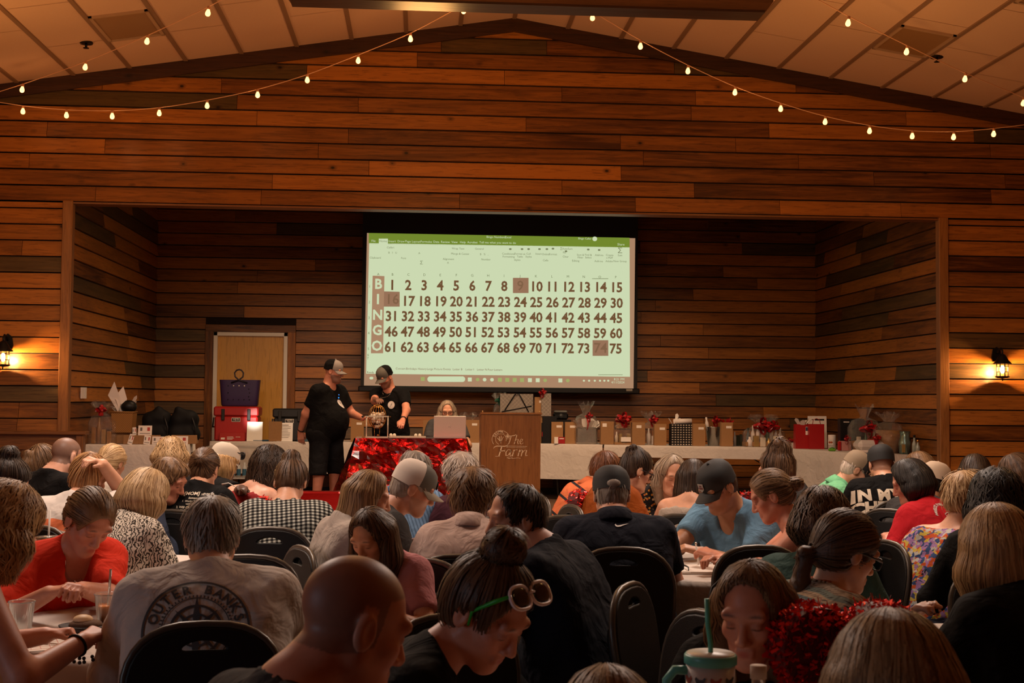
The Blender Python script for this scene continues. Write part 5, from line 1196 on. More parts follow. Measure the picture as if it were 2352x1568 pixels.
def tuft(t, c, r, h, m_, name, seed, n=9):
    rg = random.Random(seed); k = MB()
    for i in range(n):
        a = rg.uniform(0, 6.28); q = rg.uniform(.1, 1)*r; hh_ = h*rg.uniform(.5, 1.2); w_ = r*.55; b = Vector(c)+Vector((math.cos(a)*q*.4, math.sin(a)*q*.4, -.03)); o = Vector((math.cos(a)*q, math.sin(a)*q*.6, hh_)); sd = Vector((-math.sin(a), math.cos(a), .2))*w_
        k.add([b-sd*.5, b+sd*.5, b+o+sd*.7, b+o*1.15, b+o-sd*.7], [(0, 1, 2, 3, 4)])
    return k.build(name, m_, t)
def bow(t, c, r, m_, n=16, name='bow', seed=1):
    rg = random.Random(seed); k = MB()
    for i in range(n):
        d = Vector((rg.gauss(0, 1), rg.gauss(0, .7)-.3, rg.gauss(0, .8)+.3)).normalized(); s_ = d.orthogonal().normalized(); u_ = d.cross(s_); P = []
        for j in range(9): q = j/8*math.pi; P.append([Vector(c)+d*r*math.sin(q)+u_*r*.33*math.cos(q)-s_*r*.16, Vector(c)+d*r*math.sin(q)+u_*r*.33*math.cos(q)+s_*r*.16])
        k.grid(np.array([[list(v) for v in r_] for r_ in P]))
    return k.build(name, m_, t)
def wrap(t, w, d, h, neck, topr, seed, top=None):
    """crumpled clear wrap: body, gathered neck, flared crown"""
    rg = random.Random(seed); ph = rg.random()*6; P = []; top = top or h*.35; n = 44
    for j, (k, z, am) in enumerate([(1, .0, .02), (1.03, .3, .05), (1.0, .7, .07), (.75, .9, .10), (neck/w*2, 1.0, .2)]):
        P.append([(w/2*k*math.copysign(abs(math.cos(a))**.7, math.cos(a))*(1+am*math.sin(a*9+ph+j)), d/2+d/2*k*math.copysign(abs(math.sin(a))**.7, math.sin(a))*(1+am*math.sin(a*7+ph)), z*h) for a in np.linspace(0, 2*math.pi, n+1)[:-1]])
    for j, f in enumerate((.35, .7, 1.0)):
        P.append([((neck+(topr-neck)*f)*math.cos(a)*(1+.35*f*math.sin(a*6+ph)), d/2+(neck+(topr*.6-neck)*f)*math.sin(a)*(1+.3*f*math.sin(a*5+ph)), h+top*f*(1+.22*math.sin(a*8+ph*2))) for a in np.linspace(0, 2*math.pi, n+1)[:-1]])
    m = MB(); m.grid(np.array(P), closed=True); return m.build('cellophane_wrap', CELLO, t)
def items(t, w, d, h, seed, n=7, pal=None):
    rg = random.Random(seed); pal = pal or [mat('jar_amber', (.30, .14, .04, 1), .2), mat('label_cream', (.62, .54, .42, 1), .6), mat('bottle_dark', (.02, .025, .015, 1), .12), mat('packet_gold', (.5, .33, .12, 1), .3, .6), mat('packet_green', (.06, .12, .06, 1), .4), TISS]
    for i in range(n):
        x = -w/2+w*(i+.5)/n; r = w/n*.42; hh_ = h*rg.uniform(.55, 1.0); y = d*.25+rg.uniform(0, d*.3); k = MB(); mm = pal[rg.randrange(len(pal))]
        if rg.random() < .5: k.lathe([(r, .0), (r, hh_*.62), (r*.45, hh_*.78), (r*.4, hh_), (.001, hh_)], c=(x, y, .0), n=14); k.build('bottle', mm, t)
        else: k.box((x-r, y-.03, 0), (x+r, y+.03, hh_*.75), bev=.006); k.build('packet', mm, t)
def carton(px, s, x0, x1, h, d, lb, m_=None, name='cardboard_box', z=ZT, cat='box', grp=None, base=1020, label_=None, rz=0):
    x, y = pl(px, s); t = empty(name, (x, y, z+.003), rz, lb, cat, grp); m = MB(); m.box((x0, 0, 0), (x1, d, h), bev=.003); m.build('carton', m_ or KR2, t)
    m = MB(); m.box((x0-.001, d/2-.002, h-.0008), (x1+.001, d/2+.002, h+.0008)); m.build('lid_seam', BLK, t)
    if label_: m = MB(); m.box((label_[0], -.0025, label_[1]), (label_[2], -.0005, label_[3])); m.build('sticker', CARDM, t)
    return t
# along the long table, from the lectern to the corner
t = gbag(1186, 181, .44, .27, .16, 'black and white diamond-print tote standing behind the lectern', None, False, None, 'print_tote', z=1.38)
def diamond(N):
    x, y, z = sep(N, N.coord()); a = N.math('ABSOLUTE', N.math('SUBTRACT', N.math('FRACT', N.math('DIVIDE', N.math('ADD', x, z), .052)), .5)); b = N.math('ABSOLUTE', N.math('SUBTRACT', N.math('FRACT', N.math('DIVIDE', N.math('SUBTRACT', x, z), .052)), .5))
    q = N.math('MAXIMUM', a, b); return N.mix(N.math('LESS_THAN', N.math('FRACT', N.math('MULTIPLY', q, 5.0)), .45), (.014, .012, .011, 1), (.50, .43, .36, 1))
DIA = _cloth('diamond_print', (.5, .5, .5, 1), .7, .1, diamond)
for c in t.children: c.data.materials[0] = DIA
m = MB(); m.tube([(-.16, -.004, .05), (-.02, -.02, .27), (.03, -.02, .27), (.16, -.004, .03)], .008, 6).tube([(-.2, -.005, .03), (.2, -.005, .11)], .007, 6); m.build('strap', BLK, t)
carton(1186, 181, -.30, .27, .377, .3, 'plain dark box lifting the print tote behind the lectern', BLK, 'riser_box')
t = place('gift_basket', 1148, 1020, 186, 'clear wrapped gift with a dark green bow behind the lectern', 'gift basket', z=1.19); carton(1148, 186, -.10, .10, .187, .16, 'plain box under the green-bowed gift behind the lectern', BLK, 'riser_box'); wrap(t, .18, .16, .34, .03, .09, 5); bow(t, (.0, .02, .37), .075, mat('bow_green', (.01, .12, .06, 1), .35), 18); items(t, .14, .14, .26, 4, 3)
t = gbag(1254, 181, .13, .30, .1, 'small black and white diamond-print bag beside the lectern top', DIA, False, None, 'print_bag', z=1.36)
carton(1258, 181, -.07, .12, .357, .2, 'small dark box under the diamond-print bag beside the lectern', BLK, 'riser_box')
bow(t, (-.06, .0, .30), .07, REDM, 14)
gbag(1240, 187, .14, .31, .1, 'brown gift bag leaning highest beside the lectern top', z=1.30); carton(1240, 186.5, -.08, .08, .297, .14, 'plain cardboard box hidden beneath the highest brown gift bag')
t = carton(1254, 184, -.06, .07, .27, .12, 'black tool box with red stripe standing next to the lectern', BLK, 'tool_box'); m = MB(); m.box((-.055, -.004, .09), (.065, -.001, .15)); m.build('stripe', REDM, t)
t = place('gadget', 1288, 1020, 165, 'dark camera-like gadget with a grey top on stacked boxes', 'gadget', z=1.31); m = MB(); m.box((-.10, 0, 0), (.10, .12, .09), bev=.02); m.build('body', BLK, t); m = MB(); m.box((-.09, .0, .09), (.09, .11, .12), bev=.014); m.build('lid', mat('gadget_grey', (.20, .19, .17, 1), .5), t); m = MB(); m.lathe([(.03, 0), (.034, .02), (.001, .02)], c=(.0, -.0, .05), M=RX(90)); m.build('dial', mat('gadget_dial', (.05, .05, .05, 1), .3), t)
carton(1288, 165, -.14, .14, .307, .16, 'dark crate carrying the grey-topped gadget behind two bags', BLK, 'crate')
gbag(1280, 180, .155, .285, .1, 'brown gift bag behind the flat red box, beside the lectern'); gbag(1311, 180, .15, .285, .1, 'brown gift bag standing between flat red box and silver basket')
t = carton(1302, 183, -.165, .165, .085, .09, 'flat red carton with white end label lying on the table edge', REDM, 'flat_carton', base=1022); m = MB(); m.box((-.166, -.002, 0), (-.115, .088, .086)); m.build('end_label', CARDM, t); m = MB(); m.box((-.10, -.003, .06), (-.04, -.0005, .072)).box((.06, -.003, .066), (.15, -.0005, .072)); m.build('lettering', CARDM, t)
t = place('gift_basket', 1348, 1020, 178, 'tall cellophane basket with red ribbon and crumpled silver bag', 'gift basket'); wrap(t, .31, .24, .40, .035, .10, 2); m = MB(); m.box((-.14, .02, 0), (.14, .2, .22), bev=.02); m.build('silver_bag', SILV, t); tuft(t, (0, .08, .2), .15, .13, TISS, 'tissue_paper', 3); bow(t, (.015, -.01, .35), .07, REDM, 12); m = MB(); m.tube([(0, -.03, .33), (.01, -.04, .25), (-.004, -.035, .18)], [.01, .008, .004], 6); m.build('ribbon_tail', REDM, t)
t = carton(1395, 179, -.085, .085, .30, .12, 'tall plain cardboard box with white corner sticker on the table', label_=(-.065, .23, -.01, .275))
t = place('gift_basket', 1431, 1020, 179, 'small wrapped basket with big red bow between two kraft boxes', 'gift basket'); items(t, .2, .18, .22, 9, 4); m = MB(); m.box((-.11, 0, 0), (.11, .17, .03)); m.build('tray', KR2, t); m = MB(); m.box((-.03, -.015, .04), (.10, -.008, .10)); m.build('white_card', CARDM, t); bow(t, (.01, .03, .32), .11, REDM, 22); wrap(t, .24, .18, .27, .03, .07, 6, .1)
carton(1467, 179, -.085, .085, .29, .12, 'tall plain cardboard box beside the ribboned bottle bag', label_=(-.03, .22, .035, .255))
t = place('bottle_bag', 1497, 1022, 176, 'clear wrapped pair of grey bottles tied with red ribbon', 'gift bag'); items(t, .13, .12, .28, 12, 2, [mat('bottle_grey', (.30, .29, .28, 1), .3), TISS]); wrap(t, .2, .14, .30, .03, .11, 8, .12); bow(t, (.01, .0, .31), .085, REDM, 14)
gbag(1517, 181, .155, .275, .1, 'brown gift bag with white label beside the dotted black bag')
def dots(N):
    x, y, z = sep(N, N.coord()); a = N.math('FRACT', N.math('DIVIDE', x, .036)); zz = N.math('DIVIDE', z, .031); b = N.math('FRACT', zz)
    k = N.math('MULTIPLY', N.math('LESS_THAN', N.math('ABSOLUTE', N.math('SUBTRACT', a, .5)), .27), N.math('LESS_THAN', N.math('ABSOLUTE', N.math('SUBTRACT', b, .5)), .2)); return N.mix(k, (.012, .010, .010, 1), (.55, .46, .36, 1))
t = gbag(1567, 180, .30, .28, .13, 'black gift bag with rows of white marks and rolled towels', _cloth('white_marks', (.5, .5, .5, 1), .6, .05, dots), False, None, 'patterned_gift_bag'); m = MB(); m.tube([(-.09, .05, .31), (.13, .05, .315)], .035, 12); m.build('rolled_towel', TISS, t); tuft(t, (-.08, .05, .28), .07, .12, TISS, 'tissue_paper', 8)
gbag(1606, 181, .16, .285, .1, 'brown gift bag with white label beside the silver bucket')
t = place('silver_bucket', 1642, 1024, 178, 'silver bucket of bottles wrapped with red bow', 'bucket'); m = MB(); m.lathe([(.001, 0), (.07, 0), (.105, .24), (.11, .245), (.10, .24), (.001, .22)], c=(0, .09, 0), n=24); m.build('pail', SILV, t); m = MB(); m.lathe([(.022, .2), (.022, .3), (.012, .33), (.012, .37), (.001, .37)], c=(-.05, .06, 0), n=12, M=RY(-8)); m.build('bottle', TISS, t); bow(t, (.01, .03, .31), .08, REDM, 12)
gbag(1670, 181, .15, .305, .1, 'tallest brown gift bag with red tissue behind its rim', tissue=REDM)
t = place('bottle_bag', 1697, 1024, 178, 'slim dark bag of bottles beside the largest basket on the table', 'gift bag'); items(t, .13, .14, .33, 31, 3, [mat('bottle_dark', (.02, .025, .015, 1), .12), mat('bottle_grey', (.30, .29, .28, 1), .3)])
t = place('gift_basket', 1760, 1026, 181, 'largest cellophane gift basket full of jars with red bows', 'gift basket'); m = MB(); m.box((-.26, 0, 0), (.26, .22, .06), bev=.008); m.build('tray', KR2, t); items(t, .48, .2, .30, 17, 8); items(t, .5, .05, .2, 21, 6); bow(t, (-.05, .0, .26), .12, REDM, 18); bow(t, (.09, .0, .25), .09, REDM, 14, seed=5); wrap(t, .52, .26, .26, .05, .16, 12, .13)
t = carton(1835, 183, -.13, .16, .065, .2, 'flat white gift box with a red bow before the red bags', CARDM, 'gift_box', base=1028); t.location.x, t.location.y = 4.62, 15.72; bow(t, (-.02, .02, .08), .055, REDM, 12)
t = gbag(1858, 183, .19, .30, .1, 'glossy red gift bag with white tissue and hanging tag', REDM, False, None, tissue=TISS, z=ZT); t.location.x, t.location.y = 4.72, 15.55; m = MB(); m.box((.03, -.006, .17), (.105, -.003, .27)); m.build('hanging_tag', CARDM, t); m = MB(); m.box((.03, -.0075, .22), (.105, -.0062, .265)); m.build('tag_picture', mat('tag_blue', (.03, .05, .09, 1), .4), t)
t = gbag(1891, 184, .19, .305, .1, 'glossy red gift bag without tissue before the white notice', REDM, False, None, handles=REDM); t.location.x, t.location.y = 4.87, 15.48
t = place('notice_sheet', 1897, 1028, 179, 'white printed sheet standing upright behind the red bags', 'notice'); t.location.x, t.location.y = 4.99, 15.82; m = MB(); m.box((-.12, 0, .0), (.12, .006, .40), M=RX(-4)); m.build('sheet', CARDM, t); m = MB(); m.box((-.03, -.002, .345), (.09, 0, .365), M=RX(-4)).box((-.07, -.002, .35), (-.045, 0, .36), M=RX(-4)); m.build('printed_heading', BLK, t)
t = place('storage_tin', 1914, 1028, 190, 'white round canister with a small fruit picture on its front', 'canister'); m = MB(); m.lathe([(.001, 0), (.048, 0), (.048, .17), (.046, .175), (.001, .178)], c=(0, .05, 0), n=24); m.build('can', TISS, t); m = MB(); m.box((-.065, -.006, .055), (-.005, -.001, .115)); m.build('picture', CARDM, t); m = MB(); m.ball((-.048, -.006, .085), (.014, .003, .013)).ball((-.024, -.006, .085), (.014, .003, .013)); m.build('fruit', mat('fruit_orange', (.40, .09, .02, 1), .5), t)
t = place('clip_toy', 1912, 1034, 200, 'bright green clip lying before the white canister', 'clip'); m = MB(); m.box((-.045, 0, 0), (.045, .03, .03), bev=.01); m.build('jaw', mat('clip_green', (.12, .35, .02, 1), .4), t); m = MB(); m.tube([(-.03, .015, .03), (0, .015, .042), (.03, .015, .03)], .007); m.build('grip', mat('clip_green_dark', (.05, .2, .02, 1), .4), t)
t = carton(1944, 196, -.055, .06, .115, .12, 'pink square gift box with a red bow beside the green clip', mat('box_pink', (.45, .20, .18, 1), .6), 'gift_box', base=1034); bow(t, (.0, .0, .13), .06, REDM, 12); m = MB(); m.box((-.10, 0, 0), (-.06, .03, .11), bev=.008); m.build('red_candle', REDM, t)
t = carton(1960, 183, -.16, .14, .38, .1, 'black flat box standing behind the pale frilly bouquet', BLK, 'black_box', base=1030); m = MB(); m.box((-.12, -.004, .335), (-.05, -.001, .345)); m.build('white_strip', CARDM, t)
t = place('frilly_bouquet', 1958, 1032, 191, 'pale teal frilly bouquet beside the tall wrapped basket', 'bouquet'); rg = random.Random(9); m = MB(); fl = mat('frill_teal', (.24, .30, .29, 1), .8)
for _ in range(60): d = Vector((rg.gauss(0, 1), rg.gauss(0, .6), rg.gauss(0, 1))).normalized(); c = Vector((0, .08, .20))+d*rg.uniform(.05, .12); s_ = d.orthogonal()*.03; u_ = d.cross(s_); m.add([c-s_, c+u_, c+s_+d*.02, c-u_+d*.02], [(0, 1, 2, 3)])
m.build('frills', fl, t); m = MB(); m.lathe([(.05, 0), (.07, .12), (.001, .12)], c=(0, .08, 0), n=16); m.build('pot', KR2, t)
t = place('gift_basket', 1995, 1040, 198, 'tallest cellophane basket with red ribbon at the alcove corner', 'gift basket'); m = MB(); m.lathe([(.001, 0), (.12, 0), (.16, .12), (.001, .12)], c=(0, .14, 0), n=24); m.build('basket', wood('wicker_weave', 'x', (.14, .06, .02), (.34, .18, .07), knots=False), t); items(t, .24, .2, .32, 41, 5); bow(t, (0, .0, .26), .11, REDM, 16); wrap(t, .36, .28, .40, .04, .10, 15, .14)
t = place('covered_tray', 2010, 1046, 205, 'clear domed tray with a red ribbon in front of the baskets', 'tray'); m = MB(); m.box((-.19, 0, 0), (.19, .25, .03), bev=.01); m.build('tray_base', TISS, t); m = MB(); m.box((-.185, .005, .03), (.185, .245, .145), bev=.04); m.build('clear_lid', mat('tray_lid', (.62, .58, .54, 1), .2), t); m = MB(); m.box((-.0, -.004, .0), (.035, .255, .152)); m.build('ribbon', REDM, t); bow(t, (.015, .0, .165), .06, REDM, 14)
t = place('gift_basket', 2052, 1042, 203, 'wide wrapped basket of cream boxes with dark trim at the wall', 'gift basket'); m = MB(); m.lathe([(.001, 0), (.11, 0), (.15, .26), (.14, .26), (.001, .2)], c=(0, .14, 0), n=24); m.build('basket', MATS['wicker_weave'], t); items(t, .24, .2, .36, 55, 4, [TISS, BLK, mat('label_cream', (.62, .54, .42, 1), .6)]); wrap(t, .32, .28, .36, .05, .14, 18, .1)
t = place('foil_gift_bag', 2085, 1046, 206, 'pale green crinkled foil bag beside the bottles at the wall', 'gift bag'); m = MB(); m.lathe([(.001, 0), (.06, 0), (.068, .13), (.05, .2), (.06, .255), (.03, .25), (.001, .2)], c=(0, .08, 0), n=26, wob=lambda a, j: .08*math.sin(a*7+j)); m.build('bag', mat('foil_teal', (.22, .32, .28, 1), .25, .8, bumpy=.6, bscale=30), t); m = MB(); m.box((-.06, .01, .02), (-.025, .02, .11)); m.build('packet', mat('packet_gold', (.5, .33, .12, 1), .3, .6), t)
for px, k in ((2104, 'taller dark-capped'), (2112, 'shorter gold-capped')):
    t = place('sauce_bottle', px, 1048, 207, k+' glass bottle next to the green foil bag', 'bottle', 'bottles at the wall'); hh_ = .2 if px < 2108 else .15; m = MB(); m.lathe([(.001, 0), (.025, 0), (.025, hh_*.6), (.011, hh_*.78), (.011, hh_)], c=(0, .05, 0), n=14); m.build('glass', mat('bottle_clear', (.30, .33, .28, 1), .15), t); m = MB(); m.lathe([(.013, hh_-.01), (.013, hh_+.02), (.001, hh_+.02)], c=(0, .05, 0), n=12); m.build('cap', BLK if px < 2108 else GOLD, t)
# behind the men and around the laptop
gbag(820, 177, .17, .30, .1, 'brown gift bag standing between the two callers'); gbag(985, 176, .16, .29, .1, 'brown gift bag beside the seated laptop woman'); gbag(1085, 178, .18, .30, .1, 'brown gift bag between the laptop and the lectern')
t = place('gift_basket', 1076, 1020, 184, 'small wrapped basket sticking up beside the lectern and laptop', 'gift basket'); wrap(t, .18, .16, .26, .03, .09, 25, .12); items(t, .14, .12, .2, 26, 3)
cloth_tbl = tp(985, 1019)
long_table((c1[0]+.02, c0[1]), (1.48, c0[1]), .7, ZT, .40, 'folding table of gift bags behind the laptop woman', 'white cloth on the table behind the laptop woman', seed=6, sides=(0, 0))
# cooler table
def cooler(px, s, w, h, d, col, lb, z=ZT, logo=True, base=1012):
    x, y = pl(px, s); t = empty('cooler', (x, y, z+.003), 0, lb, 'cooler', None); c = mat('cooler_'+col[0], col[1], .45); m = MB(); m.box((-w/2, 0, 0), (w/2, d, h*.72), bev=.02); m.build('tub', c, t)
    m = MB(); m.box((-w/2-.012, -.012, h*.72), (w/2+.012, d+.01, h), bev=.018); m.build('lid', c, t); lt = mat('latch_rubber', (.012, .011, .011, 1), .6)
    for q_ in (-1, 1): m = MB(); m.box((q_*w*.3-.022, -.024, h*.60), (q_*w*.3+.022, -.008, h*.93), bev=.006); m.build('latch', lt, t)
    m = MB(); m.tube([(-w/2-.014, .04, h*.68), (-w/2-.03, .06, h*.4), (-w/2-.03, d-.06, h*.4), (-w/2-.014, d-.04, h*.68)], .010); m.build('handle', lt, t)
    if logo:
        m = MB(); m.box((-.056, -.004, h*.56), (.056, .0, h*.68)); lo_ = m.build('badge', mat('badge_silver', (.75, .70, .62, 1), .4), t); m = MB(); m.box((-.050, -.006, h*.575), (.050, -.003, h*.665)); m.build('badge_field', BLK, lo_)
        link('badge_lettering', merge([(textmesh('YETI', .040, .0005, offset=.0006), T(0, -.0072, h*.62) @ STAND, 0)]), MATS['badge_silver'], lo_)
    return t
cooler(541, 172, .56, .45, .38, ('red', (.40, .012, .010, 1)), 'bright red hard cooler before the door under the purple bag')
cooler(664, 172, .42, .43, .36, ('black', (.012, .012, .012, 1)), 'black hard cooler half hidden behind the standing man in the cap', base=1011)
t = carton(532, 178, -.16, .17, .11, .09, 'low red carton with white printing in front of the red cooler', mat('carton_red', (.42, .018, .012, 1), .5), 'red_carton', base=1013); m = MB(); m.box((-.14, -.003, .02), (-.09, -.0005, .045)).box((-.06, -.003, .05), (.02, -.0005, .057)).box((-.06, -.003, .035), (.03, -.0005, .042)).box((-.06, -.003, .02), (.01, -.0005, .027)).box((.05, -.003, .05), (.11, -.0005, .056)); m.build('lettering', CARDM, t)
x, y = pl(545, 172); t = empty('tote_bag', (x, y+.06, ZT+.456), 0, 'purple rubber tote bag with looped handle on the red cooler', 'bag'); PU = mat('tote_purple', (.035, .016, .075, 1), .5)
P = []
for z, k in ((0, .88), (.02, .93), (.16, .97), (.345, 1.03), (.35, 1.03), (.34, .99), (.2, .95)):
    P.append([(.255*k*math.copysign(abs(math.cos(a))**.35, math.cos(a)), .11+.11*k*math.copysign(abs(math.sin(a))**.35, math.sin(a)), z) for a in np.linspace(0, 2*math.pi, 41)[:-1]])
m = MB(); m.grid(np.array(P), closed=True); m.f.append(list(range(40))[::-1]); m.m.append(0); m.sm.append(False); m.build('bag', PU, t)
DP = mat('tote_dark', (.010, .006, .018, 1), .5); m = MB(); m.tube([(-.10, -.012, .31), (.0, -.014, .345), (.05, -.01, .39), (.055, .0, .44), (.03, .0, .475), (-.0, .0, .485), (-.035, .0, .475), (-.06, .0, .44), (-.05, -.01, .39), (.0, -.016, .345), (.11, -.012, .31)], .010, 8); m.build('handle', DP, t)
for x in (-.07, .0, .07): m = MB(); m.lathe([(.001, .004), (.009, .003), (.01, 0)], c=(x, -.006, .27), M=RX(90), n=12); m.build('stud', mat('stud_white', (.75, .7, .62, 1), .3, .5), t)
m = MB()
for x, z in ((-.14, .27), (-.14, .18), (.14, .18), (-.14, .09), (-.07, .09), (0, .09), (.07, .09), (.14, .09), (.13, .13), (.13, .23)): m.lathe([(.001, .002), (.007, .001)], c=(x, -.004, z), M=RX(90), n=10)
m.build('vent_holes', DP, t)
for px, s, w_, h_, lb, k in ((584, 184, .20, .255, 'bright white sign panel leaning beside the red cooler', 0), (653, 184, .21, .245, 'white printed notice leaning between the coolers', 1)):
    q = Vector((*pl(px, 177), 0)); t = empty('notice_sheet', (q.x, q.y, ZT+.003), 0, lb, 'notice', 'white notices on the cooler table'); m = MB(); m.box((-w_/2, 0, 0), (w_/2, .008, h_), M=RX(-8)); m.build('sheet', mat('acrylic_white', (.85, .80, .72, 1), .15), t)
    m = MB(); m.box((-w_/2+.02, .01, 0), (w_/2-.02, .09, .01)); m.build('foot_stand', CARDM, t)
    if k:
        m = MB(); rg = random.Random(2)
        for i in range(9): x = rg.uniform(.04, .08) if i else .05; m.box((-x, -.0015, h_-.035-i*.02), (x, -.0003, h_-.030-i*.02 if i else h_-.026), M=RX(-8))
        m.build('printed_lines', mat('print_grey', (.16, .14, .12, 1), .8), t)
    else:
        lamp('sign_spot', 'AREA', (q.x-.01, q.y-.5, ZT+.5), .35, (1, .95, .85), .05, rot=(70, 0, 0), spread=30)  # unseen narrow lamp in mid-air, aimed at the white sign panel
carton(620, 174, -.02, .15, .26, .1, 'brown cardboard panel box behind the white notices', base=1012)
for k, (px, col, lb) in enumerate(((700, (.04, .10, .14, 1), 'dark teal book lying lowest under the orange book'), (700, (.34, .10, .03, 1), 'orange book lying on the dark teal book'))):
    q = Vector((*pl(px, 177), 0)); t = empty('book', (q.x, q.y, ZT+.003+.06*k), 0, lb, 'book', None); m = MB(); m.box((-.10, 0, 0), (.10, .15, .055), bev=.004); m.build('cover', mat('book_%d' % k, col, .6), t); m = MB(); m.box((-.096, .004, .006), (.102, .146, .049)); m.build('pages', CARDM, t)
# supplies on the open shelf of the cooler table
q = at(545, 1033, 184); t = empty('supply_cart', (q.x, q.y-.05, ST), 0, 'low grey shelf cart of bottles and boxes under the cooler table edge', 'cart'); m = MB(); m.box((-.38, 0, .68), (.38, .4, .70)).box((-.38, 0, .30), (.38, .4, .32)); m.build('shelf', mat('cart_grey', (.38, .35, .32, 1), .6), t)
for x in (-.37, .37):
    for y in (.02, .38): m = MB(); m.tube([(x, y, 0), (x, y, .70)], .012); m.build('post', STL, t)
q0 = q
for i in range(5):
    t = empty('spray_bottle', (q0.x-.05+i*.07, q0.y+.02, ST+.323), 0, 'blue labelled bottle hanging in the row on the shelf cart', 'bottle', 'row of bottles on the shelf cart'); m = MB(); m.lathe([(.001, 0), (.026, 0), (.026, .12), (.010, .15), (.010, .18), (.001, .18)], n=12); m.build('bottle', mat('bottle_frost', (.45, .47, .46, 1), .3), t); m = MB(); m.lathe([(.0268, .02), (.0268, .1)], n=12, cap=False); m.build('label_band', mat('label_blue', (.03, .10, .16, 1), .5), t)
t = carton(600, 178, -.10, .10, .12, .1, 'cardboard box on the shelf cart beside the blue bottles', z=ST+.32); t.location.x = q0.x+.27; t.location.y = q0.y+.02
t = place('folded_cloth', 600, 1017, 186, 'folded blue and black cloth on the cooler table edge', 'cloth'); m = MB(); m.box((-.11, 0, 0), (.11, .1, .018), bev=.006); m.build('fold', mat('cloth_blue', (.02, .07, .12, 1), .8), t); m = MB(); m.box((-.16, .01, 0), (-.06, .09, .022), bev=.006); m.build('dark_fold', BLK, t)
# box table beside the railing
def lt(name, px, py, s, lb, cat, grp=None, z=ZL): x, y = pl(px, 212-(192-s)*.6); return empty(name, (x, y, z+.003), 0, lb, cat, grp)
t = lt('gift_basket', 229, 1015, 190, 'cellophane bag with a red bow at the railing end of the table', 'gift basket'); wrap(t, .30, .26, .33, .035, .12, 33, .12); bow(t, (.0, .0, .36), .065, REDM, 16); items(t, .22, .2, .3, 34, 4, [mat('jar_amber', (.30, .14, .04, 1), .2), BLK, mat('packet_straw', (.33, .19, .06, 1), .8)])
t = lt('wicker_basket', 279, 1000, 186, 'tall square wicker basket stuffed with tissue paper and a black bag', 'basket', z=ZL+.122)
def weave(N):
    x, y, z = sep(N, N.coord()); a = N.math('SINE', N.math('MULTIPLY', N.math('ADD', x, y), 300.)); b = N.math('SINE', N.math('MULTIPLY', z, 330.)); return N.ramp(N.math('ADD', N.math('MULTIPLY', N.math('MULTIPLY', a, b), .5), .5), [(0, (.12, .05, .014)), (1, (.44, .22, .07))])
WK = _cloth('wicker', (.4, .2, .1, 1), .7, .1, weave); m = MB(); m.add([(-.10, 0, 0), (.10, 0, 0), (.10, .2, 0), (-.10, .2, 0), (-.115, -.01, .22), (.115, -.01, .22), (.115, .21, .22), (-.115, .21, .22)], [(0, 1, 5, 4), (1, 2, 6, 5), (2, 3, 7, 6), (3, 0, 4, 7), (0, 3, 2, 1)]); m.add([(-.11, .0, .19), (.11, .0, .19), (.11, .2, .19), (-.11, .2, .19)], [(0, 1, 2, 3)]); m.build('basket', WK, t)
m = MB(); m.tube([(-.115, -.012, .22), (.115, -.012, .22), (.115, .21, .22), (-.115, .21, .22), (-.115, -.012, .22)], .009, 6); m.build('rim', WK, t)
tuft(t, (-.02, .08, .22), .11, .16, TISS, 'tissue_paper', 12, 12); m = MB(); m.add([(-.16, .02, .40), (-.09, .0, .55), (-.02, .03, .34), (-.05, .03, .22)], [(0, 1, 2, 3)]); m.add([(-.06, .02, .42), (.0, .03, .50), (.04, .04, .36), (-.02, .03, .3)], [(0, 1, 2, 3)]); m.build('tall_paper', TISS, t); m = MB(); m.ball((.05, .08, .28), (.09, .07, .07), 14, 10); m.build('black_pouch', BLK, t)
carton(287, 207, -.17, .12, .118, .22, 'low brown box under the wicker basket on the table', z=ZL)
for px, w_, lb in ((352, 0, 'black backpack slumped on the table beside the wicker basket'), (416, 1, 'black backpack standing at the door end of the box table')):
    t = lt('backpack', px, 1010, 179, lb, 'backpack', 'black backpacks'); F = Field([axis(-.25, .25, .02), axis(-.1, .3, .02), axis(-.03, .46, .02)]); F.un(cone((-.08, .1, .10), (.08, .1, .10), .11), .05).un(cone((-.05, .11, .25), (.07, .11, .27), .10), .06).un(cone((.0, .1, .30), (-.06 if w_ else .03, .1, .37), .06, .04), .05); F.cut((0, 0, 0), (0, 0, -1)); wob(F, .006, 24, px); link('pack', F.mesh('pack'), mat('nylon_black', (.003, .003, .0035, 1), .7, spec=.2), t)
    m = MB(); m.tube([(.10, .03, .30), (.15, -.0, .18), (.14, .02, .02)], .011, 6); m.build('shoulder_strap', BLK, t)
for px, py, s, w_, lb in ((330, 1016, 188, .30, 'open brown carton with two curling white cards on its front'), (422, 1012, 180, .27, 'small brown carton with a white card at the table end'), (300, 1017, 190, .16, 'narrow brown carton beside the cellophane bag')):
    carton(px, 212-(192-s)*.6, -w_/2, w_/2, .095, .14, lb, z=ZL)
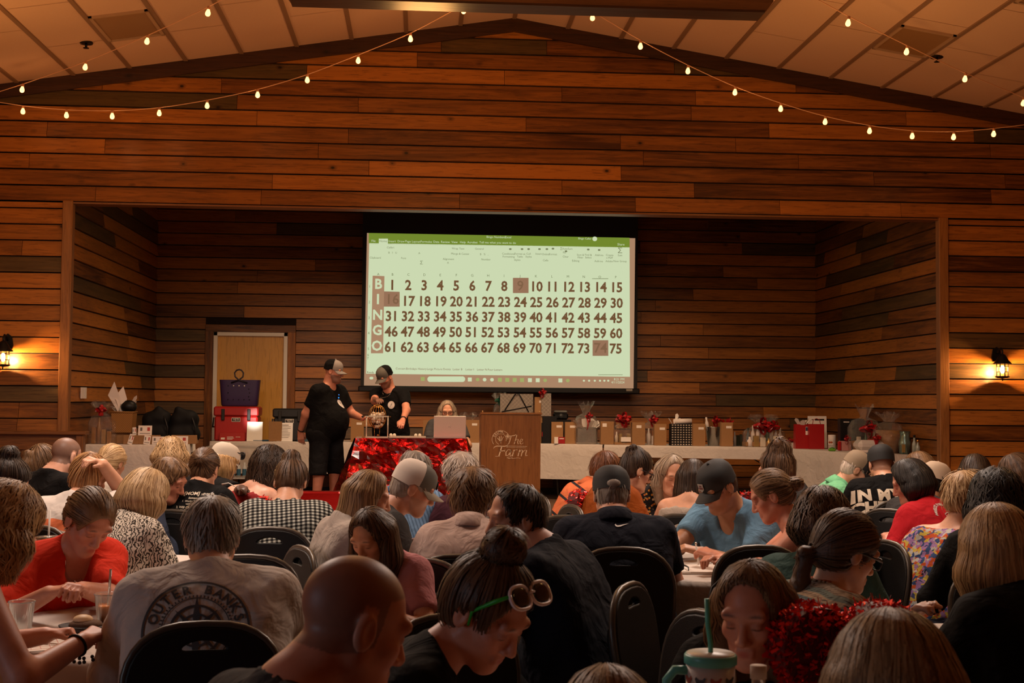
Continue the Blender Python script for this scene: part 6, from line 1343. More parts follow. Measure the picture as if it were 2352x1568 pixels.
for px, py, s, w_, h_, rx, ry, lb in ((330, 998, 184, .145, .105, -8, 0, 'white card with coloured logos standing on the boxes, highest of the cards'), (363, 1011, 188, .125, .085, -8, 0, 'white logo card leaning on the box before the backpack'), (337, 1014, 191, .07, .095, -8, 6, 'narrow white card curling at the middle of the brown carton'), (298, 1014, 192, .05, .11, -8, 14, 'narrow white card tilted by the basket end of the carton'), (414, 1011, 184, .165, .09, -8, 0, 'wide white logo card at the door end of the table'), (306, 1000, 188, .04, .085, -8, -4, 'small white slip curling beside the wicker basket')):
    q = Vector((*pl(px, 215), 0)); t = empty('place_card', (q.x, q.y-.012, 0), 0, lb, 'card', 'white cards on the box table'); M = RY(ry) @ RX(rx); t.location.z = ZL+.003 if py > 1005 else ZL+.098; t.location.y += 0 if py > 1005 else .06; m = MB(); m.box((-w_/2, 0, 0), (w_/2, .003, h_), M=M); m.build('card', CARDM, t); m = MB(); m.box((-w_*.36, -.0015, h_*.45), (-w_*.2, -.0003, h_*.8), M=M); m.build('grey_logo', mat('print_grey', (.16, .14, .12, 1), .8), t)
    m = MB(); m.box((w_*.16, -.0015, h_*.45), (w_*.36, -.0003, h_*.82), M=M); m.build('red_logo', mat('print_red', (.45, .05, .03, 1), .6), t); m = MB(); m.box((-w_*.38, -.0015, h_*.16), (w_*.38, -.0003, h_*.22), M=M); m.build('printed_line', MATS['print_grey'], t)
for px, py, c_, lb in ((193, 902, CARDM, 'pair of small white strips fixed to the alcove boards'), (372, 908, BLK, 'pair of small black strips fixed to the alcove boards')):
    d = ray(px, py); q = CAM+d*((XL+.035)/d.x); t = empty('wall_strips', q, 0, lb, 'strip', 'strips on the boards'); 
    for k in (-1, 1): m = MB(); m.box((-.012, k*.06-.035, -.06), (.004, k*.06+.035, .06)); m.build('strip', c_, t)
# ------------------------------------------------------------ the people
c3 = lambda *a: lin(*a)
W_ = cloth
BK = cloth('tee_black', (.0045, .0043, .0045, 1)); NAVY = cloth('tee_navy', (.0065, .008, .015, 1)); WHT = cloth('tee_white', (.56, .50, .45, 1)); CHAR = cloth('tee_charcoal', (.035, .033, .033, 1))
fm = mat('glasses_dark', (.015, .01, .01, 1), .3)
P = person
# standing callers and the seated helper on the stage
P('m1', 767, 853, 204, 122, 'person standing in black tee, shorts and grey-black cap, reaching to the cage', sex='m', skin='r', stand=True, stz=ST, H=None, hy=-16, hp=8, build=1.42, sc=1.0, top=(BK, 'short', 'crew'), bottom=('shorts', (.009, .009, .010, 1), 'shorts'),
  cap=(mat('cap_grey', (.24, .21, .19, 1), .8), BK, mat('cap_brim_grey', (.20, .18, .16, 1), .8)), beard=(.10, .06, .045), hands=dict(L=('px', 832, 960, 203), R=('px', 686, 1000, 204)), fine=True, wristd=dict(R=(.1, 0, -1), L=(.7, -.5, .1)), curl=(20, 25), lean=3)
P('m2', 884, 866, 196, 205, 'person standing behind the cage in black tee and grey-black cap, looking down', sex='m', skin='r', stand=True, stz=ST, hy=20, hp=28, build=1.12, sc=.98, top=(BK, 'short', 'crew'), bottom=('shorts', (.009, .009, .010, 1), 'long'),
  cap=(mat('cap_olive', (.085, .075, .06, 1), .8), BK, mat('cap_olive', (.085, .075, .06, 1), .8)), beard=(.08, .045, .03), hands=dict(R=('px', 870, 925, 204), L=('px', 925, 975, 203)), fine=True, curl=(15, 20), lean=6)
P('m3', 1027, 944, 194, 178, 'person with long grey-blond hair and glasses seated behind the laptop', hp=14, hair=dict(k='long', c='greyblond', len=.2, n=220, fringe=-.04, th=.009), top=(cloth('tee_grey', (.06, .058, .06, 1)), 'short', 'crew'), glasses=fm, build=1.15, stz=ST)
# front rows
P('p1', 6, 1215, 745, 48, 'person with wavy blond hair in pale sleeveless dress, writing, nearest the cup', hy=2, hp=25, hair=dict(k='long', c='gold', len=.17, n=700, curl=.004, full=1.25, th=.022), top=(cloth('dress_blush', (.36, .22, .17, 1)), 'tank', 'wide'), bottom=('blush', (.30, .18, .14, 1), 'long'),
  skin='r', hands=dict(R=('px', 188, 1475, 760)), fine=(1,), build=1.12, curl=(50, 60))
P('p2', 205, 1198, 590, 142, 'person in bright red top with a necklace, head bowed over the table', hp=36, hr=-6, hy=-4, hair=dict(k='pony', c='ltbrown', len=.12, n=420, at=(0, -.10, -.01), fringe=-.004), top=(cloth('knit_red', (.62, .030, .008, 1)), 'elbow', 'v'), skin='r', hands=dict(R=('px', 112, 1362, 630), L=('px', 190, 1352, 625)), fine=True, build=1.08)
P('p3', 487, 1230, 715, -7, 'person with grey hair in white long-sleeved shirt printed on the back', sex='m', skin='f', hp=12, hair=dict(k='short', c='grey', th=.009, n=700, nape=-.085), top=(WHT, 'long', 'crew', .016), build=1.26)
P('p4', 812, 1435, 1300, 62, 'person with shaved bald head and dark shirt, seen from behind', sex='m', skin='r', hy=0, hp=20, build=1.2, top=(CHAR, 'short', 'crew'), buzz=(.20, .10, .07))
P('p5', 1118, 1405, 1000, 92, 'person with a messy bun and white-framed sunglasses pushed up on the head', hy=34, hp=34, skin='r', hair=dict(k='bun', c='brown', at=(0, -.045, .150), r=.047, n=700, mess=2.0, th=.012, fringe=-.022, nape=-.085), top=(BK, 'short', 'crew'), build=1.0)
P('p6', 1183, 1190, 630, -62, 'person with short dark hair in navy tee, face turned to the bun wearer', sex='m', skin='m', hy=-46, hp=6, hair=dict(k='short', c='dark', th=.007, n=420, fringe=-.03), top=(NAVY, 'short', 'crew'), build=1.30, beard=(.20, .10, .065))
P('p7', 1404, 1136, 485, 2, 'person in dark polo and black cap, seen squarely from behind', sex='m', skin='m', hp=14, build=1.30, top=(NAVY, 'short', 'collar', .014), hair=dict(k='short', c='grey', th=.008, n=200, nape=-.09, cap=True), cap=(mat('cap_black', (.006, .006, .0065, 1), .75), mat('cap_black', (.006, .006, .0065, 1), .75), mat('cap_black', (.006, .006, .0065, 1), .75)))
P('p8', 1727, 1410, 940, 205, 'person with straight brown hair and dark clothes, looking down beside the mug', hp=12, hy=4, skin='r', hair=dict(k='long', c='ltbrown', len=.20, n=800, fringe=-.04, wrap=84, th=.008), top=(BK, 'long', 'crew'))
P('p9', 2050, 1612, 1480, 8, 'person showing only the crown of brown-blond hair at the bottom edge', hp=14, hair=dict(k='long', c='dkblond', len=.22, n=900, th=.018), top=(BK, 'short', 'crew'), shoes=False)
P('p10', 1395, 1700, 1400, 0, 'person showing only a sliver of blond crown at the bottom edge', hp=12, sc=.9, hair=dict(k='long', c='dkblond', len=.2, n=500), top=(CHAR, 'short', 'crew'), shoes=False)
P('p11', 1945, 1268, 710, 68, 'person in striped knit cardigan and glasses with a low wavy ponytail', hp=20, hy=8, skin='f', hair=dict(k='pony', c='brown', len=.20, n=620, at=(.0, -.10, -.03), dir=(-.2, -1, -.6), mess=1.6, th=.013), top=(_cloth('knit_cardigan', (.4, .3, .2, 1), .95, .6, knit), 'long', 'boat', .018), glasses=fm, hands=dict(R=('px', 2075, 1425, 740)), build=1.15, hunch=.35)
P('p12', 2288, 1268, 800, -14, 'person with shoulder-length blond hair in a black top, seen from behind', hp=8, hair=dict(k='long', c='gold', len=.19, n=900, full=1.15, th=.018, hang=.8), top=(BK, 'long', 'crew', .02), build=1.2)
P('p13', 1890, 1205, 590, 30, 'person with short grey-brown curly hair and dark teal shirt, from behind', hp=10, hair=dict(k='curly', c='brown', len=.09, n=500, curl=.007, th=.024), top=(cloth('tee_teal', (.035, .075, .065, 1)), 'short', 'crew'), build=1.1, hunch=.5)
P('p14', 1770, 1138, 470, -72, 'person in black tank top with hair pulled into a low bun, writing', hp=26, hy=-2, skin='r', hair=dict(k='bun', c='ltbrown', at=(0, -.135, .0), r=.036, n=420, th=.007, fringe=-.008, mess=1.4), top=(BK, 'tank', 'crew'), hands=dict(L=('px', 1640, 1276, 470), R=('px', 1655, 1285, 478)), fine=True, build=1.1, ch=-28, hunch=.6)
P('p15', 1648, 1118, 440, 230, 'person in light blue tee and black cap writing with a white pen', sex='m', skin='t', hp=30, hy=10, build=1.22, top=(cloth('tee_skyblue', (.12, .24, .36, 1)), 'short', 'v', .014), hair=dict(k='short', c='dark', th=.006, n=140, cap=True), cap=(mat('cap_black', (.006, .006, .0065, 1), .75), mat('cap_black', (.006, .006, .0065, 1), .75), mat('cap_brim_black', (.02, .02, .019, 1), .7), 'fwd', ('shield', [mat('logo_grey', (.30, .28, .26, 1), .6), mat('logo_maroon', (.12, .02, .02, 1), .6)], None)), hands=dict(R=('px', 1532, 1262, 452), L=('px', 1612, 1268, 452)), fine=True)
P('p16', 1782, 1082, 385, -60, 'person with a curly brown updo behind the tank-top wearer', hp=10, hair=dict(k='updo', c='brown', at=(0, -.04, .12), r=.06, n=300, curl=.004), top=(CHAR, 'short', 'crew'))
P('p17', 1968, 1080, 322, 98, 'person in mint green polo with a dark cap, bowed forward', sex='m', skin='f', hp=32, hair=dict(k='short', c='silver', th=.006, n=120, cap=True), cap=(mat('cap_dark', (.02, .02, .022, 1), .8), mat('cap_tan', (.22, .16, .10, 1), .8), mat('cap_dark', (.02, .02, .022, 1), .8), 'fwd', ('text', [mat('logo_white', (.6, .55, .5, 1), .6)], ('LUCAS', 'MARINE'))), top=(cloth('polo_mint', (.16, .48, .25, 1)), 'short', 'collar'), build=1.1)
P('p18', 2023, 1066, 332, 2, 'person in black tee with cream block lettering and black cap, from behind', sex='m', skin='f', hp=12, build=1.3, buzz=(.20, .11, .08), cap=(mat('cap_black', (.006, .006, .0065, 1), .75), mat('cap_black', (.006, .006, .0065, 1), .75), mat('cap_black', (.006, .006, .0065, 1), .75)), top=(BK, 'short', 'crew', .014))
P('p19', 2090, 1108, 400, -36, 'person in scarlet tee with white crest and shoulder-length black hair', hp=22, hy=-34, skin='r', hair=dict(k='long', c='black', len=.12, n=420, th=.016, hang=.5, fringe=-.02), top=(cloth('tee_scarlet', (.46, .014, .022, 1)), 'short', 'crew', .016), build=1.42, hunch=.5)
P('p20', 2150, 1110, 362, 50, 'person in beige cap and dark top beyond the scarlet tee', sex='m', skin='t', hp=14, cap=(mat('cap_beige', (.45, .34, .24, 1), .8), mat('cap_beige', (.45, .34, .24, 1), .8), mat('cap_brim_taupe', (.12, .10, .08, 1), .8)), top=(CHAR, 'short', 'crew'), hair=dict(k='short', c='black', th=.006, n=120, cap=True))
P('p21', 2220, 1148, 475, 60, 'person with cropped blond hair in a bright flowered sleeveless dress', hp=14, hy=-4, skin='f', hair=dict(k='short', c='blond', th=.022, n=420, ears=False, nape=-.07, mess=1.3), top=(_cloth('flower_dress', (.3, .2, .2, 1), .8, .3, floral), 'tank', 'wide', .014), build=1.15, ch=82, hunch=.45, bottom=('floralskirt', (.03, .03, .05, 1), 'long'))
P('p22', 2240, 1092, 350, 15, 'person with dark hair streaked blond on one side, from behind', hp=14, hair=dict(k='long', c='dark', len=.22, n=260, th=.02), top=(BK, 'short', 'crew'))
P('p23', 2337, 1092, 370, -75, 'person with long dark brown hair at the edge below the lantern', hp=24, hair=dict(k='long', c='brown', len=.22, n=260, th=.018, fringe=-.01), top=(CHAR, 'short', 'crew'))
P('p24', 2290, 1158, 525, 20, 'person with thick black curly hair in front of the lantern wall', hp=8, hair=dict(k='curly', c='black', len=.14, n=500, curl=.009, th=.034, full=1.3), top=(BK, 'long', 'crew'))
P('p25', 2110, 1078, 318, -30, 'person with brown hair mostly hidden between scarlet tee and beige cap', hp=14, hair=dict(k='long', c='ltbrown', len=.1, n=150), top=(CHAR, 'short', 'crew'))
P('p26', 1392, 1080, 330, 68, 'person in orange jacket with dark stripes and short auburn hair', hp=22, hair=dict(k='short', c='red', th=.016, n=240, nape=-.08), glasses=fm, top=(_cloth('jacket_orange', (.6, .2, .1, 1), .7, .3, stripes((.62, .16, .06, 1), (.02, .02, .025, 1), .15, .14)), 'long', 'collar', .016))
P('p27', 1462, 1080, 368, 74, 'person in rust sweater and glasses with dark hair pinned up', hp=22, skin='f', hair=dict(k='updo', c='dark', at=(0, -.05, .10), r=.045, n=260), glasses=fm, top=(cloth('sweater_rust', (.27, .060, .008, 1)), 'long', 'crew', .02), build=1.25)
P('p28', 1543, 1088, 350, 172, 'person with long ash-blond hair in a dark flowered blouse, facing the room', hp=22, skin='f', hair=dict(k='long', c='greyblond', len=.24, n=300, fringe=-.05, th=.009, wrap=78), top=(_cloth('dark_flowers', (.1, .1, .1, 1), .8, .2, darkfloral), 'long', 'crew'), build=1.2)
P('p29', 1592, 1102, 385, 20, 'person with long dark brown hair and sunglasses on the head, from behind', hp=12, hair=dict(k='long', c='dark', len=.26, n=300, th=.014), top=(cloth('tee_cream', (.40, .33, .27, 1)), 'tank', 'crew'), sc=.92)
P('p30', 1086, 1145, 512, 8, 'person with short layered brown hair in pale pink polo, from behind', hp=12, hy=10, skin='f', hair=dict(k='short', c='ltbrown', th=.024, n=480, nape=-.10, mess=1.6, ears=True), top=(cloth('polo_blush', (.52, .38, .32, 1)), 'short', 'collar', .012), build=1.08)
P('p31', 950, 1122, 478, 76, 'person in white and grey cap and charcoal tee with grey stubble', sex='m', skin='m', hp=22, hy=8, top=(CHAR, 'short', 'crew', .012), hair=dict(k='short', c='grey', th=.005, n=120, cap=True), beard=(.42, .25, .17), cap=(mat('cap_moss', (.10, .092, .075, 1), .85), mat('cap_white', (.55, .47, .40, 1), .85), mat('cap_brim_sand', (.26, .22, .16, 1), .85), 'fwd', ('disc', [BK, mat('logo_white', (.6, .55, .5, 1), .6)], None)), hands=dict(L=('px', 950, 1264, 492), R=('px', 966, 1250, 488)), fine=True)
P('p32', 955, 1082, 392, 30, 'person with thinning grey hair in light blue ribbed shirt, from behind', sex='m', skin='f', hp=22, hair=dict(k='short', c='grey', th=.008, n=260, bald=True, nape=-.085), top=(_cloth('polo_bluerib', (.2, .3, .5, 1), .8, .2, stripes((.17, .29, .47, 1), (.10, .17, .28, 1), .02, .4, 'x')), 'short', 'collar', .012, cloth('collar_blue', (.03, .13, .30, 1))), build=1.15)
P('p33', 1058, 1094, 395, -20, 'person with ruffled silver-blond hair before the foil table', hp=14, hair=dict(k='short', c='silver', th=.024, n=320, nape=-.09, mess=1.6, ears=True), top=(cloth('tee_plum', (.06, .02, .03, 1)), 'short', 'crew'))
P('p34', 848, 1142, 518, 66, 'person with long straight light brown hair, profile, beside the white-grey cap', hp=14, sc=.92, hy=20, hair=dict(k='long', c='dkblond', len=.27, n=480, fringe=-.035, wrap=95, th=.009), top=(cloth('tee_white2', (.42, .36, .31, 1)), 'short', 'crew'))
P('p35', 852, 1232, 605, 212, 'child with long dark hair in a pink tee, looking down', hp=26, sc=.84, skin='f', hair=dict(k='long', c='brown', len=.26, n=560, fringe=-.03, wrap=95, th=.009), top=(cloth('tee_pink', (.48, .20, .21, 1)), 'short', 'crew'), bust=0, hands=dict(R=('px', 720, 1350, 700)))
P('p36', 668, 1110, 432, 6, 'person in black and white gingham shirt with a loose top bun, from behind', hp=38, skin='f', hair=dict(k='bun', c='brown', at=(0, -.075, .115), r=.040, n=480, mess=1.8, th=.008), top=(_cloth('gingham_shirt', (.4, .4, .4, 1), .85, .45, gingham), 'elbow', 'boat', .018), build=1.32)
P('p37', 620, 1074, 362, 40, 'person with long dark spiral curls and bare shoulder beside the red tinsel', hp=10, skin='p', hair=dict(k='curly', c='dark', len=.26, n=420, curl=.008, th=.02), top=(cloth('tank_red', (.25, .02, .02, 1)), 'tank', 'crew'), build=1.1)
P('p38', 470, 1078, 382, 14, 'person in black tee with white printed sentences and a twisted dark bun', hp=16, skin='f', hair=dict(k='bun', c='brown', at=(.02, -.11, .03), r=.036, n=320, th=.010), top=(BK, 'short', 'crew', .014), build=1.25)
P('p39', 516, 1064, 345, 40, 'person in white backwards cap with dark glasses on it and blond braids', hp=18, skin='d', hair=dict(k='long', c='gold', len=.14, n=180, wrap=80, cap=True), cap=(mat('cap_cream', (.52, .45, .36, 1), .8), mat('cap_cream', (.52, .45, .36, 1), .8), mat('cap_cream', (.52, .45, .36, 1), .8), 'back'), top=(BK, 'short', 'crew', .014), hands=dict(R=('px', 572, 1120, 385)), build=1.15)
P('p40', 388, 1102, 395, 66, 'person with side-parted brown hair in navy shirt, profile turned to the table', sex='m', skin='r', hp=24, hy=40, hair=dict(k='short', c='ltbrown', th=.010, n=360, top=.008), top=(cloth('shirt_navyblue', (.035, .045, .075, 1)), 'long', 'collar', .014), build=1.2)
P('p41', 393, 1050, 330, 8, 'person with a curly blond crown rising behind the navy shirt wearer', hp=6, hair=dict(k='curly', c='blond', len=.05, n=240, curl=.006, th=.02), top=(CHAR, 'short', 'crew'))
P('p42', 335, 1142, 478, 32, 'person with sleek blond bob in brown and white swirl-print blouse', hp=22, hy=12, hair=dict(k='long', c='blond', len=.12, n=520, th=.018, hang=.4), top=(_cloth('swirl_blouse', (.5, .45, .4, 1), .9, .4, paisley), 'elbow', 'crew', .016), build=1.25)
P('p43', 258, 1064, 330, 24, 'person with low-twisted blond hair and white jacket before the box table', hp=16, hair=dict(k='bun', c='blond', at=(0, -.105, -.01), r=.036, n=300, th=.014), top=(cloth('jacket_white', (.50, .43, .35, 1)), 'long', 'collar', .014))
P('p44', 205, 1100, 436, 20, 'person with clipped-up strawberry hair in white shirt with sunset bands', hp=20, skin='f', hair=dict(k='clip', c='strawberry', at=(.03, -.07, .08), r=.042, n=420, mess=1.8), top=(_cloth('sunset_shirt', (.6, .5, .4, 1), .85, .3, sunset), 'short', 'crew', .016), hands=dict(R=('px', 236, 1066, 440)), fine=(1,), build=1.2)
P('p45', 152, 1050, 372, 34, 'person with buzz-cut hair and black shirt beside the wooden railing', sex='m', skin='p', hp=18, buzz=(.05, .03, .022), top=(BK, 'short', 'crew', .014), build=1.2)
P('p46', 98, 1068, 342, 40, 'person with brown ponytail and teal-blue tee beside the railing', hp=24, hair=dict(k='pony', c='ltbrown', len=.14, n=300, curl=.003), top=(cloth('tee_bluegrey', (.05, .09, .12, 1)), 'short', 'crew'))
P('p47', 14, 1115, 500, 75, 'person with dark pulled-up hair at the edge, face bowed to a drink', hp=28, hair=dict(k='bun', c='dark', at=(0, -.06, .13), r=.045, n=300), top=(BK, 'short', 'crew'))

# ------------------------------------------------------------ prints, jewellery, eyewear
CRM, PGY, PWH = mat('print_cream', (.62, .54, .42, 1), .8), mat('print_darkgrey', (.055, .053, .055, 1), .8), mat('print_white', (.60, .56, .52, 1), .8)
def V3(a): return Vector([float(x) for x in a])
def onback(v, up_=.0, side=0.): return V3(v['N'])-V3(v['u'])*(-up_)+V3(v['lat'])*side
def bprint(key, parts, m, down, side=0., name='print', front=False, off=.004, rt=None):
    v = PEOPLE[key]; n = -V3(v['fr']) if not front else V3(v['fr']); r_ = V3(v['lat'])*(1 if not front else -1)
    return decal(v, merge(parts), v['top'], V3(v['N'])-V3(v['u'])*down+V3(v['lat'])*side, r_, V3(v['u']), m, name, off)
def ring(r0, r1, a0=0, a1=360, n=72):
    m = MB(); A = np.linspace(rad(a0), rad(a1), n); g = [[(r*math.cos(a), r*math.sin(a), .001) for a in A] for r in (r0, (r0+r1)/2, r1)]; m.grid(np.array(g)); 
    m.f = [f[::-1] for f in m.f] if False else m.f; return m
def up_mesh(mb):
    me = bpy.data.meshes.new('f'); me.from_pydata(mb.v, [], mb.f); bm = bmesh.new(); bm.from_mesh(me)
    for f in bm.faces:
        f.normal_update()
        if f.normal.z < 0: f.normal_flip()
    bm.to_mesh(me); bm.free(); return me
def arctext(t, r, size, a0, step, offset=.0, inward=False):
    out = []
    for i, ch in enumerate(t):
        if ch == ' ': continue
        a = a0-i*step; out.append((textmesh(ch, size, .0005, offset=offset), RZ(a-90) @ T(0, r, 0), 0))
    return [(me, RZ(0) @ M, k) for me, M, k in out]
# white shirt: compass-wheel emblem
L_ = [(up_mesh(ring(.150, .157)), Matrix(), 0), (up_mesh(ring(.098, .101)), Matrix(), 0), (up_mesh(ring(.070, .078)), Matrix(), 0), (up_mesh(ring(.044, .050)), Matrix(), 0)]
for i in range(60):
    m = MB(); m.add([(.102, -.0022, 0), (.109, -.0022, 0), (.109, .0022, 0), (.102, .0022, 0)], [(0, 1, 2, 3)]); L_.append((up_mesh(m), RZ(i*6), 0))
for i in range(8):
    m = MB(); w_ = .011 if i % 2 == 0 else .007; e_ = .108 if i % 2 == 0 else .090; m.add([(.0, 0, 0), (.04, -w_, 0), (e_, 0, 0), (.04, w_, 0)], [(0, 1, 2, 3)]); L_.append((up_mesh(m), RZ(90+i*45), 0))
L_ += arctext('OUTER BANKS', .128, .041, 163, 14.6, .0012)
bprint('p3', L_, PGY, .200, -.03, 'chest_emblem')
# black tee: sentences
L_ = []
for t_, y, sz, of in (('[MOM] -noun', .07, .036, .001), ('Someone who:', .034, .020, .0006), ('1. Works 365 days a year', .010, .019, .0002), ('with NO days off.', -.010, .019, .0002), ('2. Will CARE, NURTURE and', -.036, .021, .0006), ('LOVE you unconditionally', -.058, .021, .0006), ('3. Will BEAT anyone', -.082, .021, .0006)):
    L_.append((textmesh(t_, sz*1.05, .0005, offset=of), T(0, y, 0), 0))
bprint('p38', [(a, Matrix.Scale(.86, 4) @ b, c) for a, b, c in L_], CRM, .115, .075, 'printed_sentences')
L_ = [(textmesh('IN MY', .115, .0005, offset=.006, space=1.1), T(0, .055, 0) @ Matrix.Diagonal((1.12, 1.1, 1, 1)), 0), (textmesh('CHEER', .115, .0005, offset=.006), T(0, -.05, 0) @ Matrix.Diagonal((1.15, 1.1, 1, 1)), 0), (textmesh('ERA', .115, .0005, offset=.006), T(0, -.155, 0) @ Matrix.Diagonal((1.15, 1.1, 1, 1)), 0)]
bprint('p18', [(a, Matrix.Scale(.84, 4) @ b, c) for a, b, c in L_], CRM, .17, -.115, 'block_lettering')
# dark polo: small tick mark below the collar
m = MB(); sw_ = [(-.032, .004), (-.026, -.006), (-.018, -.0085), (-.006, -.006), (.034, .012), (-.010, .0015), (-.020, .000), (-.026, .0055), (-.027, .010)]; m.add([(x, y, 0) for x, y in sw_], [list(range(9))[::-1]]); bprint('p7', [(up_mesh(m), Matrix(), 0)], PWH, .055, .02, 'tick_mark')
# scarlet tee: arc of letters over a fire-service crest
L_ = arctext('HAVELOCK FIRE & RESCUE', .135, .026, 150, 5.9, .0010)
for k in range(4):
    for sg in (-1, 1):
        pts = [(.028, .012*sg), (.058, .034*sg), (.066, .040*sg)]; m = MB(); m.add([(pts[0][0], pts[0][1], 0), (pts[1][0], pts[1][1], 0), (pts[1][0]-.002*sg*0, pts[1][1]+.005*sg, 0), (pts[0][0], pts[0][1]+.005*sg, 0)], [(0, 1, 2, 3)]); L_.append((up_mesh(m), RZ(90*k), 0))
    L_.append((up_mesh(ring(.070, .075, -33, 33, 12)), RZ(90*k), 0))
L_ += [(up_mesh(ring(.030, .034)), Matrix(), 0), (textmesh('H', .03, .0005, offset=.001), T(0, .012, 0), 0), (textmesh('FIRE', .018, .0005, offset=.0006), T(0, .055, 0), 0), (textmesh('DEPT', .016, .0005, offset=.0006), T(0, -.055, 0), 0)]
bprint('p19', L_, PWH, .17, -.03, 'crest_print')
bprint('p15', [(textmesh('AERO', .05, .0005, offset=.001, space=1.3), RZ(0), 0)], PWH, .24, .0, 'chest_letters', front=True)
for k_ in ('m1', 'm2'):
    m = MB(); m.add([(.045*math.cos(a), .045*math.sin(a), 0) for a in np.linspace(0, 6.283, 25)[:-1]], [list(range(24))]); bprint(k_, [(up_mesh(m), Matrix(), 0)], PWH, .19 if k_ == 'm1' else .17, -.03 if k_ == 'm1' else -.07, 'round_badge', front=True)
    m = MB(); m.tube([(-.012, -.022, 0), (.0, .0, 0), (.004, .022, 0)], .002); m.tube([(-.012, .004, 0), (.0, .0, 0), (.014, .014, 0)], .002); bprint(k_, [(m.mesh('k'), Matrix(), 0)], PGY, .19 if k_ == 'm1' else .17, -.03 if k_ == 'm1' else -.07, 'badge_drawing', front=True, off=.006)
v = PEOPLE['m1']; q = V3(v['N'])-V3(v['u'])*.10+V3(v['fr'])*.135
m = MB(); m.box((-.010, -.006, -.018), (.010, .006, .018), bev=.004); o = m.build('clip_microphone', BLK, v['root']); o.location = q; o.rotation_euler = (0, 0, -rad(62))
for dz in (.02, -.012): m = MB(); m.ball((0, 0, 0), .006, 10, 6); b_ = m.build('blue_light', mat('blue_led', (.01, .1, .6, 1), emit=(.02, .22, 1, 1), es=3), o); b_.location = (.0, .008, dz-.01)
def wristband(key, i, m_, r=.036, w=.012, name='wristband'):
    v = PEOPLE[key]; a = V3(v['W'][i]); d = (a-V3(v['E'][i])).normalized(); M = d.to_track_quat('Z', 'Y').to_matrix().to_4x4(); k = .55+.45*1.2
    mb = MB(); mb.lathe([(r, -w/2), (r+.003, -w/2+.002), (r+.003, w/2-.002), (r, w/2)], n=20, M=T(*(a-d*.022)) @ M); return mb.build(name, m_, v['root'])
wristband('m1', 1, BLK); wristband('m2', 0, BLK); wristband('p1', 1, BLK, .034, .007, 'bracelet')
v = PEOPLE['p1']; a = V3(v['W'][1]); m = MB(); rg = random.Random(2)
for i in range(7): m.ball(a+Vector((rg.uniform(-.03, .03), rg.uniform(-.02, .02), -.045-rg.uniform(0, .02))), .006, 8, 6)
m.build('bracelet_charms', STL, v['root'])
def chain_of(key, drop, m_, pendant=True):
    v = PEOPLE[key]; P_ = []; bv = BVHTree.FromPolygons([q.co.copy() for q in v['body'].data.vertices], [p.vertices[:] for p in v['body'].data.polygons]); b2_ = BVHTree.FromPolygons([q.co.copy() for q in v['top'].data.vertices], [p.vertices[:] for p in v['top'].data.polygons])
    for t in np.linspace(-1, 1, 17):
        x = .062*math.sin(t*1.45); z = -.0-drop*(1-abs(t)**1.7); o = V3(v['N'])+V3(v['lat'])*x+V3(v['u'])*(z+.012); f = V3(v['fr'])
        c = [h[0] for h in (bv.ray_cast(o+f*.3, -f, .32), b2_.ray_cast(o+f*.3, -f, .32)) if h[0] is not None]
        if c: P_.append(max(c, key=lambda p: p.dot(f))+f*.003)
    if len(P_) > 3:
        m = MB(); m.tube(P_, .0013, 5); c = m.build('necklace', m_, v['root'])
        if pendant: p = P_[len(P_)//2]; m = MB(); m.box(p-Vector((.003, .003, .022)), p+Vector((.003, .003, .004))).box(p-Vector((.010, .003, .006)), p+Vector((.010, .003, .0))); m.build('pendant', m_, c)
SLV = mat('jewel_silver', (.7, .66, .6, 1), .2, 1); chain_of('p2', .12, SLV); chain_of('m2', .09, SLV, False)
g5 = PEOPLE['p5']; make_glasses(g5['M'], g5['root'], mat('frame_white', (.78, .66, .66, 1), .3), mat('lens_black', (.008, .008, .01, 1), .05), 'sunglasses', RX(58) @ T(0, .030, .0) @ Matrix.Diagonal((1.12, 1, 1, 1)), 1.34, mat('temple_green', (.01, .36, .03, 1), .4))
g9 = PEOPLE['p29']; make_glasses(g9['M'], g9['root'], mat('frame_tortoise', (.05, .015, .008, 1), .3), mat('lens_black', (.008, .008, .01, 1), .05), 'sunglasses', RX(50) @ T(0, .024, .0) @ Matrix.Diagonal((1.12, 1, 1, 1)), 1.1)
g9 = PEOPLE['p39']; make_glasses(g9['M'], g9['root'], BLK, mat('lens_black', (.008, .008, .01, 1), .05), 'sunglasses', T(0, .0, .072) @ RX(8), 1.15)
g9 = PEOPLE['p43']; make_glasses(g9['M'], g9['root'], BLK, mat('lens_black', (.008, .008, .01, 1), .05), 'sunglasses', RZ(180) @ T(0, .06, -.16), 1.1)
for k_ in ('p26', 'p21', 'p27', 'p2'):
    v = PEOPLE[k_]
    for q_ in (-1, 1): m = MB(); m.ball(v['M'] @ Vector((q_*.083, -.004, -.042)), .005, 8, 6); m.build('earring', SLV, v['root'])

g7 = PEOPLE['p7']; m = MB(); m.ball(g7['M'] @ Vector((0, -.108, .034)), (.034, .018, .026), 16, 10, 0, g7['M'].to_3x3().normalized().to_4x4()); m.build('hair_in_cap_opening', hair_mat('grey'), g7['root'])
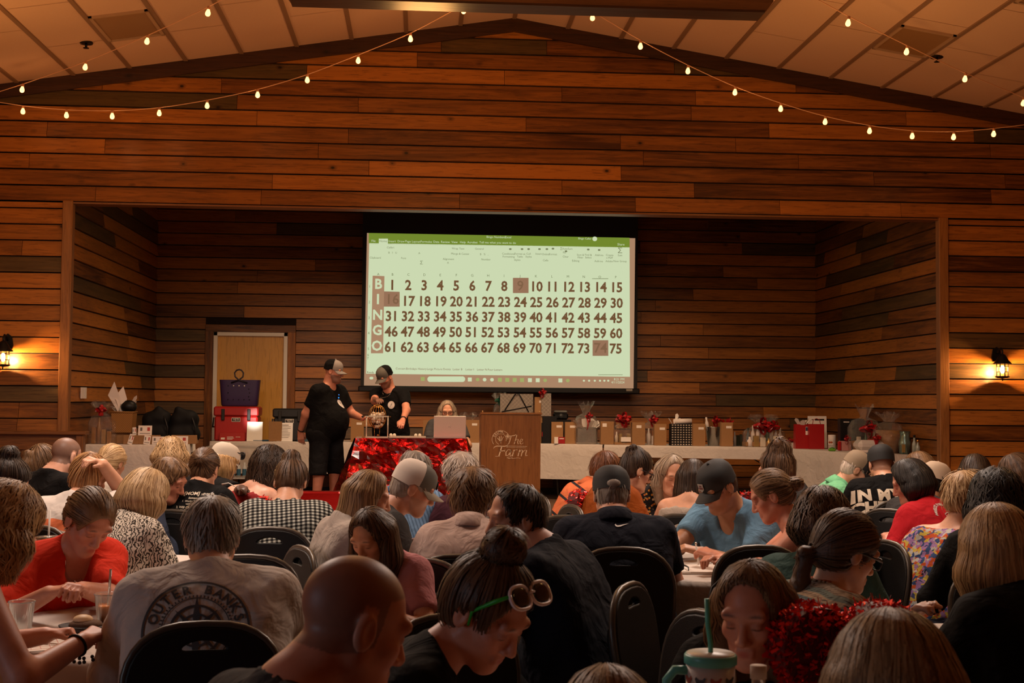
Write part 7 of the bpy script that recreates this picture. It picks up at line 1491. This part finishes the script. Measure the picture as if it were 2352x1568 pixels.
# ------------------------------------------------------------ round tables, spare chairs and what lies on them
TZ = .7485
tbl = {}
for k, x, y, r, lb in (('A', -.95, 4.75, .62, 'round table with food and cups between red top and white shirt'), ('Z', .52, 2.52, .72, 'round table nearest the camera under the mug and tinsel heart'), ('B', 1.40, 6.50, .62, 'round table with pens and papers beside the dark polo'),
                       ('C', .25, 6.15, .58, 'round table before the pale pink polo'), ('D', .52, 8.15, .60, 'round table in front of the foil-covered stage table'), ('E', 1.78, 8.10, .60, 'round table of the orange jacket and rust sweater'),
                       ('F', -.48, 7.42, .52, 'round table in front of the gingham shirt'), ('G', -.72, 8.85, .60, 'round table with the red foil bag below the standing caller'), ('I', -1.42, 6.35, .58, 'round table with plastic tumblers behind the red top'), ('J', -1.9, 9.75, .60, 'round table nearest the wooden railing'),
                       ('K', 3.25, 9.65, .60, 'round table of the mint polo nearest the alcove corner'), ('N', 2.45, 6.35, .52, 'round table between flowered dress and scarlet tee'), ('M', 1.95, 4.22, .56, 'round table beside the knit cardigan')):
    tbl[k] = round_table(x, y, lb, 'white cloth on the '+lb, r, .26 if k != 'A' else .5, ord(k))
chair(.84, 7.25, 8, 'empty black banquet chair behind the dark polo, nearest the lectern'); chair(-.66, 5.45, 10, 'empty black banquet chair between white shirt and gingham shirt'); chair(.03, 4.0, -25, 'empty black banquet chair between pink tee and messy bun')
def thing(name, x, y, z, lb, cat, grp=None, rz=0): return empty(name, (x, y, z), rad(rz), lb, cat, grp)
CLR = mat('clear_plastic', (.9, .9, .88, 1), .08, trans=.92); PAP = mat('paper_white', (.68, .62, .55, 1), .8); FOOD, DKF = mat('food_bun', (.50, .28, .10, 1), .7, bumpy=.3), mat('food_dark', (.015, .010, .008, 1), .6, bumpy=.5, bscale=200)
def cup(x, y, lb, h=.12, r=.042, drink=None, straw=None, z=TZ, m_=None, lid=None):
    t = thing('plastic_cup', x, y, z, lb, 'cup', 'drinks on the round tables'); m = MB(); m.lathe([(.001, .002), (r*.72, .002), (r, h), (r+.003, h), (r+.003, h+.004), (r-.002, h+.003), (r*.72-.003, .006), (.001, .006)], n=24); m.build('cup', m_ or CLR, t)
    if drink: m = MB(); m.lathe([(.001, .007), (r*.72-.005, .007), (r*.90-.003, h*.68), (.001, h*.68)], n=20); m.build('drink', drink, t)
    if lid: m = MB(); m.lathe([(r+.004, h-.004), (r+.004, h+.008), (.001, h+.010)], n=24); m.build('lid', lid, t)
    if straw: m = MB(); m.tube([(0, 0, .02), (.008, .0, h*1.75)], .0045, 8); m.build('straw', straw, t)
    return t
def xy(px, py, z=TZ): q = onZ(px, py, z); return q.x, q.y
ORG, RSTR, TEAL = mat('iced_tea', (.85, .26, .04, 1), .15), mat('straw_red', (.50, .03, .01, 1), .4), mat('mug_teal', (.10, .42, .36, 1), .35)
cup(*xy(246, 1442), 'clear cup of orange iced tea beside the white sleeve', .12, .046, ORG, CLR); cup(-1.36, 4.55, 'clear cup half hidden behind the bare arm', .12, .043)
cup(-1.82, 6.05, 'tall grey tumbler with a red straw at the table behind the red top', .17, .045, straw=RSTR, m_=mat('tumbler_grey', (.35, .31, .30, 1), .3, trans=.5), lid=mat('lid_grey', (.32, .28, .27, 1), .3)); cup(-1.72, 6.12, 'golden patterned tumbler with a pale straw', .17, .048, straw=PAP, m_=mat('tumbler_gold', (.45, .23, .07, 1), .25, bumpy=.4, bscale=90), lid=CLR)
cup(-.92, 7.30, 'clear plastic cup beside the gingham shirt', .12, .043, mat('lemonade', (.5, .42, .25, 1), .2)); cup(1.07, 6.18, 'clear plastic cup beside the dark polo elbow', .12, .042)
# supper plate and litter on the first table
t = thing('dessert_tray', -1.16, 4.62, TZ, 'black tray of crumbly dessert topped with cream', 'food'); m = MB(); m.lathe([(.001, 0), (.06, 0), (.075, .03), (.07, .03), (.001, .02)], n=20, sx=1.25); m.build('tray', DKF, t); m = MB(); m.ball((0, 0, .03), (.06, .045, .02), 14, 8); m.build('crumble', mat('crumble', (.12, .06, .03, 1), .9, bumpy=.8, bscale=150), t); m = MB(); m.ball((-.01, 0, .048), (.035, .028, .018), 14, 8); m.build('cream', mat('cream', (.66, .46, .26, 1), .5), t)
for i, (x, y, rz, lb) in enumerate(((-1.24, 4.45, 20, 'printed game sheet under the fork on the food table'), (-1.05, 4.80, -15, 'printed game sheet before the red top'), (-.8, 4.6, 5, 'printed game sheet before the white shirt'))):
    t = thing('game_sheet', x, y, TZ, lb, 'paper', None, rz); m = MB(); m.box((-.105, -.14, 0), (.105, .14, .0012)); m.build('paper', PAP, t); m = MB()
    for a in range(6): m.box((-.09+a*.03-.0008, -.11, .0012), (-.09+a*.03+.0008, .09, .0016)); m.box((-.09, -.11+a*.04-.0008, .0012), (.06, -.11+a*.04+.0008, .0016))
    m.box((-.09, .10, .0012), (.06, .125, .0016)); m.build('printed_grid', mat('print_red', (.45, .05, .03, 1), .6), t)
t = thing('plastic_fork', -1.20, 4.40, TZ+.002, 'white plastic fork lying across the game sheet', 'fork', None, 70); m = MB(); m.tube([(0, -.08, .002), (0, .03, .004), (0, .05, .002)], [.004, .003, .008], 6)
for q in (-1, 0, 1): m.tube([(q*.006, .05, .002), (q*.007, .085, .004)], .0016, 5)
m.build('fork', PAP, t)
t = thing('napkin', -1.05, 4.78, TZ+.003, 'crumpled white napkin beside the iced tea', 'napkin'); tuft(t, (0, 0, .01), .06, .05, PAP, 'crumple', 5, 10)
# pens, papers, folded sunglasses on the writing table
for i, (px, py, w_, h_, rz, lb) in enumerate(((1590, 1290, .2, .26, -30, 'white game sheet under the writing hands'), (1560, 1305, .19, .25, 12, 'white game sheet beside the marker'), (1620, 1310, .25, .3, -8, 'stack of white paper near the chair handle'))):
    x, y = xy(px, py); x = min(max(x, 1.05), 1.75); y = min(max(y, 6.05), 6.8); t = thing('game_sheet', x, y, TZ, lb, 'paper', None, rz); m = MB(); m.box((-w_/2, -h_/2, 0), (w_/2, h_/2, .001+(.012 if i == 2 else 0))); m.build('paper', PAP, t)
x, y = 1.22, 6.12; t = thing('marker_pen', x, y, TZ+.006, 'white marker with black cap lying on the writing table', 'pen', None, -6); m = MB(); m.tube([(0, 0, 0), (.085, 0, 0)], .0055, 8); m.build('barrel', PAP, t); m = MB(); m.tube([(-.045, 0, 0), (.0, 0, 0)], .0065, 8); m.build('cap', BLK, t)
t = thing('drinking_straw', 1.18, 6.32, TZ+.005, 'white paper straw lying on the writing table', 'straw', None, 25); m = MB(); m.tube([(-.09, 0, 0), (.09, 0, .01)], .004, 8); m.build('straw', PAP, t)
t = thing('sunglasses', 1.22, 6.24, TZ+.022, 'dark folded sunglasses lying on the writing table', 'sunglasses'); make_glasses(T(0, -.08, .0), t, BLK, mat('lens_black', (.008, .008, .01, 1), .05), 'frame', T(0, 0, 0), 1.1)
v = PEOPLE['p15']; W0 = V3(v['W'][0])+V3(v['O']); t = thing('ballpoint_pen', W0.x-.05, W0.y-.09, W0.z-.03, 'white pen held by the person in light blue tee', 'pen'); m = MB(); m.tube([(0.02, 0, -.06), (-.0, .0, .08)], .0045, 8); m.build('barrel', PAP, t); m = MB(); m.ball((0, 0, .085), .007, 8, 6); m.build('button', SLV, t)
v = PEOPLE['p39']; W0 = V3(v['W'][1])+V3(v['O']); t = thing('plastic_fork', W0.x-.01, W0.y-.06, W0.z+.02, 'white plastic fork raised by the person in the backwards cap', 'fork'); m = MB(); m.tube([(.03, .0, -.03), (-.06, 0, .02), (-.10, 0, .01)], [.003, .003, .007], 6); m.build('fork', PAP, t)
t = thing('bread_plate', -1.02, 7.02, TZ, 'white plate with a bread roll beside the gingham shirt', 'plate') if False else thing('bread_plate', -.86, 7.16, TZ, 'white plate with a bread roll beside the gingham shirt', 'plate'); m = MB(); m.lathe([(.001, .002), (.07, .002), (.10, .012), (.102, .014), (.07, .006), (.001, .006)], n=28); m.build('plate', PAP, t); o = MB().ball((0, 0, 0), (.045, .035, .028), 14, 8).build('bread_roll', FOOD); o.location = (-.86, 7.16, TZ+.032); tag(o, 'golden bread roll lying on the white plate', 'food')
# insulated mug with birds, water bottle, tinsel hearts
q = at(1632, 1500, 1080); t = thing('insulated_mug', q.x, q.y, TZ, 'white lidded mug printed with little birds, teal handle and straw', 'mug', None, 0); hh = q.z-TZ; R1 = .052
m = MB(); m.lathe([(.001, 0), (.042, 0), (.046, .01), (R1, hh*.55), (R1, hh-.012), (.001, hh-.012)], n=40); m.build('tumbler', mat('mug_white', (.62, .56, .52, 1), .3), t)
m = MB(); m.lathe([(R1, hh-.022), (R1+.004, hh-.02), (R1+.004, hh-.004), (R1+.001, hh)], n=40); m.build('rim_band', TEAL, t); m = MB(); m.lathe([(R1+.001, hh-.003), (R1-.002, hh+.002), (.001, hh+.003)], n=40); m.build('lid', mat('mug_lid', (.60, .56, .46, 1), .35), t)
m = MB(); m.tube([(-R1+.004, 0, hh-.035), (-R1-.025, 0, hh-.034), (-R1-.042, 0, hh-.055), (-R1-.043, 0, hh-.13), (-R1-.03, 0, hh-.15), (-R1+.005, 0, hh-.152)], .010, 10); m.build('handle', TEAL, t)
m = MB(); m.tube([(.0, 0, hh-.05), (.0, 0, hh+.02), (-.006, 0, hh+.06), (-.008, .0, hh+.115)], .0055, 10); m.build('straw', mat('straw_mint', (.09, .42, .29, 1), .4), t)
rg = random.Random(8); cols = [mat('bird_red', (.35, .07, .05, 1), .6), mat('bird_slate', (.05, .06, .08, 1), .6), mat('bird_ochre', (.36, .22, .07, 1), .6), mat('bird_blue', (.22, .30, .34, 1), .6)]; bm_ = MB()
for j, z in enumerate((hh-.05, hh-.088, hh-.126)):
    for i in range(10):
        a = i*math.pi/5+j*.3; k = (i+j*2) % 4; M = RZ(math.degrees(a)) @ T(0, -R1-.0012, z)
        body = [(-.010, -.004), (-.004, -.009), (.005, -.008), (.009, -.001), (.013, .007), (.009, .009), (.005, .004), (-.003, .003), (-.010, .009), (-.013, .004)]
        bm_.add([M @ Vector((x, 0, y)) for x, y in body], [list(range(10))], k); bm_.add([M @ Vector((x, 0, y)) for x, y in ((-.001, -.008), (.0005, -.008), (.0005, -.014), (-.001, -.014))], [(0, 1, 2, 3)], k)
bm_.build('printed_birds', cols, t)
q = at(1742, 1555, 1120); t = thing('water_bottle', q.x, q.y, TZ, 'clear water bottle with white cap behind the bird mug', 'bottle'); hb = q.z-TZ+.01; m = MB(); m.lathe([(.001, 0), (.031, 0), (.031, hb-.06), (.014, hb-.02), (.014, hb)], n=20); m.build('bottle', CLR, t); m = MB(); m.lathe([(.017, hb-.012), (.017, hb+.014), (.001, hb+.014)], n=18); m.build('cap', PAP, t)
TIN = mat('tinsel_red', (.72, .018, .012, 1), .28, .55)
def heart(x, y, z0, size, lb, rz=0, n=1500, depth=.06, seed=1, tw=.010):
    t = thing('tinsel_heart', x, y, z0, lb, 'heart decoration', 'red tinsel hearts', rz); rg = random.Random(seed); m = MB(); k = 0; core = []
    def H(a): return (16*math.sin(a)**3/34*size, (13*math.cos(a)-5*math.cos(2*a)-2*math.cos(3*a)-math.cos(4*a)+17)/34*size)
    core = [H(a) for a in np.linspace(0, 2*math.pi, 49)[:-1]]
    while k < n:
        a = rg.uniform(0, 2*math.pi); f = math.sqrt(rg.random()); hx_, hz_ = H(a); cx_, cz_ = 0, size*.55; px_, pz_ = cx_+(hx_-cx_)*f, cz_+(hz_-cz_)*f; d = depth*(.62+.4*rg.random()*(1-f**4))*rg.choice((-1, 1))
        if k % 3 == 0: px_, pz_, d = hx_+rg.uniform(-.004, .004), hz_, rg.uniform(-.62, .62)*depth
        c = Vector((px_, d, pz_)); e = Vector((rg.gauss(0, 1), rg.gauss(0, 1), rg.gauss(0, 1))).normalized(); s_ = e.orthogonal().normalized()*tw*.35; L_ = tw*rg.uniform(.8, 2.2)
        m.add([c-s_, c+s_, c+s_+e*L_, c-s_+e*L_], [(0, 1, 2, 3)]); k += 1
    m.build('tinsel', TIN, t); m = MB(); m.extr(core, -depth*.6, depth*.6); m.build('padding', mat('heart_core', (.10, .004, .004, 1), .6), t); m = MB(); m.tube([(0, 0, -.0), (0, 0, size*.2)], .006); m.build('stick', mat('stick_wood', (.3, .18, .08, 1), .7), t); return t
q = at(1948, 1480, 960); heart(q.x, q.y, TZ+.0, .41, 'big red tinsel heart standing on the table nearest the camera', 12, 4200, .07, 3, .011)
heart(2.02, 8.05, TZ, .30, 'red tinsel heart beyond the black cap on the orange-jacket table', 0, 900, .05, 4); heart(1.0, 8.1, TZ, .30, 'red tinsel heart between orange jacket and dark polo', 70, 900, .05, 5); heart(-.84, 7.52, TZ, .30, 'red tinsel heart before the gingham shirt', 20, 900, .05, 6)
# things hanging on or lying by chairs
t = thing('gift_bag', -.68, 8.70, TZ, 'shiny red foil bag on the table below the standing caller', 'gift bag'); m = MB(); m.box((-.15, 0, 0), (.15, .12, .2), bev=.01); m.build('bag', mat('foil_red_plain', (.40, .010, .008, 1), .25, .8, bumpy=.4, bscale=12), t)
t = chair(1.49, 5.80, -8, 'empty black banquet chair with a red bag hanging on it at the writing table'); t = thing('shoulder_bag', 1.36, 5.46, .42, 'dark red cloth shoulder bag hanging from the tank-top chair by a black strap', 'bag'); F = Field([axis(-.2, .2, .02), axis(-.12, .12, .02), axis(-.25, .3, .02)]); F.un(cone((-.10, 0, -.15), (.10, 0, -.15), .06), .05).un(cone((-.09, 0, .08), (.08, 0, .10), .05), .08); wob(F, .005, 30, 2); link('bag', F.mesh('bag'), cloth('bag_red', (.20, .012, .012, 1)), t); m = MB(); m.tube([(-.10, 0, .12), (-.13, 0, .25), (-.10, .0, .36), (-.0, .05, .44), (.05, .05, .35), (.08, 0, .13)], .008, 8); m.build('strap', BLK, t)
t = thing('paper_bag', 1.12, 5.75, .0, 'white plastic bag standing on the floor beside the polo chair', 'bag'); tuft(t, (0, 0, .12), .12, .2, mat('bag_white', (.5, .47, .43, 1), .5), 'bag', 5, 16)
t = thing('denim_backpack', 1.66, 7.42, .60, 'blue-grey backpack hanging on the chair before the long-haired person', 'backpack'); F = Field([axis(-.25, .25, .02), axis(-.15, .15, .02), axis(-.25, .35, .02)]); F.un(cone((-.09, 0, -.08), (.09, 0, -.08), .09), .05).un(cone((-.07, 0, .12), (.07, 0, .14), .08), .06); wob(F, .004, 28, 2); link('pack', F.mesh('pack'), cloth('denim_grey', (.06, .085, .11, 1)), t); m = MB(); m.tube([(-.06, .0, .21), (0, 0, .28), (.06, 0, .21)], .008); m.build('handle', BLK, t)
